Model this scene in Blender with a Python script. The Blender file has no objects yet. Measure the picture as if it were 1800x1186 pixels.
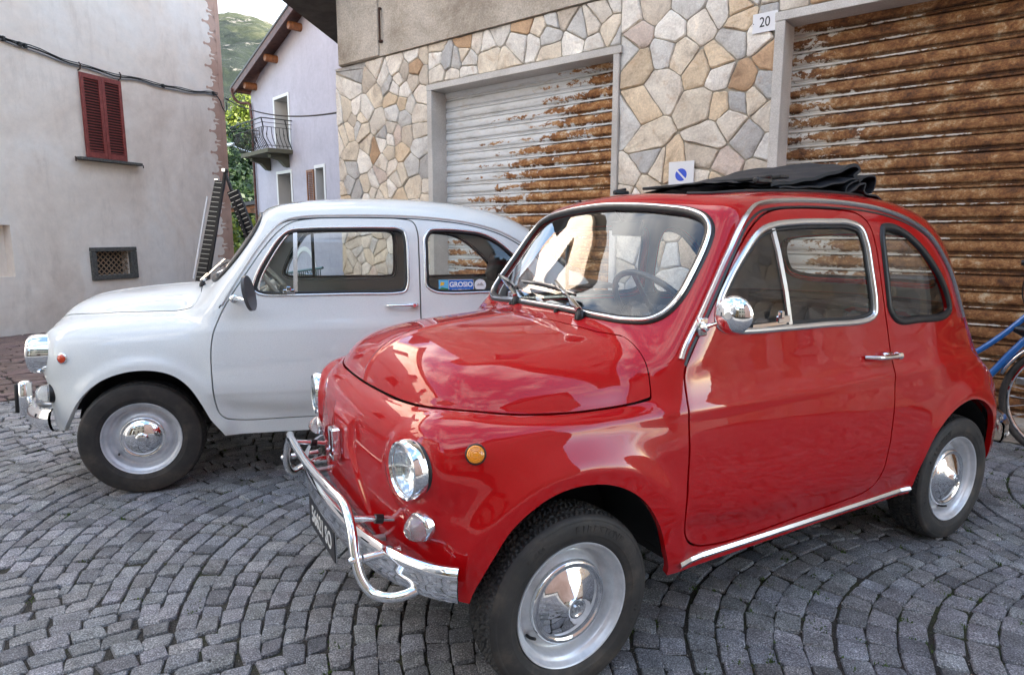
import bpy, math, random
import numpy as np
from math import sin, cos, pi, radians
from mathutils import Matrix, Vector
C = bpy.context.scene.collection
# ------------------------------------------------------------------ camera
PITCH = 0.15590; FPX = 1147.95; CAMH = 1.2116
cam = bpy.data.cameras.new('camera'); camo = bpy.data.objects.new('camera', cam); C.objects.link(camo)
camo.location = (0, 0, CAMH); camo.rotation_euler = (pi/2 - PITCH, 0.0, 0)
cam.sensor_width = 36; cam.lens = 36*FPX/1800; cam.clip_start = .05; cam.clip_end = 20000
bpy.context.scene.camera = camo
# ------------------------------------------------------------------ sky and sun
SUN_AZ = radians(4); SUN_EL = radians(13)      # azimuth measured from +X towards +Y
sunv = Vector((cos(SUN_EL)*cos(SUN_AZ), cos(SUN_EL)*sin(SUN_AZ), sin(SUN_EL)))
w = bpy.data.worlds.new('World'); bpy.context.scene.world = w; w.use_nodes = True
nt = w.node_tree; N = nt.nodes; L = nt.links; N.clear()
out = N.new('ShaderNodeOutputWorld'); bg = N.new('ShaderNodeBackground'); bg2 = N.new('ShaderNodeBackground')
sky = N.new('ShaderNodeTexSky'); sky.sky_type = 'NISHITA'; sky.sun_disc = False
sky.sun_elevation = SUN_EL; sky.sun_rotation = pi/2 - SUN_AZ
sky.altitude = 700; sky.air_density = 1.0; sky.dust_density = .6; sky.ozone_density = 1.5
bg.inputs[1].default_value = .15
L.new(sky.outputs[0], bg.inputs[0])
tc = N.new('ShaderNodeTexCoord'); mp = N.new('ShaderNodeMapping'); mp.inputs['Scale'].default_value = (1, 1, 2.2)
mp.inputs['Location'].default_value = (.35, .1, .2)
nz = N.new('ShaderNodeTexNoise'); nz.inputs['Scale'].default_value = 2.1; nz.inputs['Detail'].default_value = 9
nz.inputs['Roughness'].default_value = .58; nz.inputs['Distortion'].default_value = .25
cr = N.new('ShaderNodeValToRGB'); cr.color_ramp.elements[0].position = .46; cr.color_ramp.elements[1].position = .60
L.new(tc.outputs['Generated'], mp.inputs[0]); L.new(mp.outputs[0], nz.inputs['Vector']); L.new(nz.outputs['Fac'], cr.inputs[0])
nz2 = N.new('ShaderNodeTexNoise'); nz2.inputs['Scale'].default_value = 4; nz2.inputs['Detail'].default_value = 6
L.new(mp.outputs[0], nz2.inputs['Vector'])
cr2 = N.new('ShaderNodeValToRGB'); cr2.color_ramp.elements[0].position = .35; cr2.color_ramp.elements[1].position = .68
cr2.color_ramp.elements[0].color = (.48, .50, .55, 1); cr2.color_ramp.elements[1].color = (1, .985, .96, 1)
L.new(nz2.outputs['Fac'], cr2.inputs[0]); L.new(cr2.outputs[0], bg2.inputs[0]); bg2.inputs[1].default_value = .72
mx = N.new('ShaderNodeMixShader'); L.new(cr.outputs[0], mx.inputs[0]); L.new(bg.outputs[0], mx.inputs[1]); L.new(bg2.outputs[0], mx.inputs[2])
L.new(mx.outputs[0], out.inputs[0])
sd = bpy.data.lights.new('sun', 'SUN'); sd.energy = 4.0; sd.angle = radians(.6); sd.color = (1, .93, .82)
so = bpy.data.objects.new('sun', sd); C.objects.link(so); so.rotation_euler = sunv.to_track_quat('Z', 'Y').to_euler()
vs = bpy.context.scene.view_settings
bpy.context.scene.display_settings.display_device = 'sRGB'
vs.view_transform = 'Standard'; vs.look = 'None'; vs.exposure = 2.75; vs.gamma = 1.0; vs.use_curve_mapping = False
# ------------------------------------------------------------------ materials
def s2l(h):
    h = h.lstrip('#'); v = [int(h[i:i+2], 16)/255 for i in (0, 2, 4)]
    return tuple((c/12.92 if c <= .04045 else ((c+.055)/1.055)**2.4) for c in v)+(1,)
class Mat:
    def __init__(s, name, col=(.5, .5, .5, 1), rough=.5, metal=0., **kw):
        m = bpy.data.materials.new(name); m.use_nodes = True; s.m = m; s.n = m.node_tree.nodes; s.l = m.node_tree.links
        s.b = s.n['Principled BSDF']; s.out = s.n['Material Output']
        if len(col) == 3: col = (*col, 1)
        s.b.inputs['Base Color'].default_value = col; s.b.inputs['Roughness'].default_value = rough
        s.b.inputs['Metallic'].default_value = metal
        for k, v in kw.items(): s.b.inputs[k.replace('_', ' ')].default_value = v
    def node(s, t, **kw):
        n = s.n.new(t)
        for k, v in kw.items():
            if hasattr(n, k) and k not in n.inputs: setattr(n, k, v)
            else: n.inputs[k].default_value = v
        return n
    def link(s, a, b): s.l.new(a, b)
    def coord(s, kind='Object', scale=(1, 1, 1), loc=(0, 0, 0), rot=(0, 0, 0)):
        t = s.node('ShaderNodeTexCoord'); m = s.node('ShaderNodeMapping'); m.inputs['Scale'].default_value = scale
        m.inputs['Location'].default_value = loc; m.inputs['Rotation'].default_value = rot
        s.link(t.outputs[kind], m.inputs[0]); return m.outputs[0]
    def worldpos(s, scale=(1, 1, 1)):
        g = s.node('ShaderNodeNewGeometry'); m = s.node('ShaderNodeMapping'); m.inputs['Scale'].default_value = scale
        s.link(g.outputs['Position'], m.inputs[0]); return m.outputs[0]
    def noise(s, vec, scale=5, detail=4, rough=.5, dist=0.):
        n = s.node('ShaderNodeTexNoise'); n.inputs['Scale'].default_value = scale; n.inputs['Detail'].default_value = detail
        n.inputs['Roughness'].default_value = rough; n.inputs['Distortion'].default_value = dist
        s.link(vec, n.inputs['Vector']); return n.outputs['Fac']
    def ramp(s, fac, stops, interp='LINEAR'):
        r = s.node('ShaderNodeValToRGB'); r.color_ramp.interpolation = interp; e = r.color_ramp.elements
        while len(e) < len(stops): e.new(.5)
        for i, (p, c) in enumerate(stops):
            e[i].position = p; e[i].color = c if len(c) == 4 else (*c, 1)
        s.link(fac, r.inputs[0]); return r.outputs[0]
    def mix(s, fac, a, b, mode='MIX'):
        m = s.node('ShaderNodeMix'); m.data_type = 'RGBA'; m.blend_type = mode
        for v, i in ((fac, 0), (a, 6), (b, 7)):
            if hasattr(v, 'is_linked'): s.link(v, m.inputs[i])
            else: m.inputs[i].default_value = v
        return m.outputs[2]
    def math(s, op, a, b=0., c=0.):
        m = s.node('ShaderNodeMath'); m.operation = op
        for i, v in enumerate((a, b, c)):
            if hasattr(v, 'is_linked'): s.link(v, m.inputs[i])
            else: m.inputs[i].default_value = v
        return m.outputs[0]
    def col(s, o): s.link(o, s.b.inputs['Base Color'])
    def bump(s, h, strength=.3, dist=.01, prev=None):
        b = s.node('ShaderNodeBump'); b.inputs['Strength'].default_value = strength; b.inputs['Distance'].default_value = dist
        s.link(h, b.inputs['Height'])
        if prev is not None: s.link(prev, b.inputs['Normal'])
        s.link(b.outputs[0], s.b.inputs['Normal']); return b.outputs[0]
W1 = (1, 1, 1, 1); K0 = (0, 0, 0, 1)
# ------------------------------------------------------------------ mesh helpers
def link_mesh(name, V, F, mat=None, parent=None, smooth=False, N_=None, loc=None):
    me = bpy.data.meshes.new(name)
    V = np.asarray(V, dtype=np.float64)
    if isinstance(F, np.ndarray): F = F.tolist()
    me.from_pydata(V.tolist(), [], F); me.update()
    if smooth: me.polygons.foreach_set('use_smooth', [True]*len(me.polygons))
    if N_ is not None: me.normals_split_custom_set_from_vertices(np.asarray(N_).tolist())
    if mat is not None:
        for m_ in (mat if isinstance(mat, (list, tuple)) else [mat]): me.materials.append(m_.m if isinstance(m_, Mat) else m_)
    o = bpy.data.objects.new(name, me); C.objects.link(o)
    if parent is not None: o.parent = parent
    if loc is not None: o.location = loc
    return o
def tag(o, label=None, cat=None, group=None, kind=None):
    for k, v in (('label', label), ('category', cat), ('group', group), ('kind', kind)):
        if v: o[k] = v
    return o
def thing(name, label, cat, loc=(0, 0, 0), rz=0., group=None):
    o = bpy.data.objects.new(name, None); C.objects.link(o); o.location = loc; o.rotation_euler = (0, 0, rz)
    o.empty_display_size = .1
    return tag(o, label, cat, group)
class MB:
    """collects shapes into one mesh"""
    def __init__(s): s.v = []; s.f = []; s.sm = []
    def add(s, V, F, smooth=False):
        o = len(s.v); s.v.extend([tuple(map(float, p)) for p in V]); s.f.extend([tuple(int(i)+o for i in f) for f in F]); s.sm.extend([smooth]*len(F)); return s
    def box(s, c, d, R=None, bev=0.):
        hx, hy, hz = d[0]/2, d[1]/2, d[2]/2
        if bev > 0:
            b = min(bev, hx*.49, hy*.49, hz*.49); pts = []
            for z, e in ((-hz, b), (-hz+b, 0), (hz-b, 0), (hz, b)):
                for (sx, sy) in ((-1, -1), (1, -1), (1, 1), (-1, 1)):
                    if e: pts.append((sx*(hx-e), sy*(hy-e), z))
                    else:
                        a1 = (sx*(hx-b), sy*hy, z); a2 = (sx*hx, sy*(hy-b), z)
                        pts += ([a1, a2] if (sx*sy) < 0 and True else [a2, a1]) if False else [a1, a2]
            # simple: order ring by angle
            import itertools
            rings = [pts[0:4], pts[4:12], pts[12:20], pts[20:24]]
            V = []; idx = []
            for r in rings:
                r = sorted(r, key=lambda p: math.atan2(p[1]/hy, p[0]/hx)); idx.append(list(range(len(V), len(V)+len(r)))); V += r
            F = [idx[0][::-1], idx[3]]
            for i in range(8):
                a, b_ = idx[1][i], idx[1][(i+1) % 8]; c_, d_ = idx[2][i], idx[2][(i+1) % 8]; F.append((a, b_, d_, c_))
            for lo, hi, flip in ((0, 1, 0), (3, 2, 1)):
                for i in range(8):
                    a, b_ = idx[hi][i], idx[hi][(i+1) % 8]; q, q2 = idx[lo][i//2], idx[lo][((i+1)//2) % 4]
                    f = (q, b_, a) if q == q2 else (q, q2, b_, a)
                    F.append(f if not flip else f[::-1])
        else:
            V = [(x, y, z) for z in (-hz, hz) for (x, y) in ((-hx, -hy), (hx, -hy), (hx, hy), (-hx, hy))]
            F = [(3, 2, 1, 0), (4, 5, 6, 7), (0, 1, 5, 4), (1, 2, 6, 5), (2, 3, 7, 6), (3, 0, 4, 7)]
        V = [Vector(p) for p in V]
        if R is not None: V = [R @ p for p in V]
        c = Vector(c); return s.add([p+c for p in V], F)
    def bar(s, a, b, w_, h, up=(0, 0, 1)):
        a = Vector(a); b = Vector(b); d = (b-a); ln = d.length; d.normalize(); u = Vector(up)
        sd_ = d.cross(u);
        if sd_.length < 1e-5: sd_ = d.cross(Vector((1, 0, 0)))
        sd_.normalize(); u = sd_.cross(d); R = Matrix((d, sd_, u)).transposed()
        return s.box((a+b)/2, (ln, w_, h), R)
    def tube(s, pts, r, n=10, closed=False, prof=None, cap=True, up=None):
        V, F = sweep(pts, r, n, closed, prof, cap, up); return s.add(V, F, True)
    def lathe(s, prof, n=48, M=None, ang=2*pi):
        """prof: (radius, height) pairs, axis +Z; M 4x4"""
        V = []; k = len(prof)
        full = abs(ang-2*pi) < 1e-6; m_ = n if full else n+1
        for i in range(m_):
            a = ang*i/n; ca, sa = cos(a), sin(a)
            for (r, z) in prof: V.append((r*ca, r*sa, z))
        F = []
        for i in range(n):
            j = (i+1) % m_
            for q in range(k-1):
                a, b, c, d = i*k+q, j*k+q, j*k+q+1, i*k+q+1
                if prof[q][0] < 1e-7: F.append((a, c, d))
                elif prof[q+1][0] < 1e-7: F.append((a, b, d))
                else: F.append((a, b, c, d))
        if M is not None: V = [M @ Vector(p) for p in V]
        return s.add(V, F, True)
    def prism(s, poly, z0, z1, M=None):
        n = len(poly); V = [(x, y, z0) for x, y in poly]+[(x, y, z1) for x, y in poly]
        F = [tuple(range(n))[::-1], tuple(range(n, 2*n))]+[(i, (i+1) % n, n+(i+1) % n, n+i) for i in range(n)]
        if M is not None: V = [M @ Vector(p) for p in V]
        return s.add(V, F)
    def build(s, name, mat=None, parent=None, auto=None, loc=None, rot=None):
        me = bpy.data.meshes.new(name); me.from_pydata(s.v, [], s.f); me.update()
        me.polygons.foreach_set('use_smooth', s.sm if auto is None else [True]*len(s.f))
        if auto is not None: me.set_sharp_from_angle(angle=radians(auto))
        elif any(s.sm): me.set_sharp_from_angle(angle=radians(40))
        if mat is not None: me.materials.append(mat.m if isinstance(mat, Mat) else mat)
        o = bpy.data.objects.new(name, me); C.objects.link(o)
        if parent is not None: o.parent = parent
        if loc is not None: o.location = loc
        if rot is not None: o.rotation_euler = rot
        return o
def sweep(pts, r, n=10, closed=False, prof=None, cap=True, up=None):
    P = np.asarray(pts, float); m = len(P)
    if closed: Tn = np.roll(P, -1, 0)-np.roll(P, 1, 0)
    else: Tn = np.gradient(P, axis=0)
    Tn /= np.linalg.norm(Tn, axis=1)[:, None]+1e-12
    if prof is None:
        a = np.arange(n)*2*pi/n; prof = np.stack([np.cos(a), np.sin(a)], 1)
    prof = np.asarray(prof, float); n = len(prof)
    rr = np.broadcast_to(np.asarray(r, float), (m,))
    if up is not None:
        U = np.broadcast_to(np.asarray(up, float), (m, 3)).copy()
        U -= (U*Tn).sum(1)[:, None]*Tn; U /= np.linalg.norm(U, axis=1)[:, None]
    else:
        U = np.zeros((m, 3)); a = np.array([0, 0, 1.]) if abs(Tn[0][2]) < .9 else np.array([1., 0, 0])
        u = a-Tn[0]*(a@Tn[0]); u /= np.linalg.norm(u); U[0] = u
        for i in range(1, m):
            u = U[i-1]-Tn[i]*(U[i-1]@Tn[i]); u /= np.linalg.norm(u)+1e-12; U[i] = u
    S = np.cross(Tn, U)
    V = (P[:, None, :]+rr[:, None, None]*(prof[None, :, 0, None]*S[:, None, :]+prof[None, :, 1, None]*U[:, None, :])).reshape(-1, 3)
    F = []
    for i in range(m if closed else m-1):
        j = (i+1) % m
        for q in range(n):
            q2 = (q+1) % n; F.append((i*n+q, i*n+q2, j*n+q2, j*n+q))
    if not closed and cap:
        F.append(tuple(range(n))[::-1]); F.append(tuple((m-1)*n+q for q in range(n)))
    # orientation: make outward
    a = (prof[:, 0]*np.roll(prof[:, 1], -1)-np.roll(prof[:, 0], -1)*prof[:, 1]).sum()
    if a > 0: F = [f[::-1] for f in F]
    return V.tolist(), F
def catmull(pts, per=8, closed=True):
    P = np.asarray(pts, float); n = len(P); o = []
    rng_ = range(n) if closed else range(n-1)
    for i in rng_:
        if closed: p0, p1, p2, p3 = P[(i-1) % n], P[i], P[(i+1) % n], P[(i+2) % n]
        else: p0, p1, p2, p3 = P[max(i-1, 0)], P[i], P[i+1], P[min(i+2, n-1)]
        # centripetal-ish tangents
        d01 = np.linalg.norm(p1-p0)**.5+1e-9; d12 = np.linalg.norm(p2-p1)**.5+1e-9; d23 = np.linalg.norm(p3-p2)**.5+1e-9
        m1 = (p2-p1)+d12*((p1-p0)/d01-(p2-p0)/(d01+d12)) if (closed or i > 0) else (p2-p1)
        m2 = (p2-p1)+d12*((p3-p2)/d23-(p3-p1)/(d12+d23)) if (closed or i < n-2) else (p2-p1)
        for k in range(per):
            t = k/per; t2 = t*t; t3 = t2*t
            o.append((2*t3-3*t2+1)*p1+(t3-2*t2+t)*m1+(-2*t3+3*t2)*p2+(t3-t2)*m2)
    if not closed: o.append(P[-1])
    return np.array(o)
def text_obj(name, s, size, mat, M, parent=None, extrude=.001, align='CENTER', bold=0., sx=1.):
    cu = bpy.data.curves.new(name, 'FONT'); cu.body = s; cu.size = size; cu.extrude = extrude; cu.align_x = align; cu.align_y = 'CENTER'; cu.offset = bold
    cu.resolution_u = 3
    t = bpy.data.objects.new(name, cu); C.objects.link(t)
    me = bpy.data.meshes.new_from_object(t); C.objects.unlink(t); bpy.data.objects.remove(t)
    me.transform(M @ Matrix.Diagonal((sx, 1, 1, 1))); me.materials.clear(); me.materials.append(mat.m)
    o = bpy.data.objects.new(name, me); C.objects.link(o)
    if parent is not None: o.parent = parent
    return o
# ------------------------------------------------------------------ car body engine: smooth solids traced to a dense panel mesh
def poly_sdf(P, Q):
    """signed distance (negative inside) of points Q to closed polygon P"""
    out_ = np.empty(len(Q)); A = P; B = np.roll(P, -1, 0)
    for s0 in range(0, len(Q), 20000):
        q = Q[s0:s0+20000]; best = np.full(len(q), 1e9); ins = np.zeros(len(q), bool)
        for a, b in zip(A, B):
            e = b-a; v = q-a; t = np.clip((v@e)/(e@e+1e-18), 0, 1); d = v-t[:, None]*e; best = np.minimum(best, (d*d).sum(1))
            c = ((a[1] <= q[:, 1]) & (b[1] > q[:, 1])) | ((b[1] <= q[:, 1]) & (a[1] > q[:, 1]))
            if c.any():
                xi = a[0]+(q[:, 1]-a[1])/(b[1]-a[1] if b[1] != a[1] else 1e-18)*e[0]; ins ^= c & (q[:, 0] < xi)
        out_[s0:s0+20000] = np.sqrt(best)*np.where(ins, -1, 1)
    return out_
class LUT:
    def __init__(s, P, lo, hi, h=.02):
        s.lo = np.array(lo, float); s.h = h; nx = int((hi[0]-lo[0])/h)+2; ny = int((hi[1]-lo[1])/h)+2
        X, Y = np.meshgrid(s.lo[0]+np.arange(nx)*h, s.lo[1]+np.arange(ny)*h, indexing='ij')
        s.g = poly_sdf(P, np.stack([X.ravel(), Y.ravel()], 1)).reshape(nx, ny); s.n = (nx, ny)
        g = s.g                                                   # light blur keeps curvature continuous
        for _ in range(2):
            p = np.pad(g, 1, 'edge'); g = (p[1:-1, 1:-1]*4+p[:-2, 1:-1]+p[2:, 1:-1]+p[1:-1, :-2]+p[1:-1, 2:])/8
        s.g = g
    def __call__(s, x, y):
        u = np.clip((x-s.lo[0])/s.h, 1.001, s.n[0]-3.001); v = np.clip((y-s.lo[1])/s.h, 1.001, s.n[1]-3.001)
        i = u.astype(int); j = v.astype(int); a = u-i; b = v-j
        def wts(t): return ((1-t)**3/6, (3*t**3-6*t**2+4)/6, (-3*t**3+3*t**2+3*t+1)/6, t**3/6)   # b-spline: C2
        wa = wts(a); wb = wts(b); r = 0
        for p in range(4):
            for q in range(4): r = r+wa[p]*wb[q]*s.g[i+p-1, j+q-1]
        return r
def smax(a, b, k):
    h = np.maximum(k-np.abs(a-b), 0)/k; return np.maximum(a, b)+h*h*h*k/6
def smin(a, b, k): return -smax(-a, -b, k)
def sstep(a, b, x):
    t = np.clip((x-a)/(b-a), 0, 1); return t*t*t*(t*(6*t-15)+10)
def sgn_closed(half):
    h = np.asarray(half, float); return np.vstack([h, (h*[1, -1])[::-1][1:-1]]) if abs(h[0][1]) < 1e-9 else np.vstack([h, (h*[1, -1])[::-1]])
class Body:
    def __init__(s, spec):
        s.__dict__.update(spec); s.lp = {}
        lo, hi = (-3.1, -1.0), (1.1, 1.0)
        s.planF_ = LUT(catmull(sgn_closed(s.planF), 6), lo, hi); s.planB_ = LUT(catmull(sgn_closed(s.planB), 6), lo, hi)
        lo, hi = (-3.1, -.1), (1.1, 1.8)
        s.sideF_ = LUT(catmull(s.sideF, 6), lo, hi); s.sideB_ = LUT(catmull(s.sideB, 6), lo, hi); s.sideG_ = LUT(catmull(s.sideG, 6), lo, hi)
    def parts(s, x, y, z):
        ay = np.sqrt(y*y+1e-6)
        insF = np.interp(z, *s.insetF)
        F = smax(s.planF_(x, ay)+insF, s.sideF_(x, z+s.crownF*y*y), s.kF)
        B = smax(s.planB_(x, ay), s.sideB_(x, z+s.crownB*y*y), s.kB)
        c = s.cG[0]+(s.cG[1]-s.cG[0])*sstep(-.9, -1.8, x)
        wz = np.interp(z, *s.wG)-s.wGr*sstep(-1.5, -2.3, x)-.04*sstep(-.38, -.20, x)
        G = smax((ay-wz)*.97, s.sideG_(x+c*y*y, z+s.crownG*y*y), s.kG[0]+(s.kG[1]-s.kG[0])*sstep(-.55, -.95, x))
        return F, B, G, ay
    def f(s, x, y, z):
        F, B, G, ay = s.parts(x, y, z)
        F = F-s.bump(x, ay, z)
        return smin(smin(F, B-s.bonbump(x, ay, z), s.kFB), G, s.kFG+.045*sstep(-.80, -.50, x)*sstep(.80, .88, z))
    def grad(s, P, e=.004):
        g = []
        for ax in range(3):
            d = np.zeros(3); d[ax] = e; a = P+d; b = P-d
            g.append(s.f(a[:, 0], a[:, 1], a[:, 2])-s.f(b[:, 0], b[:, 1], b[:, 2]))
        g = np.stack(g, 1); return g/(np.linalg.norm(g, axis=1)[:, None]+1e-12)
    def trace(s, O, D, tmax):
        """outermost crossing along rays O + t D, marching inward from tmax"""
        n = len(O); hi = np.full(n, tmax, float); lo = np.zeros(n); done = np.zeros(n, bool)
        K = 40
        for k in range(K):
            t = tmax*(1-(k+1)/K); p = O+D*t; v = s.f(p[:, 0], p[:, 1], p[:, 2])
            new = (~done) & (v < 0); lo[new] = t; hi[new] = tmax*(1-k/K); done |= new
            if done.all(): break
        for _ in range(22):
            m = (lo+hi)/2; p = O+D*m[:, None]; v = s.f(p[:, 0], p[:, 1], p[:, 2]); ins = v < 0
            lo = np.where(ins, m, lo); hi = np.where(ins, hi, m)
        t = (lo+hi)/2; return O+D*t[:, None], done
    def shell(s, nf=70, nm=190, nr=46, nth=300):
        xs = []; ph = []
        xa, xb = s.spine; zc = s.spz
        for i in range(nf): ph.append(pi/2*(1-i/nf)); xs.append(xa)
        for i in range(nm+1): ph.append(0.); xs.append(xa+(xb-xa)*i/nm)
        for i in range(1, nr+1): ph.append(-pi/2*i/nr); xs.append(xb)
        xs = np.array(xs); ph = np.array(ph)
        th = np.arange(nth)*2*pi/nth
        # concentrate rays a little: keep uniform
        O = np.zeros((len(xs), nth, 3)); D = np.zeros_like(O)
        O[..., 0] = xs[:, None]; O[..., 2] = zc
        D[..., 0] = np.sin(ph)[:, None]; cp = np.cos(ph)[:, None]
        D[..., 1] = cp*np.sin(th); D[..., 2] = cp*np.cos(th)
        m = len(xs)
        Pn, ok = s.trace(O.reshape(-1, 3), D.reshape(-1, 3), 1.15)
        i, j = np.meshgrid(np.arange(m-1), np.arange(nth), indexing='ij'); j2 = (j+1) % nth
        a = (i*nth+j).ravel(); b = (i*nth+j2).ravel(); c = ((i+1)*nth+j2).ravel(); d = ((i+1)*nth+j).ravel()
        F = np.vstack([np.stack([a, c, b], 1), np.stack([a, d, c], 1)])
        Nn = s.grad(Pn)
        # orient
        t = F[::97]; fn = np.cross(Pn[t[:, 1]]-Pn[t[:, 0]], Pn[t[:, 2]]-Pn[t[:, 0]])
        if (fn*Nn[t[:, 0]]).sum() < 0: F = F[:, ::-1]
        A = Pn[F]; ar = np.linalg.norm(np.cross(A[:, 1]-A[:, 0], A[:, 2]-A[:, 0]), axis=1); F = F[ar > 1e-9]
        return [Pn, Nn, F]
    def on_side(s, xz, sg=1):
        xz = np.asarray(xz, float); n = len(xz); O = np.zeros((n, 3)); O[:, 0] = xz[:, 0]; O[:, 2] = xz[:, 1]
        D = np.tile([0, sg*1., 0], (n, 1)); p, ok = s.trace(O, D, .85); return p
    def on_front(s, yz, x0=-.9, back=False):
        yz = np.asarray(yz, float); n = len(yz); O = np.zeros((n, 3)); O[:, 0] = x0; O[:, 1] = yz[:, 0]; O[:, 2] = yz[:, 1]
        D = np.tile([-1. if back else 1., 0, 0], (n, 1)); p, ok = s.trace(O, D, 1.6); return p
    def on_top(s, xy, z0=.6):
        xy = np.asarray(xy, float); n = len(xy); O = np.zeros((n, 3)); O[:, :2] = xy; O[:, 2] = z0
        D = np.tile([0, 0, 1.], (n, 1)); p, ok = s.trace(O, D, .9); return p
def clip(M, g):
    """keep g >= 0"""
    P, Nn, F = M; ins = g >= 0
    cnt = ins[F].sum(1); keep = F[cnt == 3]; out_ = [keep]; newP = []; newN = []
    base = len(P); n = base
    one = F[cnt == 1]; two = F[cnt == 2]
    def rot(Fx, flag):
        k = flag.argmax(1); r = np.arange(len(Fx)); return np.stack([Fx[r, k], Fx[r, (k+1) % 3], Fx[r, (k+2) % 3]], 1)
    one = rot(one, ins[one]) if len(one) else one.reshape(0, 3)
    two = rot(two, ~ins[two]) if len(two) else two.reshape(0, 3)
    E = np.vstack([one[:, [0, 1]], one[:, [0, 2]], two[:, [0, 1]], two[:, [0, 2]]])
    if len(E) == 0: return compact([P, Nn, keep])
    Es = np.sort(E, 1); key = Es[:, 0].astype(np.int64)*n+Es[:, 1]; uk, inv = np.unique(key, return_inverse=True)
    ua = uk//n; ub = uk % n; t = g[ua]/(g[ua]-g[ub]+1e-15); t = np.clip(t, .02, .98)[:, None] if False else np.clip(t, 0, 1)[:, None]
    Pn = P[ua]*(1-t)+P[ub]*t; N2 = Nn[ua]*(1-t)+Nn[ub]*t; N2 /= np.linalg.norm(N2, axis=1)[:, None]+1e-12
    ids = base+inv; k1 = len(one); k2 = len(two)
    p01 = ids[:k1]; p02 = ids[k1:2*k1]; q01 = ids[2*k1:2*k1+k2]; q02 = ids[2*k1+k2:]
    out_.append(np.stack([one[:, 0], p01, p02], 1)) if k1 else None
    if k2:
        out_.append(np.stack([q01, two[:, 1], two[:, 2]], 1)); out_.append(np.stack([q01, two[:, 2], q02], 1))
    return compact([np.vstack([P, Pn]), np.vstack([Nn, N2]), np.vstack(out_)])
def compact(M):
    P, Nn, F = M; A = P[F]; ar = np.linalg.norm(np.cross(A[:, 1]-A[:, 0], A[:, 2]-A[:, 0]), axis=1); F = F[ar > 1e-10]
    used = np.zeros(len(P), bool); used[F] = True; mp_ = np.cumsum(used)-1; return [P[used], Nn[used], mp_[F]]
def copyM(M): return [a.copy() for a in M]
def flange(M, depth=.012, lean=0.):
    """turned-in edge along every open border"""
    P, Nn, F = M; n = len(P)
    E = np.vstack([F[:, [0, 1]], F[:, [1, 2]], F[:, [2, 0]]]); Es = np.sort(E, 1); key = Es[:, 0].astype(np.int64)*n+Es[:, 1]
    uk, first, cnt = np.unique(key, return_index=True, return_counts=True); B = E[first[cnt == 1]]
    if not len(B): return M
    d = P[B[:, 1]]-P[B[:, 0]]; ok = np.linalg.norm(d, axis=1) > 1e-7; B = B[ok]; d = d[ok]
    fn = np.cross(d, (Nn[B[:, 0]]+Nn[B[:, 1]])/2); fn /= np.linalg.norm(fn, axis=1)[:, None]+1e-12      # outward from panel
    vs_, inv = np.unique(B.ravel(), return_inverse=True); acc = np.zeros((len(vs_), 3)); np.add.at(acc, inv, np.repeat(fn, 2, 0))
    acc /= np.linalg.norm(acc, axis=1)[:, None]+1e-12
    top = P[vs_]; k = len(vs_)
    inner = top-Nn[vs_]*depth
    P2 = np.vstack([P, top, inner]); N2 = np.vstack([Nn, acc, acc]); a = n+inv.reshape(-1, 2)[:, 0]; b = n+inv.reshape(-1, 2)[:, 1]
    F2 = np.vstack([F, np.stack([b, a, a+k], 1), np.stack([b, a+k, b+k], 1)])
    return [P2, N2, F2]
def offs(M, d): return [M[0]-M[1]*d, M[1].copy(), M[2].copy()]
def build(M, name, mat, parent):
    return link_mesh(name, M[0], M[2], mat, parent, smooth=True, N_=M[1])
def sub_curve(poly, d):
    """offset a closed outline inward by d (negative d: outward)"""
    P = np.asarray(poly); T = np.roll(P, -1, 0)-np.roll(P, 1, 0); T /= np.linalg.norm(T, axis=1)[:, None]
    Nn = np.stack([-T[:, 1], T[:, 0]], 1); a = (P[:, 0]*np.roll(P[:, 1], -1)-np.roll(P[:, 0], -1)*P[:, 1]).sum()
    return P+Nn*d*(1 if a > 0 else -1)
# ------------------------------------------------------------------ vehicle materials
def paint(name, base, flake=0.):
    m = Mat(name, base, .5, 0., Coat_Weight=1., Coat_Roughness=.004, Coat_IOR=1.48)
    m.b.inputs['Specular IOR Level'].default_value = .08
    v = m.coord('Object'); n = m.noise(v, 22, 3, .55)                      # faint orange peel
    b = m.node('ShaderNodeBump'); b.inputs['Strength'].default_value = .010; b.inputs['Distance'].default_value = .004; m.link(n, b.inputs['Height'])
    m.link(b.outputs[0], m.b.inputs['Coat Normal'])
    d = m.noise(v, 5, 8, .65)                                            # thin dust
    m.link(m.math('MULTIPLY', m.math('POWER', d, 4.), .10), m.b.inputs['Coat Roughness'])
    c = m.ramp(m.noise(v, 300, 2, .5), [(.3, tuple(x*.93 for x in base[:3])), (.7, tuple(min(1, x*1.05) for x in base[:3]))]); m.col(c)
    return m
M_red = paint('red_paint', (.43, .0008, .0026))
M_whitecar = paint('pale_grey_paint', (.76, .785, .775))
def chrome_(name, col=(.86, .87, .88), r=.05):
    m = Mat(name, col, r, 1.); v = m.coord('Object'); n = m.noise(v, 30, 5, .6); m.link(m.math('MULTIPLY_ADD', n, .10, r-.03), m.b.inputs['Roughness']); return m
M_chrome = chrome_('chrome'); M_alu = chrome_('brushed_trim', (.72, .73, .73), .22); M_steel = chrome_('steel', (.5, .5, .5), .3)
M_rubber = Mat('black_rubber', (.012, .012, .013), .42)
M_blackp = Mat('black_plastic', (.015, .015, .016), .3)
M_trim = Mat('dark_vinyl', (.022, .021, .022), .5); v = M_trim.coord('Object'); M_trim.bump(M_trim.noise(v, 240, 2), .25, .002)
M_head = Mat('grey_headliner', (.16, .155, .15), .8)
M_pale = Mat('pale_interior_panel', (.42, .42, .39), .6)
M_seat = Mat('seat_fabric', (.06, .058, .058), .7)
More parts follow.
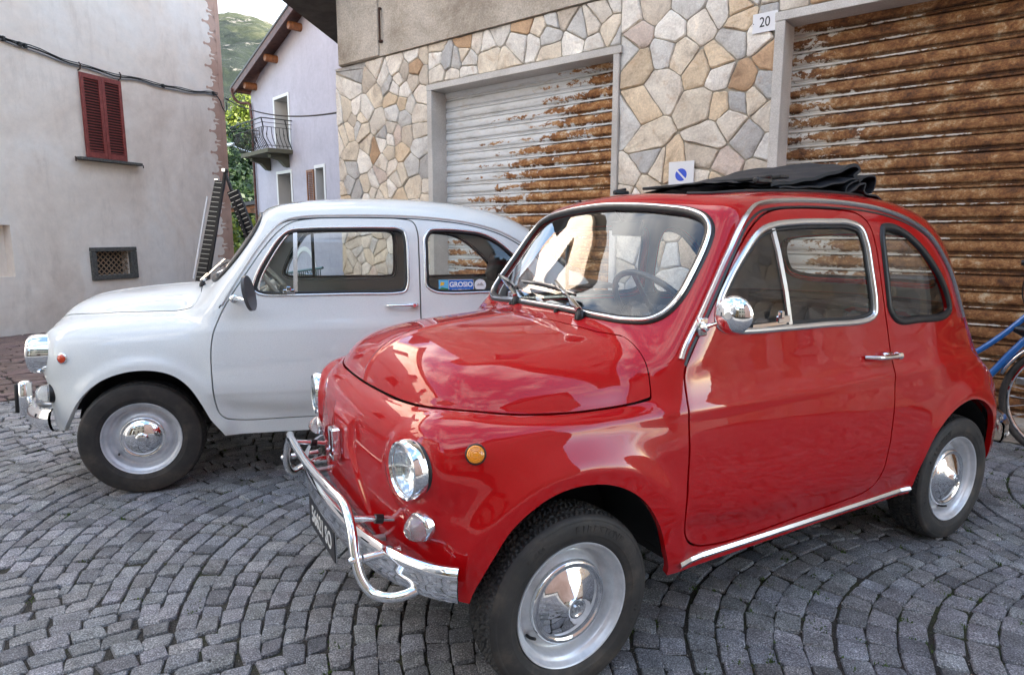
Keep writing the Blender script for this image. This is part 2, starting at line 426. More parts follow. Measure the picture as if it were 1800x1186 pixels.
v = M_seat.coord('Object'); M_seat.bump(M_seat.noise(v, 420, 2), .3, .002)
M_under = Mat('underseal', (.010, .009, .009), .75); v = M_under.coord('Object'); M_under.bump(M_under.noise(v, 180, 5, .8), .9, .004)
M_silver = Mat('silver_wheel_paint', (.50, .51, .53), .34, .35); v = M_silver.coord('Object')
M_silver.col(M_silver.ramp(M_silver.noise(v, 14, 6, .7), [(.3, (.50, .51, .53)), (.6, (.70, .71, .73))]))
M_tyre = Mat('tyre_rubber', (.02, .019, .018), .62); v = M_tyre.coord('Object')
M_tyre.col(M_tyre.ramp(M_tyre.noise(v, 9, 7, .7), [(.34, (.018, .017, .016)), (.52, (.034, .030, .027)), (.72, (.085, .068, .052))]))
M_tyre.bump(M_tyre.noise(v, 160, 4, .7), .25, .002)
M_tread = Mat('tread_rubber', (.016, .016, .016), .7); v = M_tread.coord('Object')
M_tread.col(M_tread.ramp(M_tread.noise(v, 14, 6, .7), [(.4, (.016, .016, .016)), (.7, (.05, .046, .042))]))
def glass_(name, tint=(.86, .9, .89), k=1., ior=1.5, dirt=.03):
    m = Mat(name); m.n.remove(m.b)
    t = m.node('ShaderNodeBsdfTransparent'); t.inputs[0].default_value = (*tint, 1)
    g = m.node('ShaderNodeBsdfGlossy'); g.inputs['Roughness'].default_value = .0; g.inputs[0].default_value = (1, 1, 1, 1)
    geo = m.node('ShaderNodeNewGeometry'); fr = m.node('ShaderNodeFresnel'); m.link(m.math('MULTIPLY_ADD', geo.outputs['Backfacing'], 1/ior-ior, ior), fr.inputs[0])
    d = m.node('ShaderNodeBsdfDiffuse'); d.inputs[0].default_value = (.5, .5, .5, 1)
    v = m.coord('Object'); dn = m.ramp(m.noise(v, 3, 9, .75), [(.45, (0, 0, 0)), (.8, (dirt, dirt, dirt))])
    x1 = m.node('ShaderNodeMixShader'); m.link(m.math('MULTIPLY', fr.outputs[0], k), x1.inputs[0]); m.link(t.outputs[0], x1.inputs[1]); m.link(g.outputs[0], x1.inputs[2])
    x2 = m.node('ShaderNodeMixShader'); m.link(dn, x2.inputs[0]); m.link(x1.outputs[0], x2.inputs[1]); m.link(d.outputs[0], x2.inputs[2])
    m.link(x2.outputs[0], m.out.inputs[0]); return m
M_glass = glass_('window_glass', (.93, .96, .95), 1.25, dirt=.015); M_screen = glass_('windscreen_glass', (.90, .94, .96), 1.5, dirt=.015)
M_lensg = glass_('lens_glass', (.93, .95, .95), 1.2)
def lens_(name, col, emit=0.):
    m = Mat(name, col, .08, 0., Transmission_Weight=.25, IOR=1.49, Coat_Weight=1.); v = m.coord('Object'); return m
M_amber = lens_('amber_lens', (1., .36, .01)); M_orange = lens_('red_orange_lens', (.75, .06, .008)); M_clear = lens_('clear_lens', (.93, .94, .95)); M_clear.b.inputs['Transmission Weight'].default_value = .8
M_reflect = Mat('reflector', (.9, .9, .92), .12, 1.)
# ------------------------------------------------------------------ wheels
def tyre_mesh(R, rim, hw, pat, n=300):
    """treaded tyre, axis Y, outer face +y.  tread pattern is real relief"""
    mb = MB(); a = np.arange(n)*2*pi/n; V = []; F = []
    # tread band: columns across
    us = np.linspace(-1, 1, 41); tw = hw*.80
    U, A = np.meshgrid(us, a, indexing='xy')
    crown = R-.006*np.abs(U)**3.2
    per = 2*pi/pat['n']; dep = np.zeros_like(U)
    for gx, amp in pat['grooves']:
        zig = gx+amp*(np.abs(((A/per*pat.get('zf', .5)) % 1)-.5)*4-1); dep = np.maximum(dep, .0075*(np.abs(U-zig) < pat['gw']))
    ph = (A+pat['skew']*per*np.sin(U*7))/per; s_ = (ph % 1)
    edge = np.abs(U) > pat['edge']
    dep = np.maximum(dep, pat.get('nd', .005)*((s_ < .34) & (edge if pat['only_edge'] else np.ones_like(edge, bool))))
    r = crown-dep; Y = U*tw
    V = np.stack([r*np.cos(A), Y, r*np.sin(A)], -1).reshape(-1, 3); m = len(us)
    i, j = np.meshgrid(np.arange(n), np.arange(m-1), indexing='ij'); i2 = (i+1) % n
    F = np.stack([i*m+j, i2*m+j, i2*m+j+1, i*m+j+1], -1).reshape(-1, 4)
    return V.tolist(), F[:, ::-1].tolist()
def sidewall(R, rim, hw, sg):
    p = [(R-.0065, hw*.80), (R-.009, hw*.86), (R-.014, hw*.925), (R-.020, hw*.955), (R-.0225, hw*.952), (R-.024, hw*.962), (R-.036, hw*.99), (R-.050, hw), (rim+.030, hw*.995), (rim+.024, hw*.985), (rim+.022, hw*.965), (rim+.014, hw*.95), (rim+.006, hw*.90), (rim+.002, hw*.84), (rim-.004, hw*.80)]
    return [(r, y*sg) for r, y in p]
MY = Matrix.Rotation(-pi/2, 4, 'X')        # lathe z -> +y
def make_wheel(R, hw, cap, text=None, pat=None, name_group=None):
    """returns the wheel part (tyre) with its rim, hub cap and valve as sub-parts; centre at origin, outer face +y"""
    rim = .170
    V, F = tyre_mesh(R, rim, hw, pat)
    mb = MB(); mb.add(V, F, False)
    for sg in (1, -1):
        mb.lathe(sidewall(R, rim, hw, sg), 110, MY)
    mb.lathe([(rim-.004, -hw*.8), (rim-.006, 0), (rim-.004, hw*.8)], 60, MY)
    t = mb.build('wheel', None, None, auto=28); t.data.materials.append(M_tyre.m); t.data.materials.append(M_tread.m)
    mi = [1]*len(F)+[0]*(len(t.data.polygons)-len(F)); t.data.polygons.foreach_set('material_index', mi)
    o = hw*.88
    rp = [(.168, o-.010), (.1715, o-.004), (.1725, o), (.171, o+.0025), (.168, o+.002), (.1655, o-.002), (.163, o-.012), (.158, o-.017), (.152, o-.019), (.149, o-.023), (.1465, o-.036), (.145, o-.046), (.141, o-.053), (.136, o-.055), (.130, o-.052), (.124, o-.045), (.116, o-.036), (.110, o-.031), (.100, o-.028), (.05, o-.028)]
    mb = MB().lathe(rp, 96, MY); mb.build('rim', M_silver, t, auto=50)
    hy = o-.030
    if cap == 'cone':
        cp = [(.107, hy+.002), (.1065, hy+.008), (.103, hy+.013), (.098, hy+.0145), (.093, hy+.012), (.0895, hy+.009), (.087, hy+.0095), (.083, hy+.013), (.060, hy+.021), (.040, hy+.030), (.028, hy+.038), (.0235, hy+.043), (.0225, hy+.047), (.019, hy+.048), (.0175, hy+.0465), (.0, hy+.0465)]
    else:
        cp = [(.100, hy+.002), (.0995, hy+.009), (.096, hy+.014), (.091, hy+.015), (.0865, hy+.012), (.084, hy+.012), (.079, hy+.018), (.066, hy+.0265), (.050, hy+.032), (.034, hy+.035), (.026, hy+.036), (.0245, hy+.039), (.021, hy+.0405), (.0, hy+.0405)]
    cp = [(a*(1.09 if cap == 'cone' else 1.), b) for a, b in cp]
    hc = MB().lathe(cp, 96, MY).build('hub_cap', M_chrome, t, auto=60)
    bd = MB()
    if cap == 'cone':   # small raised emblem, two blades
        for sx in (-1, 1):
            bd.prism([(sx*.002, -.008), (sx*.0075, -.006), (sx*.0105, .007), (sx*.004, .009)][::sx], 0, .0015, Matrix.Translation((0, hy+.0465, 0)) @ MY)
    else:
        for k in range(5): bd.box((-.012+k*.006, hy+.041, 0), (.0035, .001, .018))
    bd.build('hub_badge', M_alu if cap == 'cone' else M_steel, t)
    va = radians(-35); vv = MB().tube([(.138*cos(va), hy-.03, .138*sin(va)), (.135*cos(va), hy-.008, .135*sin(va)), (.128*cos(va), hy+.008, .128*sin(va))], .0042, 10)
    vv.build('valve', M_rubber, t)
    if text:
        for s, a0, size in text:
            step = size*.86/(R-.040); sw = MB()
            for k, ch in enumerate(s):
                if ch == ' ': continue
                a = a0+(k-(len(s)-1)/2)*step; rr = R-.043
                cu = bpy.data.curves.new('x', 'FONT'); cu.body = ch; cu.size = size*1.25; cu.extrude = .0012; cu.align_x = 'CENTER'; cu.align_y = 'CENTER'; cu.resolution_u = 2
                ob = bpy.data.objects.new('x', cu); C.objects.link(ob); me = bpy.data.meshes.new_from_object(ob); bpy.data.objects.remove(ob)
                # outer face seen from +y: x to the left; build frame tangent/radial
                Rd = Vector((cos(a), 0, sin(a))); Tn = Vector((sin(a), 0, -cos(a))); Nn = Vector((0, 1, 0))
                Tn = Rd.cross(Nn)*-1
                Mx = Matrix((Nn.cross(Rd)*-1*-1, Rd, Nn)).transposed() if False else Matrix((Rd.cross(Nn), Rd, Nn)).transposed()
                Mx = Mx.to_4x4(); Mx.translation = Rd*rr+Nn*(hw*.995)
                sw.add([Mx @ v_.co for v_ in me.vertices], [tuple(p.vertices) for p in me.polygons])
            sw.build('raised_lettering', M_tyre, t)
    return t
def put_wheel(src, parent, x, y, z, left=True, steer=0., spin=0., first=False):
    t = src if first else src.copy()
    if not first:
        C.objects.link(t)
        for ch in list(src.children): c = ch.copy(); C.objects.link(c); c.parent = t
    t.parent = parent; t.location = (x, y, z)
    t.rotation_euler = Matrix.Rotation(steer+(0 if left else pi), 3, 'Z').to_euler() if not spin else (Matrix.Rotation(steer+(0 if left else pi), 3, 'Z') @ Matrix.Rotation(spin, 3, 'Y')).to_euler()
    return t
# ------------------------------------------------------------------ lie of the land
BL0 = np.array([-3.79, 4.70]); BLn = np.array([-.723, .690])                # edge of the granite setts and the downhill direction
def gz(x, y):
    d = (np.asarray(x)-BL0[0])*BLn[0]+(np.asarray(y)-BL0[1])*BLn[1]
    d = np.clip(d, 0, 19); return -.0075*d*d
WP = np.array([3.0282, 3.7617]); WA = -.68769; WT = np.array([cos(WA), sin(WA)]); WN = np.array([-sin(WA), cos(WA)])   # stone front
rnd = random.Random(5)
M_joint = Mat('joint_sand', (.05, .046, .04), .95); v = M_joint.worldpos()
g_ = M_joint.ramp(M_joint.noise(v, 260, 3, .7), [(.35, (.014, .012, .010)), (.55, (.04, .035, .029)), (.72, (.18, .17, .15))])
ms = M_joint.ramp(M_joint.noise(v, 2.3, 6, .75), [(.50, (0, 0, 0)), (.64, (1, 1, 1))]); ms2 = M_joint.ramp(M_joint.noise(v, 60, 3, .6), [(.35, (.012, .018, .004)), (.7, (.07, .085, .016))])
M_joint.col(M_joint.mix(ms, g_, ms2)); M_joint.bump(M_joint.noise(v, 200, 4, .7), .8, .006)
def stone_mat(name, cols, scale=70, rough=.62, rust=True):
    m = Mat(name, (.3, .3, .3), rough); v = m.worldpos()
    at = m.node('ShaderNodeAttribute', attribute_name='tint')
    sp = m.ramp(m.noise(v, scale*3.2, 2, .6), [(.32, cols[0]), (.48, cols[1]), (.60, cols[2]), (.70, cols[3])])
    bl = m.ramp(m.noise(v, scale*.16, 5, .65), [(.3, (.62, .62, .62)), (.7, (1.3, 1.3, 1.3))])
    c = m.mix(1., sp, bl, 'MULTIPLY'); c = m.mix(1., c, at.outputs['Color'], 'MULTIPLY')
    if rust:
        k = m.ramp(m.noise(v, 9, 7, .8), [(.66, (0, 0, 0)), (.76, (1, 1, 1))]); c = m.mix(m.math('MULTIPLY', k, .5), c, (.16, .075, .035, 1))
    m.col(c); b = m.bump(m.noise(v, scale, 6, .7), .9, .006); m.bump(m.noise(v, scale*4, 3, .6), .8, .0018, b); return m
M_granite = stone_mat('granite_sett', [(.075, .076, .080), (.20, .202, .208), (.33, .332, .338), (.62, .62, .62)])
M_porph = stone_mat('porphyry_block', [(.07, .045, .04), (.14, .09, .08), (.20, .14, .125), (.28, .22, .20)], rust=False)
def sett(c4, h, rr, dome=.0025):
    """one paving block from its 4 corners (ccw), top near z=h; rounded corners, worn edges"""
    P = np.asarray(c4, float); ce = P.mean(0); V = []; ring = []
    for i in range(4):
        a, p, b = P[i-1], P[i], P[(i+1) % 4]; cut = .05+.07*rr.random()
        ring += [p+(a-p)*cut, p+(b-p)*cut]
    ring = np.array(ring)+np.array([[rr.uniform(-.0022, .0022), rr.uniform(-.0022, .0022)] for _ in range(8)])
    tx, ty = rr.uniform(-.05, .05), rr.uniform(-.05, .05)
    def zt(q): return h+(q[0]-ce[0])*tx+(q[1]-ce[1])*ty
    for q in ring: V.append((q[0], q[1], h-.045))
    for q in ring: V.append((q[0], q[1], zt(q)-.0045))
    for q in ring:
        r_ = ce+(q-ce)*.925; V.append((r_[0], r_[1], zt(r_)+rr.uniform(-.0012, .0012)))
    V.append((ce[0], ce[1], h+dome)); F = []
    for i in range(8):
        j = (i+1) % 8; F += [(i, j, 8+j, 8+i), (8+i, 8+j, 16+j, 16+i), (16+i, 16+j, 24)]
    return V, F
def emit_pieces(lst, name, mat, parent, score, limit=300, smooth=True, stuffname=None):
    """lst: (V, F, tint, centre).  the ones that show largest become objects, the rest one stuff part"""
    order = sorted(range(len(lst)), key=lambda i: -score(lst[i][3])); ids = set(order[:limit]); SV = []; SF = []; SC = []
    def colour(me, cols):
        ca = me.color_attributes.new('tint', 'FLOAT_COLOR', 'POINT'); ca.data.foreach_set('color', np.asarray(cols, np.float32).ravel())
    for i in order[:limit]:
        V, F, t, c = lst[i]; me = bpy.data.meshes.new(name); me.from_pydata(V, [], F)
        if smooth: me.polygons.foreach_set('use_smooth', [True]*len(F)); me.set_sharp_from_angle(angle=radians(38))
        colour(me, [t]*len(V)); me.materials.append(mat.m); o = bpy.data.objects.new(name, me); C.objects.link(o); o.parent = parent
    for i in order[limit:]:
        V, F, t, c = lst[i]; k = len(SV); SV.extend(V); SF.extend([tuple(a+k for a in f) for f in F]); SC.extend([t]*len(V))
    if SV:
        me = bpy.data.meshes.new(stuffname or name); me.from_pydata(SV, [], SF)
        if smooth: me.polygons.foreach_set('use_smooth', [True]*len(SF)); me.set_sharp_from_angle(angle=radians(38))
        colour(me, SC); me.materials.append(mat.m); o = bpy.data.objects.new(stuffname or name, me); C.objects.link(o); o.parent = parent; o['kind'] = 'stuff'
def view_score(c):
    x, y = c[0], c[1]; f_ = Vector((0, cos(PITCH), -sin(PITCH))); u_ = Vector((0, sin(PITCH), cos(PITCH))); d = Vector((x, y, (c[2] if len(c) > 2 else 0)-CAMH)); z = d.dot(f_)
    if z < .3: return -99-abs(z)
    px = d.x/z*FPX/900; py = -d.dot(u_)/z*FPX/593
    if abs(px) > 1.02 or abs(py) > 1.03: return -50-abs(px)-abs(py)
    for (a, b, r) in ((-.15, 2.0, .40), (-.5, 2.3, .4), (.2, 2.5, .6), (1.0, 2.9, .6)):           # under the red car
        if (x-a)**2+(y-b)**2 < r*r: return -20
    return 1/z
# ground sheet
GX = np.concatenate([[-3000, -800, -200, -60, -30], np.arange(-20, 13, 1.), [18, 30, 60, 200, 800, 3000]]); GY = np.concatenate([[-3000, -800, -200, -60, -25], np.arange(-14, 32, 1.), [40, 60, 200, 800, 3000]])
XX, YY = np.meshgrid(GX, GY, indexing='ij'); ZZ = gz(XX, YY)-.0125
ii, jj = np.meshgrid(np.arange(len(GX)-1), np.arange(len(GY)-1), indexing='ij'); ny = len(GY)
F = np.stack([ii*ny+jj, (ii+1)*ny+jj, (ii+1)*ny+jj+1, ii*ny+jj+1], -1).reshape(-1, 4)
ground = tag(link_mesh('ground', np.stack([XX, YY, ZZ], -1).reshape(-1, 3), F, M_joint, None, True), kind='structure')
def lane_setts():
    out_ = []; LW = 1.55; Sg = .36; pitch = .087; rot = radians(-24); cr_, sr_ = cos(rot), sin(rot); O_ = (-.9, 1.83)
    for k in range(-5, 8):
        yc = LW*(k+.5); x0 = -8.5+.03*k
        for i in range(int(19/pitch)):
            rr = rnd; bx = x0+i*pitch+rr.uniform(-.004, .004)
            t = -LW/2+rr.uniform(-.02, .0); end = LW/2
            while t < end:
                sl = 8*Sg*t/LW**2; ds = math.sqrt(1+sl*sl); ln = rr.uniform(.074, .106)/ds; t2 = min(t+ln, end)
                if t2-t < .030/ds: break
                mx_, my_ = bx+Sg*(2*t/LW)**2, yc+t; wx, wy = O_[0]+mx_*cr_-my_*sr_, O_[1]+mx_*sr_+my_*cr_
                if wx < -8.2 or wx > 6.4 or wy < -2.7 or wy > 8.5 or (wx-BL0[0])*BLn[0]+(wy-BL0[1])*BLn[1] > -.02 or (wx-WP[0])*WN[0]+(wy-WP[1])*WN[1] > -.02: t = t2; continue
                def pt(tt, off):
                    s_ = 8*Sg*tt/LW**2; n_ = math.hypot(1, s_); nx, nyy = 1/n_, -s_/n_
                    h = pitch/n_
                    return (bx+Sg*(2*tt/LW)**2+nx*off*h, yc+tt+nyy*off*h)
                e = .0036/ds; g = .5-.040; sk = rr.uniform(-.012, .012); a = pt(t+e, -g); b = pt(t+e+sk, g); c = pt(t2-e+sk, g); d = pt(t2-e, -g)
                q = [(O_[0]+x*cr_-y*sr_, O_[1]+x*sr_+y*cr_) for x, y in (a, b, c, d)]
                cx = sum(p[0] for p in q)/4; cy = sum(p[1] for p in q)/4; t = t2
                dd = (cx-BL0[0])*BLn[0]+(cy-BL0[1])*BLn[1]
                if dd > -.06: continue
                wn = (cx-WP[0])*WN[0]+(cy-WP[1])*WN[1]
                if wn > -.07: continue
                q = [(x+rr.uniform(-.004, .004), y+rr.uniform(-.004, .004)) for x, y in q]
                V, F = sett(q, float(gz(cx, cy))+rr.uniform(-.004, .004)-.003, rr)
                if (q[1][0]-q[0][0])*(q[2][1]-q[1][1])-(q[1][1]-q[0][1])*(q[2][0]-q[1][0]) < 0: F = [f[::-1] for f in F]
                g = rr.gauss(1, .17); g = min(max(g, .6), 1.45); tint = (g*rr.uniform(.97, 1.03), g, g*rr.uniform(.97, 1.06), 1)
                out_.append((V, F, tint, (cx, cy)))
    return out_
pav = tag(link_mesh('paving', [(-8.2, -2.8, -.5), (-8.1, -2.8, -.5), (-8.1, -2.7, -.5)], [(0, 1, 2)], M_joint), kind='structure')
emit_pieces(lane_setts(), 'cobble', M_granite, pav, view_score, 300, True, 'cobbles')
def brown_blocks():
    out_ = []; u = np.array([.69, .724]); n_ = BLn; r = .0; row = 0
    while r < 7.5:
        h = rnd.uniform(.11, .15); t = -6+rnd.uniform(0, .3)
        while t < 9:
            ln = rnd.uniform(.16, .30)
            q = [BL0+u*(t+.008)+n_*(r+.008), BL0+u*(t+ln-.008)+n_*(r+.008), BL0+u*(t+ln-.008)+n_*(r+h-.008), BL0+u*(t+.008)+n_*(r+h-.008)]
            c = sum(q)/4; t += ln
            if c[0] > -2.2 or c[0] < -9.5 or c[1] > 12: continue
            V, F = sett([tuple(p+np.array([rnd.uniform(-.008, .008), rnd.uniform(-.008, .008)])) for p in q], float(gz(*c))+rnd.uniform(-.004, .004), rnd)
            if (np.cross(q[1]-q[0], q[2]-q[1])) < 0: F = [f[::-1] for f in F]
            g = rnd.uniform(.75, 1.25); out_.append((V, F, (g, g*rnd.uniform(.92, 1.02), g*rnd.uniform(.9, 1.05), 1), tuple(c)))
        r += h
    return out_
lowpav = tag(link_mesh('brown_paving', [(-8.2, 8, -2), (-8.1, 8, -2), (-8.1, 8.1, -2)], [(0, 1, 2)], M_joint), kind='structure')
emit_pieces(brown_blocks(), 'paving_block', M_porph, lowpav, view_score, 300, True, 'paving_blocks')
# moss in the joints
def moss():
    V = []; F = []
    for k in range(1500):
        if k % 3: x, y = rnd.uniform(.3, 4.2), rnd.uniform(1.1, 4.2)
        else: x, y = rnd.uniform(-4, 4.2), rnd.uniform(1.1, 5)
        if (x-WP[0])*WN[0]+(y-WP[1])*WN[1] > -.1: continue
        for j in range(rnd.randint(8, 30)):
            a = rnd.uniform(0, 6.28); rr_ = abs(rnd.gauss(0, .014)); cx, cy = x+rr_*cos(a), y+rr_*sin(a)*1.6; s_ = rnd.uniform(.002, .005); h = rnd.uniform(.001, .012)
            b = rnd.uniform(0, 6.28); o = len(V); z0 = float(gz(cx, cy))-.008
            V += [(cx+s_*cos(b), cy+s_*sin(b), z0), (cx-s_*cos(b), cy-s_*sin(b), z0), (cx+rnd.uniform(-.004, .004), cy+rnd.uniform(-.004, .004), z0+h)]; F.append((o, o+1, o+2))
    return V, F
M_moss = Mat('moss', (.06, .11, .015), .8); v = M_moss.worldpos(); M_moss.col(M_moss.ramp(M_moss.noise(v, 30, 3), [(.35, (.03, .06, .008)), (.65, (.10, .16, .02))]))
V, F = moss(); tag(link_mesh('moss', V, F, M_moss), 'small tufts of green moss growing in the cobble joints', 'moss', kind='stuff')

def chips():
    V = []; F = []; r = random.Random(21)
    for k in range(2600):
        x, y = (r.uniform(-2.6, 3.2), r.uniform(.9, 4.2)) if k % 2 else (r.uniform(-.8, 3.), r.uniform(1., 2.4))
        if (x-WP[0])*WN[0]+(y-WP[1])*WN[1] > -.1: continue
        s_ = r.uniform(.0015, .0045); z = float(gz(x, y))-.010; o = len(V); a = r.uniform(0, 6.28)
        V += [(x+s_*cos(a), y+s_*sin(a), z), (x+s_*cos(a+2.1), y+s_*sin(a+2.1), z), (x+s_*cos(a+4.2), y+s_*sin(a+4.2), z), (x+r.uniform(-.3, .3)*s_, y, z+s_*r.uniform(.9, 1.6))]
        F += [(o, o+1, o+3), (o+1, o+2, o+3), (o+2, o, o+3)]
    return V, F
M_chip = Mat('grit', (.30, .28, .25), .9); v = M_chip.worldpos(); M_chip.col(M_chip.ramp(M_chip.noise(v, 90, 2), [(.35, (.10, .09, .08)), (.55, (.34, .32, .29)), (.72, (.40, .24, .12))]))
V, F = chips(); tag(link_mesh('grit', V, F, M_chip), 'loose grit and tiny stone chips scattered in the cobble joints', 'grit', kind='stuff')
# ------------------------------------------------------------------ the red car
RED = (-.14623, 2.12740, 3.66007); WHI = (-1.88914, 3.58146, 3.36617)
def gsw(x, c, w_): return np.exp(-((x-c)/w_)**2)
def ring_bump(x, z, cx, cz, R, w_, amp):
    r = np.hypot(x-cx, z-cz); return amp*np.where(r > R, np.exp(-((r-R)/w_)**2), 1.)
def red_bump(x, ay, z):
    side = sstep(.40, .54, ay)
    b = ring_bump(x, z, -.01, .29, .335, .045, .020)*side*sstep(.20, .32, z)
    b += ring_bump(x, z, -1.85, .28, .325, .045, .020)*side*sstep(.20, .32, z)
    # swage under the shoulder line
    b += .007*gsw(z, .735, .022)*side*sstep(.25, .0, x)
    # nose: raised central shield around badge and headlight pods
    nose = sstep(.22, .34, x)
    rr = np.hypot(ay-.457, z-.64); b += nose*.016*(1-sstep(.075, .15, rr))
    rr = np.hypot((ay-.5)*1., z-.51); b += nose*.010*(1-sstep(.03, .09, rr))
    t = np.abs(z-.585)+.0; tri = ay-(.07+.9*np.maximum(.60-z, 0)**1.0)      # moustache crease flanks
    b += nose*.010*(1-sstep(.0, .045, np.maximum(tri, np.maximum(z-.655, .0))))*sstep(.36, .42, z)
    return b
def red_bon(x, ay, z): return .004*gsw(ay, .0, .013)*sstep(-.2, -.1, x)+.0022*gsw(ay, .415-.10*np.maximum(x, 0), .04)*sstep(.32, .15, x)
red_spec = dict(
 planF=[(.445, 0), (.440, .15), (.422, .30), (.387, .43), (.345, .52), (.280, .588), (.18, .625), (0, .642), (-.4, .655), (-.9, .660), (-1.4, .660), (-1.85, .652), (-2.08, .628), (-2.25, .575), (-2.36, .48), (-2.425, .30), (-2.445, 0)],
 insetF=([0, .22, .32, .42, .52, .62, .72, .80], [.045, .030, .016, .006, .0, .0, .005, .012]),
 sideF=[(.43, .05), (.455, .25), (.475, .42), (.475, .58), (.462, .69), (.42, .752), (.34, .778), (.1, .776), (-.4, .785), (-1.2, .795), (-1.7, .785), (-2.0, .745), (-2.2, .66), (-2.36, .54), (-2.45, .42), (-2.47, .28), (-2.45, .05), (-1, .0)],
 crownF=.02, kF=.20,
 planB=[(.392, 0), (.385, .15), (.372, .28), (.345, .375), (.300, .455), (.235, .512), (.14, .560), (.0, .592), (-.15, .603), (-.30, .602), (-.43, .575), (-.6, .48), (-1.0, .4), (-1.1, 0)],
 sideB=[(.405, .55), (.41, .68), (.408, .745), (.39, .805), (.335, .858), (.24, .897), (.1, .927), (-.1, .945), (-.3, .955), (-.6, .965), (-1.1, .9), (-1.1, .5)],
 crownB=.28, kB=.26, kFB=.012,
 sideG=[(-.02, .60), (-.149, .793), (-.285, .963), (-.43, 1.144), (-.52, 1.262), (-.565, 1.318), (-.61, 1.347), (-.72, 1.366), (-.95, 1.380), (-1.2, 1.384), (-1.5, 1.378), (-1.75, 1.356), (-1.93, 1.312), (-2.05, 1.235), (-2.16, 1.10), (-2.26, .95), (-2.36, .78), (-2.42, .65), (-2.3, .5), (-1, .4)],
 cG=(.17, -.75), crownG=.14,
 wG=([.5, .76, .90, 1.00, 1.07, 1.17, 1.27, 1.34, 1.5], [.665, .640, .618, .604, .592, .571, .545, .522, .45]), wGr=.10, kG=(.10, .17), kFG=.075,
 spine=(-.02, -1.80), spz=.60, bump=staticmethod(red_bump), bonbump=staticmethod(red_bon))
def car_common(B, car, paint_m, D, liner_lo, liner_hi):
    S = B.shell(*D.get('res', (70, 190, 46, 300)))
    x, y, z = S[0].T
    S = clip(S, z-np.interp(x, *D['hem']))
    for ar in D['arches']:
        S = clip(S, poly_sdf(ar, S[0][:, [0, 2]]))
    def side_only(g, P, thr=.3): return np.where(np.abs(P[:, 1]) > thr, g, 1.)
    def cut_windows(S, ex=0.):
        for o in D['side_windows']:
            S = clip(S, side_only(poly_sdf(sub_curve(o, .007-ex), S[0][:, [0, 2]]), S[0]))
        P = S[0]; S = clip(S, np.where((P[:, 0] > -.85) & (P[:, 2] > .85), poly_sdf(sub_curve(D['screen'], .010-ex), P[:, 1:]), 1.))
        P = S[0]; S = clip(S, np.where((P[:, 0] < -1.85) & (P[:, 2] > .80), poly_sdf(sub_curve(D['rear_screen'], .008-ex), P[:, 1:]), 1.))
        return S
    P = S[0]; hy, hz_c, hr = D['lamp']; S = clip(S, np.where(P[:, 0] > .2, np.hypot(np.abs(P[:, 1])-hy, P[:, 2]-hz_c)-hr, 1.))
    L_ = copyM(S)
    S = cut_windows(S)
    if 'roof_hole' in D:
        P = S[0]; S = clip(S, np.where(P[:, 2] > 1.2, poly_sdf(D['roof_hole'], P[:, :2]), 1.))
        P = L_[0]; L_ = clip(L_, np.where(P[:, 2] > 1.2, poly_sdf(sub_curve(D['roof_hole'], -.01), P[:, :2]), 1.))
    # lining of the cabin
    L_ = cut_windows(L_, .012)
    L_ = clip(L_, L_[0][:, 2]-.32); P = L_[0]; L_ = clip(L_, np.minimum(np.where(P[:, 2] < .93, -.20-P[:, 0], 1.), P[:, 0]+2.3))
    lo = clip(L_, .93-L_[0][:, 2]); hi = clip(L_, L_[0][:, 2]-.93)
    build(offs(lo, .028), 'side_trim', liner_lo, car); build(offs(hi, .026), 'headliner', liner_hi, car)
    fu = clip(copyM(S), np.minimum(S[0][:, 0]+.24, S[0][:, 2]-.55)); build(offs(fu, .038), 'bonnet_gap_backing', M_under, car)  # added black backing under the bonnet so its gaps read dark
    # bonnet
    P = S[0]; F_, B_, G_, ay = B.parts(*P.T)
    F_ = F_-B.bump(P[:, 0], ay, P[:, 2])
    xr = D['bonnet_rear'](ay); gb = np.minimum((F_-B_)*1.0, np.minimum(P[:, 0]-xr, P[:, 2]-.66)); gb = np.minimum(gb, (G_-B_)*3+.02)
    bon = clip(copyM(S), gb-.0030)
    S = clip(S, -gb-.0030)
    build(flange(bon, .020), 'bonnet', paint_m, car)
    # doors
    g = poly_sdf(D['door'], S[0][:, [0, 2]]); big = side_only(g, S[0])
    for sg in (1, -1):
        gg = np.where(S[0][:, 1]*sg > .3, -g, -1.); d = clip(copyM(S), gg-.0034)
        o = build(flange(d, .022), 'door', paint_m, car)
        D.setdefault('door_obj', []).append(o)
    S = clip(S, big-.0034)
    build(flange(S, .020), 'body', paint_m, car)
    # glass
    gl = {}
    full = B.shell(40, 110, 30, 170)
    for k, o in enumerate(D['side_windows']):
        g = -poly_sdf(sub_curve(o, .004), full[0][:, [0, 2]])
        for sg in (1, -1):
            M = clip(copyM(full), np.where(full[0][:, 1]*sg > .3, g, -1.)); build(offs(M, .008), 'window_pane' if k else 'door_window_pane', M_glass, car)
    P = full[0]; M = clip(copyM(full), np.where((P[:, 0] > -.85) & (P[:, 2] > .85), -poly_sdf(sub_curve(D['screen'], .006), P[:, 1:]), -1.)); build(offs(M, .007), 'windscreen', M_screen, car)
    M = clip(copyM(full), np.where((P[:, 0] < -1.85) & (P[:, 2] > .80), -poly_sdf(sub_curve(D['rear_screen'], .006), P[:, 1:]), -1.)); build(offs(M, .007), 'rear_window_pane', M_glass, car)
    # floor and wheel-well walls
    fl = MB(); fl.box((-.95, 0, .33), (2.0, .74, .02)); fl.box((-.95, 0, .30), (1.25, 1.2, .02)); fl.box((.36, 0, .5), (.02, .70, .3)); fl.box((-2.2, 0, .40), (.3, .9, .02))
    fl.build('floor_pan', M_under, car)
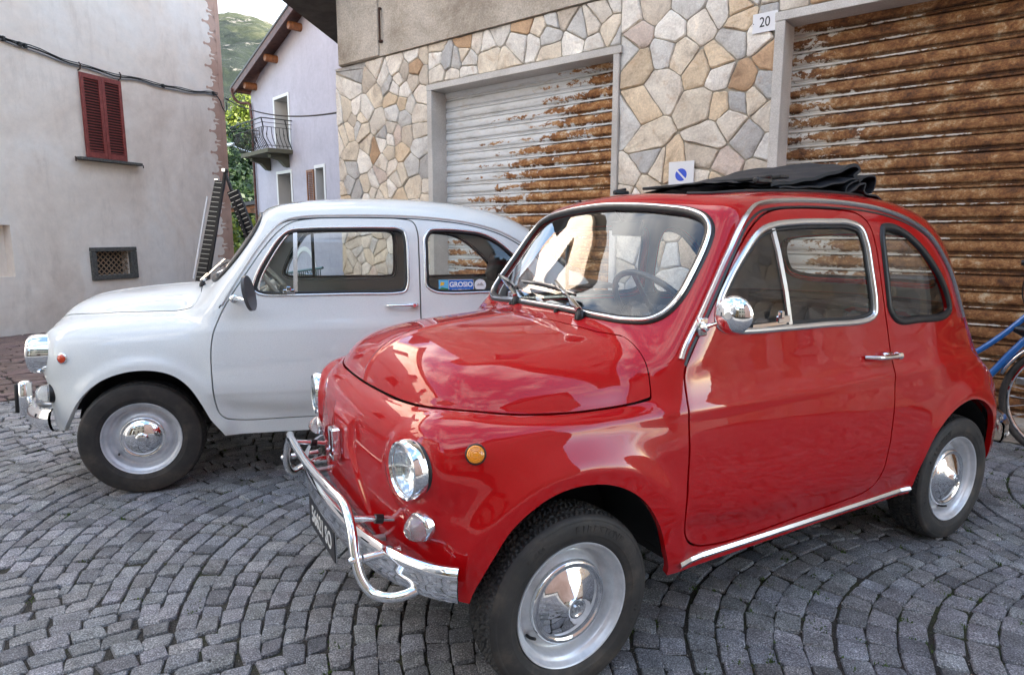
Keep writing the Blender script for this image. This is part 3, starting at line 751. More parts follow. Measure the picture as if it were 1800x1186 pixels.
    for (cx, cz, R) in D['wells']:
        for sg in (1, -1):
            mb = MB(); pts = [(cx+R*cos(a), cz+R*sin(a)) for a in np.linspace(radians(12), radians(172), 40)]
            V = []; ys = (D['well_y'], D['well_y']-.10, .34)
            for yy in ys: V += [(px, sg*min(yy, D['well_y']-.11*max(0., ((px-cx)/R-.55)/.45)), pz) for px, pz in pts]
            n = len(pts); Fq = [(r*n+i, r*n+i+1, (r+1)*n+i+1, (r+1)*n+i) for r in range(2) for i in range(n-1)]
            mb.add(V, Fq, True); mb.add([(px, sg*.34, pz) for px, pz in pts], [tuple(range(n))])
            mb.build('wheel_well', M_under, car)
    return D
def side_tube(B, xz, r, mat, name, car, both=True, out_=0., closed=True, prof=None, n=10, sides=(1, -1)):
    for sg in (sides if both else (1,)):
        p = B.on_side(xz, sg); nn = B.grad(p); p = p+nn*out_
        if prof is not None:
            V, F = sweep_n(p, nn, prof, closed); link_mesh(name, V, F, mat, car, smooth=True).data.set_sharp_from_angle(angle=radians(50))
        else: MB().tube(p, r, n, closed).build(name, mat, car)
def sweep_n(P, Nn, prof, closed):
    """sweep profile (side, out) with explicit normals"""
    P = np.asarray(P); m = len(P); Tn = (np.roll(P, -1, 0)-np.roll(P, 1, 0)) if closed else np.gradient(P, axis=0); Tn /= np.linalg.norm(Tn, axis=1)[:, None]+1e-12
    S = np.cross(Tn, Nn); S /= np.linalg.norm(S, axis=1)[:, None]+1e-12; pr = np.asarray(prof); n = len(pr)
    V = (P[:, None]+pr[None, :, 0, None]*S[:, None]+pr[None, :, 1, None]*Nn[:, None]).reshape(-1, 3); F = []
    for i in range(m if closed else m-1):
        j = (i+1) % m
        for q in range(n): q2 = (q+1) % n; F.append((i*n+q, j*n+q, j*n+q2, i*n+q2))
    if not closed: F.append(tuple(range(n))); F.append(tuple((m-1)*n+q for q in range(n))[::-1])
    a = (pr[:, 0]*np.roll(pr[:, 1], -1)-np.roll(pr[:, 0], -1)*pr[:, 1]).sum()
    if a < 0: F = [f[::-1] for f in F]
    return V, F
def halfround(w_, h, n=8, base=-.004):
    return [(-w_, base)]+[(w_*cos(a), base+(h-base)*sin(a)**.8 if sin(a) > 0 else base) for a in np.linspace(pi, 0, n)]+[(w_, base)]
def front_ring(B, yz, mat, name, car, prof, back=False):
    p = B.on_front(yz, x0=(-.9 if not back else -1.85), back=back); nn = B.grad(p)
    # smooth normals a little
    for _ in range(3): nn = (nn+np.roll(nn, 1, 0)+np.roll(nn, -1, 0)); nn /= np.linalg.norm(nn, axis=1)[:, None]
    V, F = sweep_n(p, nn, prof, True); o = link_mesh(name, V, F, mat, car, smooth=True); o.data.set_sharp_from_angle(angle=radians(50)); return o

RC = thing('parked_car', 'small glossy red vintage car with its black fabric roof folded back', 'car', (RED[0], RED[1], 0), RED[2])
RB = Body(red_spec)
DR = dict(
 hem=([-2.5, -2.3, -2.1, -1.6, -1.0, -.4, -.2, .2, .30, .5], [.30, .27, .26, .262, .262, .252, .262, .30, .325, .33]),
 arches=[catmull([(-.318, -.2), (-.316, .20), (-.309, .268), (-.286, .338), (-.254, .424), (-.203, .502), (-.144, .552), (-.073, .583), (.013, .594), (.094, .581), (.154, .550), (.198, .512), (.230, .460), (.262, .395), (.285, .33), (.30, .1), (.30, -.2)], 8),
         catmull([(-1.50, -.2), (-1.498, .1), (-1.500, .272), (-1.515, .382), (-1.573, .486), (-1.66, .550), (-1.74, .578), (-1.828, .586), (-1.935, .562), (-2.05, .492), (-2.10, .41), (-2.125, .30), (-2.13, .1), (-2.13, -.2)], 8)],
 side_windows=[catmull([(-.487, .972), (-.498, 1.015), (-.535, 1.070), (-.597, 1.138), (-.676, 1.207), (-.722, 1.234), (-.785, 1.250), (-.896, 1.259), (-1.04, 1.262), (-1.165, 1.260), (-1.222, 1.240), (-1.243, 1.185), (-1.250, 1.085), (-1.258, .985), (-1.250, .940), (-1.204, .920), (-.973, .919), (-.781, .921), (-.60, .925), (-.525, .934), (-.495, .950)], 6),
               catmull([(-1.318, 1.20), (-1.315, 1.141), (-1.316, 1.025), (-1.326, .950), (-1.375, .906), (-1.524, .900), (-1.694, .900), (-1.758, .925), (-1.749, .974), (-1.695, 1.052), (-1.620, 1.127), (-1.545, 1.187), (-1.476, 1.228), (-1.398, 1.250), (-1.340, 1.243)], 6)],
 screen=catmull([(0., .963), (.171, .961), (.322, .953), (.423, .951), (.492, .960), (.525, .984), (.540, 1.029), (.536, 1.101), (.522, 1.192), (.505, 1.234), (.470, 1.267), (.412, 1.289), (.304, 1.305), (.151, 1.317), (0, 1.322), (-.151, 1.317), (-.304, 1.305), (-.412, 1.289), (-.470, 1.267), (-.505, 1.234), (-.522, 1.192), (-.536, 1.101), (-.540, 1.029), (-.525, .984), (-.492, .960), (-.423, .951), (-.322, .953), (-.171, .961)], 6),
 rear_screen=catmull([(0, .985), (.2, .985), (.33, .992), (.385, 1.02), (.39, 1.08), (.37, 1.16), (.33, 1.205), (.2, 1.225), (0, 1.232), (-.2, 1.225), (-.33, 1.205), (-.37, 1.16), (-.39, 1.08), (-.385, 1.02), (-.33, .992), (-.2, .985)], 6),
 door=catmull([(-.360, .842), (-.355, .768), (-.352, .693), (-.350, .615), (-.344, .519), (-.341, .426), (-.357, .369), (-.410, .325), (-.483, .308), (-.603, .302), (-.861, .311), (-1.10, .319), (-1.20, .327), (-1.245, .345), (-1.272, .385), (-1.291, .477), (-1.308, .60), (-1.314, .695), (-1.320, .771), (-1.316, .859), (-1.303, .958), (-1.293, 1.045), (-1.285, 1.18), (-1.268, 1.25), (-1.225, 1.282), (-1.1, 1.295), (-.95, 1.297), (-.82, 1.290), (-.740, 1.270), (-.68, 1.235), (-.60, 1.160), (-.52, 1.058), (-.455, .975), (-.395, .895)], 6),
 lamp=(.457, .640, .069),
 roof_hole=catmull([(-.70, .36), (-.66, .30), (-.655, 0), (-.66, -.30), (-.70, -.36), (-.9, -.385), (-1.2, -.39), (-1.42, -.385), (-1.48, -.35), (-1.49, 0), (-1.48, .35), (-1.42, .385), (-1.2, .39), (-.9, .385)], 6),
 bonnet_rear=lambda ay: np.interp(ay, [0, .15, .372, .487, .549, .62], [-.188, -.192, -.25, -.302, -.318, -.324]),
 wells=[(-.01, .27, .315), (-1.83, .27, .305)], well_y=.615)
car_common(RB, RC, M_red, DR, M_trim, M_head)
# details of the red car
def rp_side(xz, sg=1): return RB.on_side(np.array([xz], float), sg)[0]
for k, o in enumerate(DR['side_windows']):
    if k == 0:
        side_tube(RB, sub_curve(o, .008), 0, M_alu, 'door_window_frame', RC, prof=halfround(.0115, .009))
        side_tube(RB, sub_curve(o, .024), .0055, M_rubber, 'door_window_seal', RC, out_=-.006)
    else:
        side_tube(RB, sub_curve(o, .011), 0, M_rubber, 'window_seal', RC, prof=halfround(.0145, .009))
front_ring(RB, sub_curve(DR['screen'], .010), M_rubber, 'windscreen_seal', RC, halfround(.0165, .011))
front_ring(RB, sub_curve(DR['screen'], .0085), M_chrome, 'windscreen_trim', RC, [(a, b+.010) for a, b in halfround(.0065, .0045)])
front_ring(RB, sub_curve(DR['rear_screen'], .010), M_rubber, 'rear_window_seal', RC, halfround(.0155, .009), back=True)
# roof hole edge
# drip rail
dr = catmull([(-.352, .872), (-.366, .895), (-.429, .976), (-.498, 1.068), (-.576, 1.169), (-.655, 1.258), (-.716, 1.293), (-.794, 1.308), (-.947, 1.317), (-1.086, 1.317), (-1.23, 1.311), (-1.366, 1.297), (-1.50, 1.267), (-1.61, 1.222), (-1.69, 1.157), (-1.775, 1.070), (-1.853, .958), (-1.899, .891)], 8, closed=False)
side_tube(RB, dr, 0, M_alu, 'drip_rail', RC, closed=False, prof=[(-.006, -.006), (-.008, .006), (-.004, .013), (.004, .013), (.008, .006), (.006, -.006)])
side_tube(RB, dr+[-.010, -.016], 0, M_rubber, 'door_top_seal', RC, closed=False, prof=[(-.004, -.005), (-.004, .001), (.004, .001), (.004, -.005)])
for sg in (1, -1):
    # quarter-light divider
    a = RB.on_side(np.array([(-.775, 1.248), (-.785, 1.16), (-.800, 1.04), (-.812, .924)]), sg); MB().tube(a+[0, -.004*sg, 0], 1, prof=[(-.008, -.004), (-.008, .004), (.008, .004), (.008, -.004)], up=(0, 1, 0)).build('quarter_light_bar', M_alu, RC)
    q = catmull([(-.765, 1.238), (-.715, 1.222), (-.665, 1.185), (-.60, 1.118), (-.545, 1.055), (-.520, .99), (-.55, .95)], 6, closed=False); side_tube(RB, q, .0045, M_alu, 'quarter_light_frame', RC, out_=-.004, closed=False, sides=(sg,))
    b = rp_side((-.765, .958), sg); k = MB().box(b+[0, .008*sg, 0], (.055, .012, .022), bev=.004).box(b+[.02, .016*sg, .016], (.018, .014, .024), bev=.004).bar(b+[-.01, .010*sg, -.01], b+[.13, .004*sg, -.014], .006, .010); k.build('quarter_light_catch', M_chrome, RC)
# sill strips
for sg in (1, -1):
    st = np.stack([np.linspace(-.345, -1.49, 24), np.full(24, .284)], 1); p = RB.on_side(st, sg)
    V, F = sweep_n(p, np.tile([0, sg*1., 0], (24, 1)), [(-.0095, -.004), (-.0095, .006), (.0, .011), (.0095, .006), (.0095, -.004)], False); link_mesh('sill_strip', V, F, M_alu, RC)
    # handle
    h0 = rp_side((-1.165, .806), sg); h1 = rp_side((-1.315, .802), sg); mid = (h0+h1)/2
    hp = np.array([h0+[.0, .004*sg, .0], h0+[-.02, .020*sg, 0], mid+[.03, .032*sg, .001], h1+[.03, .033*sg, .001], h1+[.0, .032*sg, .001]])
    hp = catmull(hp, 5, closed=False); MB().tube(hp, np.linspace(.006, .0105, len(hp)), 12).box(mid+[-.04, .010*sg, 0], (.05, .02, .022), bev=.006).tube([h1+[.012, .03*sg, 0], h1+[-.006, .032*sg, 0]], .0135, 14).build('door_handle', M_chrome, RC)
    # scoop plate behind handle
# side repeaters
for sg in (1, -1):
    p = rp_side((.263, .696), sg); nn = RB.grad(p[None])[0]; R_ = Vector(nn).to_track_quat('Z', 'Y').to_matrix().to_4x4(); R_.translation = Vector(p)
    MB().lathe([(.0255, -.003), (.0255, .004), (.023, .0065), (.0215, .0065)], 40, R_).build('repeater_ring', M_rubber, RC)
    MB().lathe([(.0215, .003), (.0215, .008), (.020, .011), (.0175, .0125), (.0165, .0115), (.0135, .0135), (.0125, .0125), (.0085, .0145), (.0075, .0135), (.004, .015), (0, .015)], 40, R_).build('side_repeater', M_amber, RC)
# headlights
def headlight(B, car, x, y, z, r, depth, gasket=True, tilt=0.):
    for sg in (1, -1):
        R_ = Matrix.Rotation(tilt*sg, 4, 'Z') @ Matrix.Rotation(pi/2, 4, 'Y'); R_ = Matrix.Translation((x, y*sg, z)) @ R_      # z axis -> +x
        # chrome shell with peaked rim
        ring = MB().lathe([(r*.99, -depth-.05), (r*1.03, -depth), (r*1.05, -depth*.35), (r*1.03, -.004), (r*.99, .004), (r*.93, .006), (r*.89, .003), (r*.87, -.004)], 72, R_).build('headlight_ring', M_chrome, car)
        if gasket: MB().lathe([(r*1.0, -depth-.016), (r*1.055, -depth-.012), (r*1.065, -depth-.004), (r*1.03, -depth+.002)], 60, R_).build('headlight_gasket', M_rubber, car)
        lens = MB(); lens.lathe([(r*.88, -.002), (r*.80, .004), (r*.6, .010), (r*.35, .014), (0, .016)], 64, R_)
        lo = lens.build('headlight', M_lensg, car)
        MB().lathe([(r*.87, -.006), (r*.80, -.018), (r*.62, -.032), (r*.35, -.042), (.012, -.046)], 56, R_).build('reflector', M_reflect, lo)
        bars = MB()                                                # lens fluting
        for k in range(-7, 8):
            yy = k*r*.108; hh = math.sqrt(max((r*.80)**2-yy*yy, 1e-6)); off = .0025+.012*(1-(yy/r)**2)
            for (z0, z1) in ((-hh*.95, hh*.30),):
                pts = [(zz, yy+0., ) for zz in (z0, (z0+z1)/2, z1)]
                p3 = [R_ @ Vector((-zz, yy, .012*(1-((zz*zz+yy*yy)/(r*r)))-.003)) for zz, yy in pts]; bars.tube([tuple(q) for q in p3], .0017, 5)
        bars.build('lens_fluting', M_lensg, lo)
        MB().lathe([(0, -.012), (.008, -.014), (.011, -.022), (.009, -.034), (.012, -.044)], 20, R_).build('bulb', M_clear, lo)
headlight(RB, RC, .400, .457, .640, .0735, .030, True, .12)
# front indicator lamps
for sg in (1, -1):
    p = RB.on_front(np.array([(sg*.498, .508)]), x0=-.1)[0]; nn = RB.grad(p[None])[0]; nn = nn*.6+np.array([.4, 0, .0]); nn /= np.linalg.norm(nn)
    R_ = Vector(nn).to_track_quat('Z', 'Y').to_matrix().to_4x4(); R_.translation = Vector(p)+Vector(nn)*.004
    mb = MB().lathe([(.038, -.01), (.038, .006), (.0365, .012), (.034, .014)], 48, R_); mb.build('indicator_base', M_chrome, RC)
    prof = [(.0345, .010)]
    for k in range(9):
        r1 = .0345*math.sqrt(max(1-(k/9)**1.7, 0)); prof += [(r1, .012+k*.0040), (r1-.0012, .0142+k*.0040)]
    prof += [(0, .0500)]
    MB().lathe(prof, 48, R_).build('front_indicator', M_clear, RC)
# nose badge: chrome frame with two uprights and moulding pieces
bx = RB.on_front(np.array([(0, .59)]), x0=-.1)[0][0]
mb = MB()
for yy in (-.019, .019): mb.box((bx+.016, yy, .590), (.026, .010, .092), bev=.0045)
for zz in (.546, .634): mb.box((bx+.017, 0, zz), (.024, .044, .011), bev=.004)
mb.build('nose_badge', M_chrome, RC)
# bumper blade
def bumper(car, path, prof, mat, name='bumper'):
    pts = np.asarray(path); V, F = sweep(pts, 1., prof=prof, up=(0, 0, 1), cap=False); o = link_mesh(name, V, F, mat, car, smooth=True); o.data.set_sharp_from_angle(angle=radians(35)); return o
half = [(.486, 0), (.484, .12), (.474, .26), (.452, .38), (.418, .48), (.375, .56), (.348, .592), (.325, .612)]
pl = catmull(np.array([(x, -y, 0) for x, y in half[::-1][:-1]]+[(x, y, 0) for x, y in half]), 8, closed=False); zc = .402-.010*(np.abs(pl[:, 1])/.6)**2; pl[:, 2] = zc
bp = [(-.002, -.042), (.006, -.041), (.013, -.030), (.017, -.012), (.018, .004), (.016, .020), (.018, .028), (.014, .040), (.006, .047), (-.004, .046), (.004, .040), (.009, .028), (.011, .0), (.006, -.030)]
bumper(RC, pl, [(-a, b) for a, b in bp] if False else bp, M_chrome)
for sg in (1, -1):
    MB().tube([(.35, sg*.30, .40), (.470, sg*.30, .405)], .010, 12).build('bumper_bracket', M_steel, RC)
# tubular nudge bar
nb = [(.32, -.47, .375), (.39, -.525, .362), (.450, -.515, .350), (.492, -.475, .352), (.512, -.448, .385), (.518, -.425, .43), (.515, -.385, .495), (.517, -.340, .532), (.528, -.26, .543), (.535, -.1, .543)]
nb = nb+[(a, -b, c) for a, b, c in nb[::-1]]; nb = catmull(nb, 8, closed=False)
nbar = MB().tube(nb, .0125, 16).build('nudge_bar', M_chrome, RC)
for sg in (1, -1):
    MB().tube([(.405, sg*.432, .425), (.500, sg*.432, .425)], .010, 12).build('stay', M_chrome, nbar)
    MB().lathe([(.0, .012), (.006, .011), (.009, .006), (.010, 0), (.010, -.02)], 16, Matrix.Translation((.525, sg*.43, .425)) @ Matrix.Rotation(pi/2, 4, 'Y')).build('bolt', M_chrome, nbar)
    MB().tube([(.41, sg*.30, .472), (.528, sg*.285, .535)] if False else [(.36, sg*.36, .47), (.50, sg*.36, .50)], .008, 10).build('stay', M_chrome, nbar); MB().tube([(.425, sg*.36, .483), (.445, sg*.36, .488)], .0125, 14).build('clamp', M_blackp, nbar)
# number plate
M_plate = Mat('black_plate', (.012, .012, .013), .35); M_wlet = Mat('white_lettering', (.75, .75, .73), .5)
pt = MB().box((.478, -.10, .285), (.004, .325, .10), bev=.0015).build('number_plate', M_plate, RC)
MB().box((.475, -.10, .285), (.004, .333, .108), bev=.002).build('plate_frame', M_alu, pt)
Mp = Matrix.Translation((.4806, -.10, .285)) @ Matrix(((0, 0, 1, 0), (1, 0, 0, 0), (0, 1, 0, 0), (0, 0, 0, 1)))
text_obj('plate_digits', '56621', .078, M_wlet, Mp @ Matrix.Translation((-.045, 0, 0)), pt, .0006, bold=.001, sx=.82)
text_obj('plate_letters', 'SO', .078, M_wlet, Mp @ Matrix.Translation((.092, 0, 0)), pt, .0006, bold=.001, sx=.82)
# wipers and washer jets
def wiper(car, B, y0, tip, b0, b1, seat):
    base = B.on_top(np.array([(seat, y0)]))[0]; b = Vector(base)
    w_ = MB().lathe([(.017, -.005), (.017, .006), (.013, .016), (.010, .024), (0, .026)], 20, Matrix.Translation(b)).build('wiper', M_blackp, car)
    def on(q, h): p = B.on_front(np.array([q])); n_ = B.grad(p); return Vector(p[0]+n_[0]*h)
    e = on(tip, .030); a0 = b+Vector((0.004, 0, .026)); k = a0+(e-a0)*.30; MB().bar(a0, k, .016, .012).tube([tuple(a0), tuple(k)], .008, 8).build('wiper_arm', M_chrome, w_); MB().bar(a0+(e-a0)*.27, e, .0085, .006).build('wiper_rod', M_chrome, w_)
    t = np.linspace(0, 1, 8); q = [(b0[0]+(b1[0]-b0[0])*u, b0[1]+(b1[1]-b0[1])*u+.006*math.sin(u*pi)) for u in t]
    bl = MB().tube([tuple(on(p, .022)) for p in q], .0042, 6).tube([tuple(on(p, .030)) for p in q[2:6]], .004, 6); bl.build('wiper_blade', M_steel, w_); MB().tube([tuple(on(p, .013)) for p in q], .0035, 6).build('wiper_rubber', M_rubber, w_)
    return w_
wiper(RC, RB, .255, (.035, 1.035), (-.205, 1.025), (.167, 1.006), -.268); wiper(RC, RB, -.135, (-.47, 1.030), (-.50, 1.028), (-.22, 1.003), -.262)
for y0 in (.14, -.16):
    b = Vector(RB.on_top(np.array([(-.255, y0)]))[0]); MB().lathe([(.008, -.002), (.008, .004), (.006, .007), (.006, .010), (.003, .012), (0, .012)], 14, Matrix.Translation(b)).build('washer_jet', M_blackp, RC)
# door mirror
b = rp_side((-.432, .957)); mr = MB().box(b+[0, .006, 0], (.034, .016, .052), bev=.004).lathe([(0, .014), (.010, .012), (.014, .005), (.014, 0)], 16, Matrix.Translation(Vector(b)+Vector((0, .014, 0))) @ Matrix.Rotation(-pi/2, 4, 'X'))
hd = Vector((-.405, .745, 1.006))
mr.tube([b+[0, .018, 0], b+[-.01, .06, .018], tuple(hd+Vector((.018, -.02, .004)))], .0055, 10)
mro = mr.build('door_mirror', M_chrome, RC)
Rm_ = Matrix.Translation(hd) @ Vector((.93, .36, .05)).to_track_quat('Z', 'Y').to_matrix().to_4x4()
MB().lathe([(.049, -.004), (.0505, .0), (.049, .004), (.043, .013), (.032, .020), (.017, .025), (0, .027)], 56, Rm_).tube([tuple(Rm_ @ Vector((0, 0, .026))), tuple(Rm_ @ Vector((0, 0, .040)))], .010, 14).build('mirror_head', M_chrome, mro)
MB().lathe([(0, -.003), (.048, -.003)], 40, Rm_).build('mirror_glass', M_reflect, mro)
# folded fabric roof
M_canvas = Mat('black_canvas', (.012, .013, .018), .55); v = M_canvas.coord('Object'); M_canvas.bump(M_canvas.noise(v, 500, 2), .35, .001)
def cloth(name, prof, hw, par=None, th=.004, sag=0.):
    P = catmull([(a, 0, b) for a, b in prof], 8, closed=False); n = len(P); ys = np.linspace(-hw, hw, 15); V = []; F = []
    for d in (0, 1):
        T_ = np.gradient(P, axis=0); T_ /= np.linalg.norm(T_, axis=1)[:, None]; nn = np.stack([-T_[:, 2], 0*T_[:, 0], T_[:, 0]], 1)
        for yy in ys:
            q = P+nn*th*(.5-d); q = q.copy(); q[:, 1] = yy; q[:, 2] -= sag*(yy/hw)**2; q[:, 2] += .0045*np.sin(yy*23+q[:, 0]*31)*np.sin(q[:, 0]*17+1.3)+.003*np.sin(yy*61+q[:, 0]*13); q[:, 0] += .010*np.sin(yy*9+2); V += q.tolist()
    m = len(ys)
    def id_(d, j, i): return d*m*n+j*n+i
    for j in range(m-1):
        for i in range(n-1):
            F.append((id_(0, j, i), id_(0, j+1, i), id_(0, j+1, i+1), id_(0, j, i+1))); F.append((id_(1, j, i), id_(1, j, i+1), id_(1, j+1, i+1), id_(1, j+1, i)))
    for i in range(n-1):
        F.append((id_(0, 0, i), id_(0, 0, i+1), id_(1, 0, i+1), id_(1, 0, i))); F.append((id_(0, m-1, i+1), id_(0, m-1, i), id_(1, m-1, i), id_(1, m-1, i+1)))
    o = link_mesh(name, V, F, M_canvas, par, smooth=True); o.data.set_sharp_from_angle(angle=radians(50)); return o
fr = cloth('fabric_roof', [(-1.0, 1.402), (-1.05, 1.409), (-1.12, 1.422), (-1.25, 1.444), (-1.38, 1.468), (-1.48, 1.492), (-1.50, 1.478), (-1.47, 1.452), (-1.50, 1.440), (-1.53, 1.455)], .345, RC, .012, .022)
cloth('fabric_fold', [(-1.02, 1.399), (-1.22, 1.412), (-1.36, 1.432), (-1.43, 1.445), (-1.475, 1.436), (-1.455, 1.408), (-1.395, 1.400), (-1.40, 1.418), (-1.46, 1.440), (-1.53, 1.462), (-1.575, 1.452), (-1.57, 1.415), (-1.555, 1.395)], .365, fr, .005, .028)
cloth('fabric_fold', [(-1.30, 1.394), (-1.40, 1.396), (-1.47, 1.425), (-1.505, 1.432), (-1.50, 1.405), (-1.53, 1.392), (-1.58, 1.386), (-1.62, 1.372)], .37, fr, .006, .028)
MB().box((-1.06, 0, 1.412), (.05, .72, .012), bev=.004).build('roof_clip', M_blackp, fr)
for sg in (1, -1): MB().box((-.93, .375*sg, 1.392), (.075, .025, .018), bev=.004).tube([(-.90, .38*sg, 1.398), (-.96, .38*sg, 1.408)], .006, 8).build('roof_catch', M_blackp, fr)
for sg in (1, -1):
    e = [(x_, sg*y_) for x_, y_ in ((-.66, .30), (-.70, .372), (-.9, .398), (-1.2, .403), (-1.42, .397), (-1.5, .37))]
    tp = RB.on_top(catmull(np.array(e), 5, closed=False), z0=.9); MB().tube(tp+[0, 0, .002], .006, 8).build('roof_edge_seal', M_rubber, RC)
# cabin
def seat(car, x, y, mat, w_=.44, h=.56, z=.42, ribs=7, back_rake=.22, name='seat'):
    s = MB().box((x+.20, y, z+.05), (.46, w_, .13), bev=.045)
    so_ = s.build(name, mat, car, auto=60)
    R_ = Matrix.Rotation(-back_rake, 3, 'Y'); c = Vector((x-.07, y, z+.10+h/2)); b = MB()
    for k in range(ribs):
        yy = y-w_/2+w_*(k+.5)/ribs; b.box(c+Vector((.0, yy-y, 0)), (.10-.012*abs(k-(ribs-1)/2)/ribs*2, w_/ribs*1.02, h*(1-.05*abs(k-(ribs-1)/2)/ribs*2)), R_, bev=.028)
    b.build('backrest', mat, so_, auto=60); return so_
for yy in (.27, -.27): seat(RC, -1.02, yy, M_seat, h=.40, z=.40)
mb = MB().box((-1.62, 0, .60), (.45, 1.02, .12), bev=.04); rs = mb.build('rear_seat', M_seat, RC, auto=60)
b = MB()
for k in range(10): b.box((-1.86, -.46+k*.102, .74), (.09, .104, .26), Matrix.Rotation(-.35, 3, 'Y'), bev=.02)
b.build('backrest', M_seat, rs, auto=60)
MB().box((-1.98, 0, .90), (.22, .92, .02), bev=.006).build('parcel_shelf', M_trim, RC)
MB().box((-.43, 0, .885), (.16, .92, .10), bev=.03).build('dashboard', M_red, RC, auto=60)
MB().lathe([(.055, 0), (.055, .03), (.045, .035)], 30, Matrix.Translation((-.47, .27, .935)) @ Matrix.Rotation(-pi/2+.3, 4, 'Y')).build('instrument', M_blackp, RC)
def steering(car, c, r, tilt, mat):
    R_ = Matrix.Translation(c) @ Matrix.Rotation(-tilt, 4, 'Y'); a = np.linspace(0, 2*pi, 49)[:-1]
    p = [tuple(R_ @ Vector((r*cos(t), r*sin(t), 0))) for t in a]; mb = MB().tube(p, .0105, 12, closed=True)
    for t in (0.15, pi-.15, -pi/2): mb.bar(R_ @ Vector((0, 0, -.015)), R_ @ Vector((r*cos(t+pi/2), r*sin(t+pi/2), 0)), .022, .006)
    mb.lathe([(0, .008), (.025, .004), (.032, -.012), (.030, -.03), (.018, -.05)], 24, R_); mb.tube([tuple(R_ @ Vector((0, 0, -.04))), tuple(R_ @ Vector((0, 0, -.30)))], .016, 10)
    return mb.build('steering_wheel', mat, car)
steering(RC, Vector((-.58, .27, .945)), .185, radians(52), M_blackp)
MB().box((-.66, 0, 1.235), (.018, .17, .055), Matrix.Rotation(.1, 3, 'Y'), bev=.008).tube([(-.64, 0, 1.26), (-.60, 0, 1.31)], .006, 8).build('rear_view_mirror', M_blackp, RC)
# rear bumper
half = [(-2.475, 0), (-2.47, .2), (-2.43, .38), (-2.37, .50), (-2.29, .585), (-2.20, .632), (-2.13, .648)]
pl = catmull(np.array([(x, -y, .40) for x, y in half[::-1][:-1]]+[(x, y, .40) for x, y in half]), 8, closed=False)
bumper(RC, pl[::-1], bp, M_chrome)
nb = [(-2.38, .57, .34), (-2.46, .52, .335), (-2.50, .47, .37), (-2.505, .45, .45), (-2.49, .44, .515), (-2.46, .42, .53), (-2.40, .40, .53)]
for sg in (1, -1): MB().tube(catmull([(a, sg*b_, c) for a, b_, c in nb], 6, closed=False), .0125, 12).build('rear_nudge_bar', M_chrome, RC)
# wheels
redpat = dict(n=96, grooves=[(-.62, .05), (-.22, .05), (.22, .05), (.62, .05)], gw=.045, skew=.35, edge=.0, only_edge=False, zf=.5)
TX = [('FIRESTONE', radians(112), .023), ('F-560', radians(55), .015), ('145-12', radians(200), .014)]
W0 = make_wheel(.254, .071, 'cone', TX, redpat)
put_wheel(W0, RC, 0, .560, .249, True, first=True, spin=0.)
put_wheel(W0, RC, -1.84, .567, .249, True, spin=1.1); put_wheel(W0, RC, 0, -.560, .249, False, spin=.4); put_wheel(W0, RC, -1.84, -.567, .249, False, spin=2.)
# ------------------------------------------------------------------ the pale grey car
def whi_bump(x, ay, z):
    side = sstep(.40, .54, ay)
    b = ring_bump(x, z, -.045, .285, .335, .035, .016)*side*sstep(.20, .32, z)
    b += ring_bump(x, z, -2.0, .285, .335, .045, .018)*side*sstep(.20, .32, z)
    b += .005*gsw(z, .775, .03)*side*sstep(.1, -.4, x)
    b -= .006*sstep(.475, .462, z)*side*sstep(-.30, -.36, x)
    nose = sstep(.20, .34, x); rr = np.hypot(ay-.50, z-.66); b += nose*.012*(1-sstep(.085, .16, rr))
    return b
def whi_bon(x, ay, z): return .004*gsw(ay, .0, .02)*sstep(-.2, -.1, x)
whi_spec = dict(
 planF=[(.530, 0), (.522, .15), (.500, .30), (.462, .42), (.412, .51), (.345, .582), (.25, .632), (.12, .658), (-.3, .672), (-.9, .682), (-1.5, .685), (-2.0, .675), (-2.25, .645), (-2.45, .57), (-2.58, .40), (-2.63, .2), (-2.635, 0)],
 insetF=([0, .22, .32, .42, .52, .62, .72, .80, .9], [.045, .026, .014, .006, .0, .0, .003, .010, .03]),
 sideF=[(.49, .05), (.525, .25), (.56, .42), (.565, .58), (.548, .70), (.50, .785), (.42, .828), (.2, .850), (-.3, .868), (-1.2, .885), (-1.8, .870), (-2.1, .83), (-2.35, .74), (-2.52, .6), (-2.62, .45), (-2.65, .3), (-2.62, .05), (-1, .0)],
 crownF=.10, kF=.26,
 planB=[(.500, 0), (.490, .15), (.455, .28), (.39, .375), (.30, .435), (.2, .468), (.05, .490), (-.1, .505), (-.25, .512), (-.45, .49), (-.8, .42), (-1.1, .3), (-1.15, 0)],
 sideB=[(.545, .55), (.555, .66), (.548, .74), (.515, .805), (.44, .858), (.33, .897), (.15, .927), (-.1, .949), (-.3, .958), (-.6, .965), (-1.1, .9), (-1.1, .5)],
 crownB=.34, kB=.25, kFB=.03,
 sideG=[(.02, .60), (-.12, .78), (-.265, .975), (-.40, 1.152), (-.48, 1.262), (-.525, 1.325), (-.575, 1.362), (-.70, 1.388), (-.85, 1.403), (-1.05, 1.410), (-1.3, 1.407), (-1.55, 1.388), (-1.76, 1.350), (-1.94, 1.288), (-2.10, 1.190), (-2.27, 1.05), (-2.43, .88), (-2.57, .66), (-2.5, .5), (-1, .4)],
 cG=(.23, -.45), crownG=.13,
 wG=([.5, .76, .90, 1.00, 1.10, 1.20, 1.28, 1.34, 1.5], [.69, .672, .645, .625, .603, .578, .552, .525, .45]), wGr=.12, kG=(.13, .20), kFG=.08,
 spine=(.02, -1.95), spz=.62, bump=staticmethod(whi_bump), bonbump=staticmethod(whi_bon))
WC = thing('parked_car', 'larger pale grey vintage car with chrome hub caps, parked behind the red car', 'car', (WHI[0], WHI[1], 0), WHI[2])
WB = Body(whi_spec)
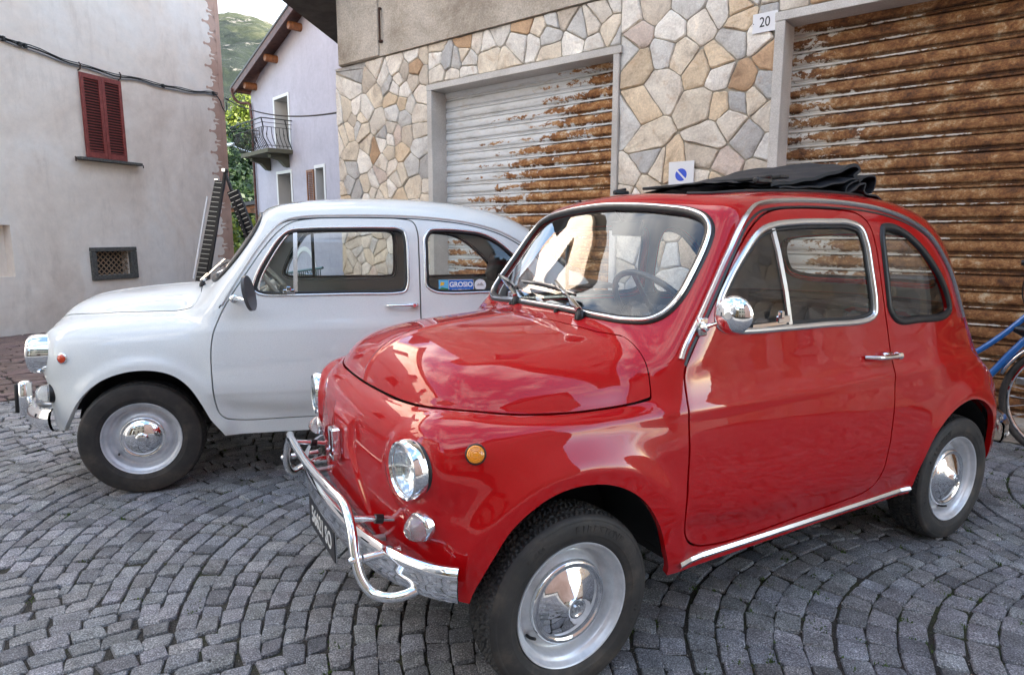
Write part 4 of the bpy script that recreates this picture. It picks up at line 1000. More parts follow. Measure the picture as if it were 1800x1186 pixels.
DW = dict(
 hem=([-2.8, -2.4, -2.1, -1.6, -.45, -.36, -.2, .2, .34, .6], [.32, .28, .27, .262, .262, .258, .28, .30, .305, .34]),
 arches=[catmull([(-.46, -.2), (-.43, .16), (-.39, .235), (-.362, .283), (-.322, .345), (-.288, .424), (-.246, .503), (-.190, .560), (-.12, .590), (-.024, .598), (.073, .580), (.148, .545), (.231, .472), (.300, .372), (.345, .30), (.38, .2), (.40, -.2)], 8),
         catmull([(-1.70, -.2), (-1.69, .2), (-1.67, .33), (-1.6+.0, .40), (-1.74, .48), (-1.86, .55), (-2.0, .572), (-2.13, .55), (-2.24, .48), (-2.30, .38), (-2.31, .2), (-2.31, -.2)], 8)],
 side_windows=[catmull([(-.530, .958), (-.535, .99), (-.560, 1.05), (-.605, 1.128), (-.658, 1.203), (-.705, 1.238), (-.80, 1.250), (-1.0, 1.254), (-1.16, 1.254), (-1.226, 1.250), (-1.259, 1.232), (-1.272, 1.185), (-1.274, 1.078), (-1.270, .966), (-1.252, .930), (-1.21, .920), (-1.0, .920), (-.75, .920), (-.60, .922), (-.556, .932)], 6),
               catmull([(-1.350, 1.20), (-1.347, 1.12), (-1.346, 1.02), (-1.351, .955), (-1.395, .924), (-1.46, .915), (-1.62, .915), (-1.78, .917), (-1.90, .925), (-1.945, .95), (-1.935, .99), (-1.88, 1.06), (-1.81, 1.128), (-1.73, 1.19), (-1.65, 1.226), (-1.55, 1.241), (-1.45, 1.246), (-1.38, 1.240)], 6)],
 screen=catmull([(0., .985), (.22, .984), (.38, .980), (.45, .984), (.500, .998), (.532, 1.035), (.542, 1.09), (.536, 1.16), (.520, 1.225), (.495, 1.270), (.45, 1.298), (.36, 1.315), (.22, 1.326), (0, 1.330), (-.22, 1.326), (-.36, 1.315), (-.45, 1.298), (-.495, 1.270), (-.520, 1.225), (-.536, 1.16), (-.542, 1.09), (-.532, 1.035), (-.500, .998), (-.45, .984), (-.38, .980), (-.22, .984)], 6),
 rear_screen=catmull([(0, 1.00), (.25, 1.0), (.40, 1.005), (.45, 1.03), (.455, 1.08), (.43, 1.17), (.38, 1.225), (.2, 1.25), (0, 1.255), (-.2, 1.25), (-.38, 1.225), (-.43, 1.17), (-.455, 1.08), (-.45, 1.03), (-.40, 1.005), (-.25, 1.0)], 6),
 door=catmull([(-.375, .805), (-.358, .758), (-.346, .693), (-.342, .60), (-.344, .50), (-.350, .42), (-.360, .378), (-.386, .350), (-.442, .334), (-.7, .332), (-1.0, .332), (-1.17, .333), (-1.245, .34), (-1.29, .37), (-1.310, .43), (-1.318, .55), (-1.320, .70), (-1.321, .85), (-1.323, 1.0), (-1.323, 1.12), (-1.320, 1.23), (-1.300, 1.275), (-1.24, 1.290), (-1.1, 1.294), (-.95, 1.294), (-.80, 1.288), (-.715, 1.268), (-.655, 1.225), (-.59, 1.15), (-.52, 1.05), (-.45, .945), (-.405, .870)], 6),
 lamp=(.482, .662, .080),
 bonnet_rear=lambda ay: -.215-.28*ay*ay,
 wells=[(-.03, .28, .325), (-2.0, .28, .32)], well_y=.63, res=(66, 180, 40, 270))
car_common(WB, WC, M_whitecar, DW, M_pale, M_pale)
for k, o in enumerate(DW['side_windows']):
    side_tube(WB, sub_curve(o, .006), 0, M_alu if k == 0 else M_alu, 'window_frame', WC, prof=halfround(.0075, .006))
    side_tube(WB, sub_curve(o, .017), 0, M_rubber, 'window_seal', WC, prof=halfround(.008, .003, base=-.01))
front_ring(WB, sub_curve(DW['screen'], .010), M_rubber, 'windscreen_seal', WC, halfround(.0155, .010))
front_ring(WB, sub_curve(DW['rear_screen'], .010), M_rubber, 'rear_window_seal', WC, halfround(.0145, .009), back=True)
dr = catmull([(-.395, .885), (-.472, 1.012), (-.551, 1.133), (-.628, 1.232), (-.684, 1.278), (-.763, 1.298), (-.952, 1.306), (-1.2, 1.306), (-1.4, 1.296), (-1.6, 1.270), (-1.76, 1.225), (-1.90, 1.150), (-2.0, 1.075)], 8, closed=False)
side_tube(WB, dr, 0, M_whitecar, 'drip_rail', WC, closed=False, prof=[(-.006, -.006), (-.007, .004), (-.003, .009), (.003, .009), (.007, .004), (.006, -.006)])
side_tube(WB, dr+[.010, -.012], 0, M_rubber, 'door_top_seal', WC, closed=False, prof=[(-.003, -.005), (-.003, .0008), (.003, .0008), (.003, -.005)])
for sg in (1, -1):
    a = WB.on_side(np.array([(-.735, 1.246), (-.733, 1.12), (-.729, .925)]), sg); MB().tube(a+[0, -.004*sg, 0], 1, prof=[(-.0095, -.004), (-.0095, .004), (.0095, .004), (.0095, -.004)], up=(0, 1, 0)).build('quarter_light_bar', M_alu, WC)
    q = catmull([(-.722, 1.236), (-.69, 1.20), (-.65, 1.145), (-.605, 1.07), (-.572, 1.0), (-.565, .95), (-.60, .934)], 6, closed=False); side_tube(WB, q, .0045, M_alu, 'quarter_light_frame', WC, out_=-.004, closed=False, sides=(sg,))
    b = WB.on_side(np.array([(-.70, .945)]), sg)[0]; MB().box(b+[0, .008*sg, 0], (.055, .012, .020), bev=.004).box(b+[0, .016*sg, .012], (.022, .014, .024), bev=.004).bar(b+[.01, .010*sg, -.01], b+[.12, .004*sg, -.012], .006, .008).build('quarter_light_catch', M_chrome, WC)
    h0 = WB.on_side(np.array([(-1.155, .868)]), sg)[0]; h1 = WB.on_side(np.array([(-1.290, .868)]), sg)[0]; mid = (h0+h1)/2
    hp = catmull(np.array([h0+[.0, .004*sg, 0], h0+[-.015, .018*sg, 0], mid+[0, .026*sg, 0], h1+[.01, .026*sg, 0], h1+[-.012, .022*sg, 0]]), 6, closed=False)
    MB().tube(hp, .0072, 12).box(h1+[.0, .012*sg, 0], (.042, .018, .020), bev=.006).tube([h1+[0, .02*sg, 0], h1+[0, .032*sg, 0]], .009, 14).build('door_handle', M_chrome, WC)
    p = WB.on_side(np.array([(.297, .656)]), sg)[0]; nn = WB.grad(p[None])[0]; R_ = Vector(nn).to_track_quat('Z', 'Y').to_matrix().to_4x4(); R_.translation = Vector(p)
    MB().lathe([(.0255, -.003), (.0255, .004), (.023, .0065), (.0195, .0075), (.0195, .004)], 40, R_).build('repeater_ring', M_chrome, WC)
    MB().lathe([(.0195, .003), (.0195, .009), (.015, .013), (.008, .0155), (0, .0162)], 32, R_).build('side_repeater', M_orange, WC)
headlight(WB, WC, .470, .482, .662, .088, .060, False, .08)
for sg in (1, -1):
    p = WB.on_front(np.array([(sg*.515, .478)]), x0=-.1)[0]; R_ = Vector((.90, sg*.42, .06)).to_track_quat('Z', 'Y').to_matrix().to_4x4(); R_.translation = Vector(p)-Vector((.02, 0, 0))
    MB().lathe([(.045, 0), (.045, .022), (.042, .026)], 40, R_).build('indicator_base', M_rubber, WC)
    MB().lathe([(.043, .018), (.041, .035), (.036, .055), (.026, .070), (.012, .078), (0, .079)], 40, R_).build('front_indicator', M_clear, WC)
half = [(.552, 0), (.548, .15), (.535, .28), (.510, .42), (.470, .53), (.425, .60), (.378, .645), (.340, .662)]
pl = catmull(np.array([(x, -y, .385) for x, y in half[::-1][:-1]]+[(x, y, .385) for x, y in half]), 8, closed=False)
bw = [(a*1.5, b*1.22) for a, b in [(-.002, -.042), (.008, -.041), (.016, -.028), (.020, -.008), (.020, .012), (.015, .030), (.006, .040), (-.004, .041), (.004, .034), (.010, .012), (.010, -.01), (.006, -.030)]]
bumper(WC, pl, bw, M_chrome)
for sg in (1, -1):
    ov = MB().box((.572, sg*.375, .43), (.05, .058, .168), Matrix.Rotation(-.05, 3, 'Y'), bev=.018); oo = ov.build('overrider', M_chrome, WC, auto=60)
    MB().box((.600, sg*.375, .432), (.022, .044, .145), Matrix.Rotation(-.05, 3, 'Y'), bev=.008).build('rubber_pad', M_rubber, oo, auto=60)
    MB().tube([(.42, sg*.36, .385), (.59, sg*.36, .385)], .012, 10).build('bumper_bracket', M_steel, WC)
    MB().box((-.95, sg*.58, .30), (1.1, .06, .05), bev=.01).build('sill', M_whitecar, WC)
half = [(-2.68, 0), (-2.67, .2), (-2.63, .38), (-2.56, .50), (-2.47, .60), (-2.38, .655)]
pl = catmull(np.array([(x, -y, .40) for x, y in half[::-1][:-1]]+[(x, y, .40) for x, y in half]), 8, closed=False); bumper(WC, pl[::-1], bw, M_chrome)
wiper(WC, WB, .25, (.02, 1.06), (-.22, 1.05), (.16, 1.035), -.235); wiper(WC, WB, -.16, (-.44, 1.06), (-.48, 1.06), (-.2, 1.035), -.232)
# mirror: flat black-backed arm mirror on the door
b = WB.on_side(np.array([(-.452, .915)]), 1)[0]
mr = MB().lathe([(.019, -.002), (.019, .006), (.012, .012), (0, .014)], 20, Matrix.Translation(Vector(b)) @ Matrix.Rotation(-pi/2, 4, 'X')).tube(catmull([b+[0, .0, 0], b+[-.012, .035, .004], b+[-.045, .075, .004], b+[-.075, .10, .0]], 5, closed=False), np.linspace(.012, .0075, 16), 10)
mro = mr.build('door_mirror', M_chrome, WC)
Rm_ = Matrix.Translation((-.535, .738, .947)) @ Matrix.Rotation(radians(10), 4, 'Y') @ Matrix.Rotation(radians(-14), 4, 'Z')
mh = MB(); ol = catmull([(.055*cos(t)*(1 if abs(cos(t)) < .8 else .96), .082*sin(t)) for t in np.linspace(0, 2*pi, 17)[:-1]], 2)
mh.prism([tuple(p) for p in ol], -.008, .008, Rm_ @ Matrix.Rotation(pi/2, 4, 'Y') @ Matrix.Rotation(pi/2, 4, 'Z')); mh.build('mirror_head', Mat('grey_mirror_back', (.09, .09, .095), .3, .4), mro)
# cabin
for yy in (.29, -.29): seat(WC, -1.02, yy, M_trim, w_=.46, h=.36, z=.38, ribs=5)
MB().box((-1.75, 0, .60), (.5, 1.08, .12), bev=.04).box((-1.98, 0, .78), (.12, 1.06, .40), Matrix.Rotation(-.3, 3, 'Y'), bev=.03).build('rear_seat', M_trim, WC, auto=60)
MB().box((-2.22, 0, .93), (.42, 1.04, .02), bev=.006).build('parcel_shelf', M_trim, WC)
MB().box((-1.93, .28, 1.0), (.12, .42, .20), Matrix.Rotation(-.25, 3, 'Y'), bev=.05).box((-1.93, -.28, 1.0), (.12, .42, .20), Matrix.Rotation(-.25, 3, 'Y'), bev=.05).build('rear_backrest_cushion', M_trim, WC, auto=60)
MB().box((-.43, 0, .89), (.16, .98, .11), bev=.03).build('dashboard', M_whitecar, WC, auto=60)
MB().tube([(-.515, .48, .93), (-.515, -.48, .93)], .006, 6).build('dashboard_trim', M_chrome, WC)
M_ivory = Mat('ivory_plastic', (.62, .60, .52), .3)
steering(WC, Vector((-.60, .29, .96)), .195, radians(50), M_ivory)
MB().box((-.62, 0, 1.26), (.018, .17, .05), bev=.008).tube([(-.60, 0, 1.28), (-.56, 0, 1.33)], .006, 8).build('rear_view_mirror', M_blackp, WC)
# stickers on the rear side window
M_blue = Mat('blue_print', s2l('#1766c4'), .35); M_wh = Mat('white_print', (.82, .83, .84), .4); M_yel = Mat('yellow_print', s2l('#e8b731'), .4); M_grn = Mat('green_print', s2l('#2b7d4d'), .4); M_cyan = Mat('pale_blue_print', s2l('#62b9e6'), .4)
def on_w(xz): return Vector(WB.on_side(np.array([xz]), 1)[0])
c0 = on_w((-1.53, .956)); nn = Vector(WB.grad(np.array([c0]))[0]); xd = Vector((-1, 0, 0)); xd = (xd-nn*xd.dot(nn)).normalized(); yd = nn.cross(xd)
if yd.z < 0: yd = -yd
def SM(cx, cz, lift): m = Matrix((xd, yd, nn)).transposed().to_4x4(); m.translation = c0+nn*(-.004+lift)+xd*cx+yd*cz; return m
sk = MB().prism([(-.062, -.031), (.062, -.031), (.062, .031), (-.062, .031)], 0, .0006, SM(.0, 0, 0)).build('window_sticker', M_blue, WC)
MB().prism([(-.064, -.033), (.064, -.033), (.064, .033), (-.064, .033)], 0, .0004, SM(.0, 0, -.0004)).build('sticker_border', M_wh, sk)
text_obj('sticker_lettering', 'GROSIO', .036, M_wh, SM(.0, .007, .0008), sk, .0002, bold=.0012, sx=.90)
text_obj('sticker_lettering', 'VALTELLINA', .0155, M_wh, SM(.0, -.022, .0008), sk, .0002, bold=.0006, sx=1.08)
s2 = MB().prism([(-.024, -.033), (.024, -.033), (.024, .033), (-.024, .033)], 0, .0005, SM(-.090, 0, 0)).build('picture_sticker', M_cyan, WC)
MB().prism([(-.023, -.032), (.023, -.032), (.023, -.012), (-.008, -.006), (-.023, -.014)], 0, .0003, SM(-.090, 0, .0006)).build('printed_meadow', M_grn, s2)
MB().prism([(-.016, .002), (.004, .006), (.008, .020), (-.010, .022)], 0, .0003, SM(-.092, 0, .0006)).build('printed_sun', M_yel, s2)
MB().prism([(.030*cos(t), .030*sin(t)) for t in np.linspace(0, 2*pi, 33)[:-1]], 0, .0005, SM(.098, .004, 0)).build('round_sticker', M_wh, WC)
mt = MB(); mt.prism([(-.020, -.004), (-.008, .010), (-.003, .003), (.006, .014), (.020, -.004)], 0, .0003, SM(.098, .004, .0006)); mt.build('printed_mountain', M_steel, WC)
text_obj('sticker_lettering', 'CLUB', .009, M_steel, SM(.098, -.010, .0008), WC, .0002) if False else None
# wheels
wpat = dict(n=84, grooves=[(-.78, .0), (-.35, .06), (.0, .06), (.35, .06), (.78, .0)], gw=.035, skew=.2, edge=.72, nd=.009, only_edge=True, zf=.5)
W1_ = make_wheel(.270, .070, 'dome', None, wpat)
put_wheel(W1_, WC, 0, .576, .264, True, steer=radians(6.3), first=True); put_wheel(W1_, WC, 0, -.576, .264, False, steer=radians(6.3), spin=.7)
put_wheel(W1_, WC, -2.0, .58, .264, True, spin=1.3); put_wheel(W1_, WC, -2.0, -.58, .264, False, spin=2.)
# ------------------------------------------------------------------ the stone-clad building with two rusty shutters
SB = thing('stone_building', 'building with crazy-paved stone front, raw concrete above and two rusty roller shutters', 'building', (WP[0], WP[1], 0), WA)
TOPZ = 3.09; L0 = -6.55; R0 = 6.0; HB = 7.8
M_mortar = Mat('mortar', (.30, .27, .225), .9); v = M_mortar.coord('Object'); M_mortar.col(M_mortar.ramp(M_mortar.noise(v, 6, 6, .7), [(.3, (.25, .225, .18)), (.7, (.46, .41, .33))])); M_mortar.bump(M_mortar.noise(v, 90, 5, .7), .6, .004)
M_conc = Mat('raw_render', (.3, .28, .25), .92); v = M_conc.coord('Object')
c1 = M_conc.ramp(M_conc.noise(v, 1.3, 9, .72, .6), [(.30, (.24, .19, .145)), (.46, (.44, .375, .30)), (.58, (.58, .505, .42)), (.75, (.70, .62, .52))])
c2 = M_conc.ramp(M_conc.noise(v, 55, 5, .8), [(.3, (.62, .62, .62)), (.7, (1.25, 1.25, 1.25))]); cc = M_conc.mix(1., c1, c2, 'MULTIPLY')
ky = M_conc.ramp(M_conc.noise(v, 3.1, 8, .8), [(.60, (0, 0, 0)), (.68, (1, 1, 1))]); cc = M_conc.mix(M_conc.math('MULTIPLY', ky, .35), cc, (.36, .23, .11, 1))
M_conc.col(cc); b_ = M_conc.bump(M_conc.noise(v, 5, 8, .75), .7, .03); M_conc.bump(M_conc.noise(v, 120, 4, .7), .6, .005, b_)
M_marble = Mat('pale_stone_frame', (.5, .47, .43), .6); v = M_marble.coord('Object')
M_marble.col(M_marble.mix(M_marble.ramp(M_marble.noise(v, 1.2, 6, .7), [(.4, (0, 0, 0)), (.75, (.7, .7, .7))]), M_marble.ramp(M_marble.noise(v, 130, 3, .6), [(.3, (.46, .43, .40)), (.65, (.68, .65, .61))]), (.27, .24, .205, 1))); M_marble.bump(M_marble.noise(v, 120, 4), .3, .002)
def wall_grid(rects, x0, x1, z0, z1):
    """rectangles covering the front minus openings"""
    xs = sorted({x0, x1, *[r[0] for r in rects], *[r[1] for r in rects]}); out_ = []
    for a, b in zip(xs, xs[1:]):
        cuts = sorted([(r[2], r[3]) for r in rects if r[0] < (a+b)/2 < r[1]]); z = z0
        for c, d in cuts:
            if c > z: out_.append((a, b, z, c))
            z = max(z, d)
        if z < z1: out_.append((a, b, z, z1))
    return out_
O1 = (-4.94, -2.835, 0, 2.645); O2 = (-1.50, 1.70, 0, 2.645)
mb = MB()
for a, b, c, d in wall_grid([O1, O2], L0, R0, 0, TOPZ): mb.add([(a, 0, c), (b, 0, c), (b, 0, d), (a, 0, d)], [(0, 1, 2, 3)])
mb.add([(L0, 0, 0), (L0, 16, 0), (L0, 16, TOPZ), (L0, 0, TOPZ)], [(0, 3, 2, 1)])
mb.add([(R0, 0, 0), (R0, 16, 0), (R0, 16, TOPZ), (R0, 0, TOPZ)], [(0, 1, 2, 3)])
mb.add([(L0, 16, 0), (R0, 16, 0), (R0, 16, TOPZ), (L0, 16, TOPZ)], [(3, 2, 1, 0)])
wall_ = mb.build('wall', M_mortar, SB)
up = MB(); UX = (L0+.12, R0)
winU = [(-4.4, -3.3, 4.6, 6.3), (-.6, .5, 4.6, 6.3), (2.6, 3.7, 4.6, 6.3), (-4.4, -3.3, 7.9, 9.6), (-.6, .5, 7.9, 9.6), (2.6, 3.7, 7.9, 9.6)]
for a, b, c, d in wall_grid(winU, UX[0], UX[1], TOPZ+.004, HB): up.add([(a, -.035, c), (b, -.035, c), (b, -.035, d), (a, -.035, d)], [(0, 1, 2, 3)])
up.add([(UX[0], -.035, TOPZ+.004), (UX[1], -.035, TOPZ+.004), (UX[1], .3, TOPZ+.004), (UX[0], .3, TOPZ+.004)], [(3, 2, 1, 0)])
up.add([(UX[0], -.035, TOPZ+.004), (UX[0], 16, TOPZ+.004), (UX[0], 16, HB), (UX[0], -.035, HB)], [(0, 3, 2, 1)])
up.add([(UX[1], -.035, TOPZ+.004), (UX[1], 16, TOPZ+.004), (UX[1], 16, HB), (UX[1], -.035, HB)], [(0, 1, 2, 3)])
up.add([(UX[0], 16, TOPZ+.004), (UX[1], 16, TOPZ+.004), (UX[1], 16, HB), (UX[0], 16, HB)], [(3, 2, 1, 0)])
upw = up.build('upper_wall', M_conc, SB)
MB().box(((L0+R0)/2, 8, HB+.1), (R0-L0+1.4, 17.4, .2)).build('roof', M_conc, SB)
MB().box((UX[0]+.36, -.047, 3.75), (.70, .022, 1.30), bev=.006).build('corner_pilaster', M_conc, SB)
M_shut = Mat('brown_shutter_wood', (.16, .075, .03), .55)
for a, b, c, d in winU:
    w_ = MB().box(((a+b)/2, .12, (c+d)/2), (b-a, .05, d-c)); w_.build('window', Mat('dark_window', (.03, .035, .04), .1) if 'M_dwin' not in globals() else M_dwin, SB)
# crazy paving: voronoi cells in wall coordinates
def voronoi(pts, rect, clipfn=None):
    cells = []; P = np.asarray(pts); x0, x1, z0, z1 = rect
    for i in range(len(P)):
        poly = [(x0, z0), (x1, z0), (x1, z1), (x0, z1)]; d = np.hypot(*(P-P[i]).T); order = np.argsort(d)[1:26]
        for j in order:
            m = (P[i]+P[j])/2; n_ = P[j]-P[i]; q = []; k = len(poly)
            for a in range(k):
                p, r = poly[a], poly[(a+1) % k]; dp = (p[0]-m[0])*n_[0]+(p[1]-m[1])*n_[1]; dr_ = (r[0]-m[0])*n_[0]+(r[1]-m[1])*n_[1]
                if dp <= 0: q.append(p)
                if dp*dr_ < 0: t = dp/(dp-dr_); q.append((p[0]+(r[0]-p[0])*t, p[1]+(r[1]-p[1])*t))
            poly = q
            if len(poly) < 3: break
        if len(poly) >= 3: cells.append(poly)
    return cells
def relaxed(rect, spacing, seed, it=2):
    r = random.Random(seed); x0, x1, z0, z1 = rect; n = max(1, int((x1-x0)*(z1-z0)/spacing**2)); P = []
    tries = 0
    while len(P) < n and tries < 20000:
        p = (r.uniform(x0, x1), r.uniform(z0, z1)); tries += 1
        dm = spacing*r.uniform(.36, .86)
        if all((p[0]-q[0])**2+(p[1]-q[1])**2 > dm*dm for q in P): P.append(p)
    return P
def inset_poly(poly, d):
    P = [np.array(p) for p in poly]; a = sum(P[i][0]*P[(i+1) % len(P)][1]-P[(i+1) % len(P)][0]*P[i][1] for i in range(len(P)))
    if a < 0: P = P[::-1]
    # remove tiny edges
    Q = [P[0]]
    for p in P[1:]:
        if np.linalg.norm(p-Q[-1]) > .022: Q.append(p)
    if len(Q) > 3 and np.linalg.norm(Q[0]-Q[-1]) < .022: Q.pop()
    if len(Q) < 3: return None
    n = len(Q); lines = []
    for i in range(n):
        e = Q[(i+1) % n]-Q[i]; e = e/np.linalg.norm(e); nn = np.array([-e[1], e[0]]); lines.append((Q[i]+nn*d, e))
    R = []
    for i in range(n):
        p, e = lines[i-1]; q, f = lines[i]; den = e[0]*f[1]-e[1]*f[0]
        if abs(den) < 1e-4: R.append(q); continue
        t = ((q-p)[0]*f[1]-(q-p)[1]*f[0])/den; r_ = p+e*t
        if np.linalg.norm(r_-Q[i]) > .06: r_ = Q[i]+(np.mean(Q, 0)-Q[i])*.1
        R.append(r_)
    return R
tints = [((.68, .60, .49), 24), ((.70, .64, .56), 26), ((.66, .53, .38), 10), ((.46, .455, .45), 14), ((.58, .57, .55), 15), ((.50, .33, .20), 4), ((.75, .715, .66), 20), ((.57, .50, .42), 10), ((.62, .52, .46), 3)]
def wall_stones():
    out_ = []; r = random.Random(11); pool = [c for c, w_ in tints for _ in range(w_)]
    regions = [((L0, -5.006, 0, TOPZ), .185, 3), ((-5.006, -2.785, 2.712, TOPZ), .175, 4), ((-2.785, -1.556, 0, TOPZ), .20, 7), ((-1.556, 1.756, 2.712, TOPZ), .22, 6), ((1.756, R0, 0, TOPZ), .26, 8)]
    for rect, sp, sd_ in regions:
        # irregular: stretch space so that cells come out elongated in places
        P = relaxed(rect, sp*.93, sd_)
        for poly in voronoi(P, rect):
            q = inset_poly(poly, .0045)
            if q is None: continue
            # wobble edges by adding mid points, round corners
            n = len(q); pts = []
            for i in range(n):
                a, p, b = q[i-1], q[i], q[(i+1) % n]; la = np.linalg.norm(a-p); lb = np.linalg.norm(b-p); ca = min(.009/la, .3) if la > 0 else 0; cb = min(.009/lb, .3) if lb > 0 else 0
                pts += [p+(a-p)*ca, p+(b-p)*cb]
                if lb > .05:
                    e = (b-p)/lb
                    for tt in ((.5,) if lb < .1 else (.3, .55, .8)): pts.append(p+(b-p)*tt+np.array([-e[1], e[0]])*r.uniform(-.0045, .0035))
            pts = np.array(pts); k = len(pts); ce = pts.mean(0); dep = r.uniform(.010, .022); tx, tz = r.uniform(-.05, .05), r.uniform(-.05, .05); V = []
            for p in pts: V.append((p[0], .004, p[1]))
            for p in pts: V.append((p[0], -dep*.55, p[1]))
            for p in pts:
                g = ce+(p-ce)*(1-.010/max(np.linalg.norm(p-ce), .02)); V.append((g[0], -dep+(p-ce)[0]*tx+(p-ce)[1]*tz+r.uniform(-.0012, .0012), g[1]))
            inner = len(V)
            for p in pts:
                g = ce+(p-ce)*.5; V.append((g[0], -dep+(g-ce)[0]*tx+(g-ce)[1]*tz+r.uniform(-.002, .002), g[1]))
            V.append((ce[0], -dep+r.uniform(-.002, .001), ce[1])); F = []
            for i in range(k):
                j = (i+1) % k
                for lev in range(3): F.append((lev*k+i, lev*k+j, (lev+1)*k+j, (lev+1)*k+i))
                F.append((3*k+i, 3*k+j, 4*k))
            col_ = r.choice(pool); g = r.uniform(.86, 1.14); col_ = tuple(c*g for c in col_)+(1,)
            out_.append((V, F, col_, (ce[0], ce[1])))
    return out_
M_cstone = Mat('cladding_stone', (.4, .35, .3), .7); v = M_cstone.coord('Object'); at = M_cstone.node('ShaderNodeAttribute', attribute_name='tint')
oi = M_cstone.node('ShaderNodeObjectInfo')
n1 = M_cstone.ramp(M_cstone.noise(v, 5.5, 16, .72, .8), [(.28, (.52, .47, .43)), (.44, (.95, .92, .89)), (.58, (1.12, 1.11, 1.08)), (.74, (1.32, 1.26, 1.16))]); cc = M_cstone.mix(1., at.outputs['Color'], n1, 'MULTIPLY')
n2 = M_cstone.ramp(M_cstone.noise(v, 70, 5, .75), [(.3, (.78, .77, .76)), (.7, (1.16, 1.16, 1.16))]); cc = M_cstone.mix(1., cc, n2, 'MULTIPLY')
k3 = M_cstone.ramp(M_cstone.noise(v, 3.7, 16, .8, 1.2), [(.55, (0, 0, 0)), (.68, (1, 1, 1))]); cc = M_cstone.mix(M_cstone.math('MULTIPLY', k3, .55), cc, (.42, .23, .09, 1))
M_cstone.col(cc); b_ = M_cstone.bump(M_cstone.noise(v, 26, 16, .72), .55, .012); M_cstone.bump(M_cstone.noise(v, 150, 4, .7), .35, .002, b_)
def wall_score(c):
    p = WP+WT*c[0]; return view_score((p[0], p[1], c[1]))
emit_pieces(wall_stones(), 'stone', M_cstone, wall_, wall_score, 300, True, 'stones')
# frames
for (a, b, c, d), nm in ((O1, 1), (O2, 2)):
    fr = MB().box((a-.033, .070, 1.32), (.066, .22, 2.64), bev=.003)
    fr.build('door_frame', M_marble, SB); MB().box((b+.026, .070, 1.32), (.052, .22, 2.64), bev=.003).build('door_frame', M_marble, SB)
    MB().box(((a+b)/2, .070, 2.672), (b-a+.14, .22, .058), bev=.003).build('lintel', M_marble, SB)
    MB().box(((a+b)/2, .04, .05), (b-a, .30, .10), bev=.01).build('threshold', M_conc, SB)
    MB().box((a-.02+.0, .22, 1.3), (.04, .08, 2.6)).box((b+.02, .22, 1.3), (.04, .08, 2.6)).build('guide_rail', Mat('old_steel', (.12, .11, .10), .6, .6), SB)
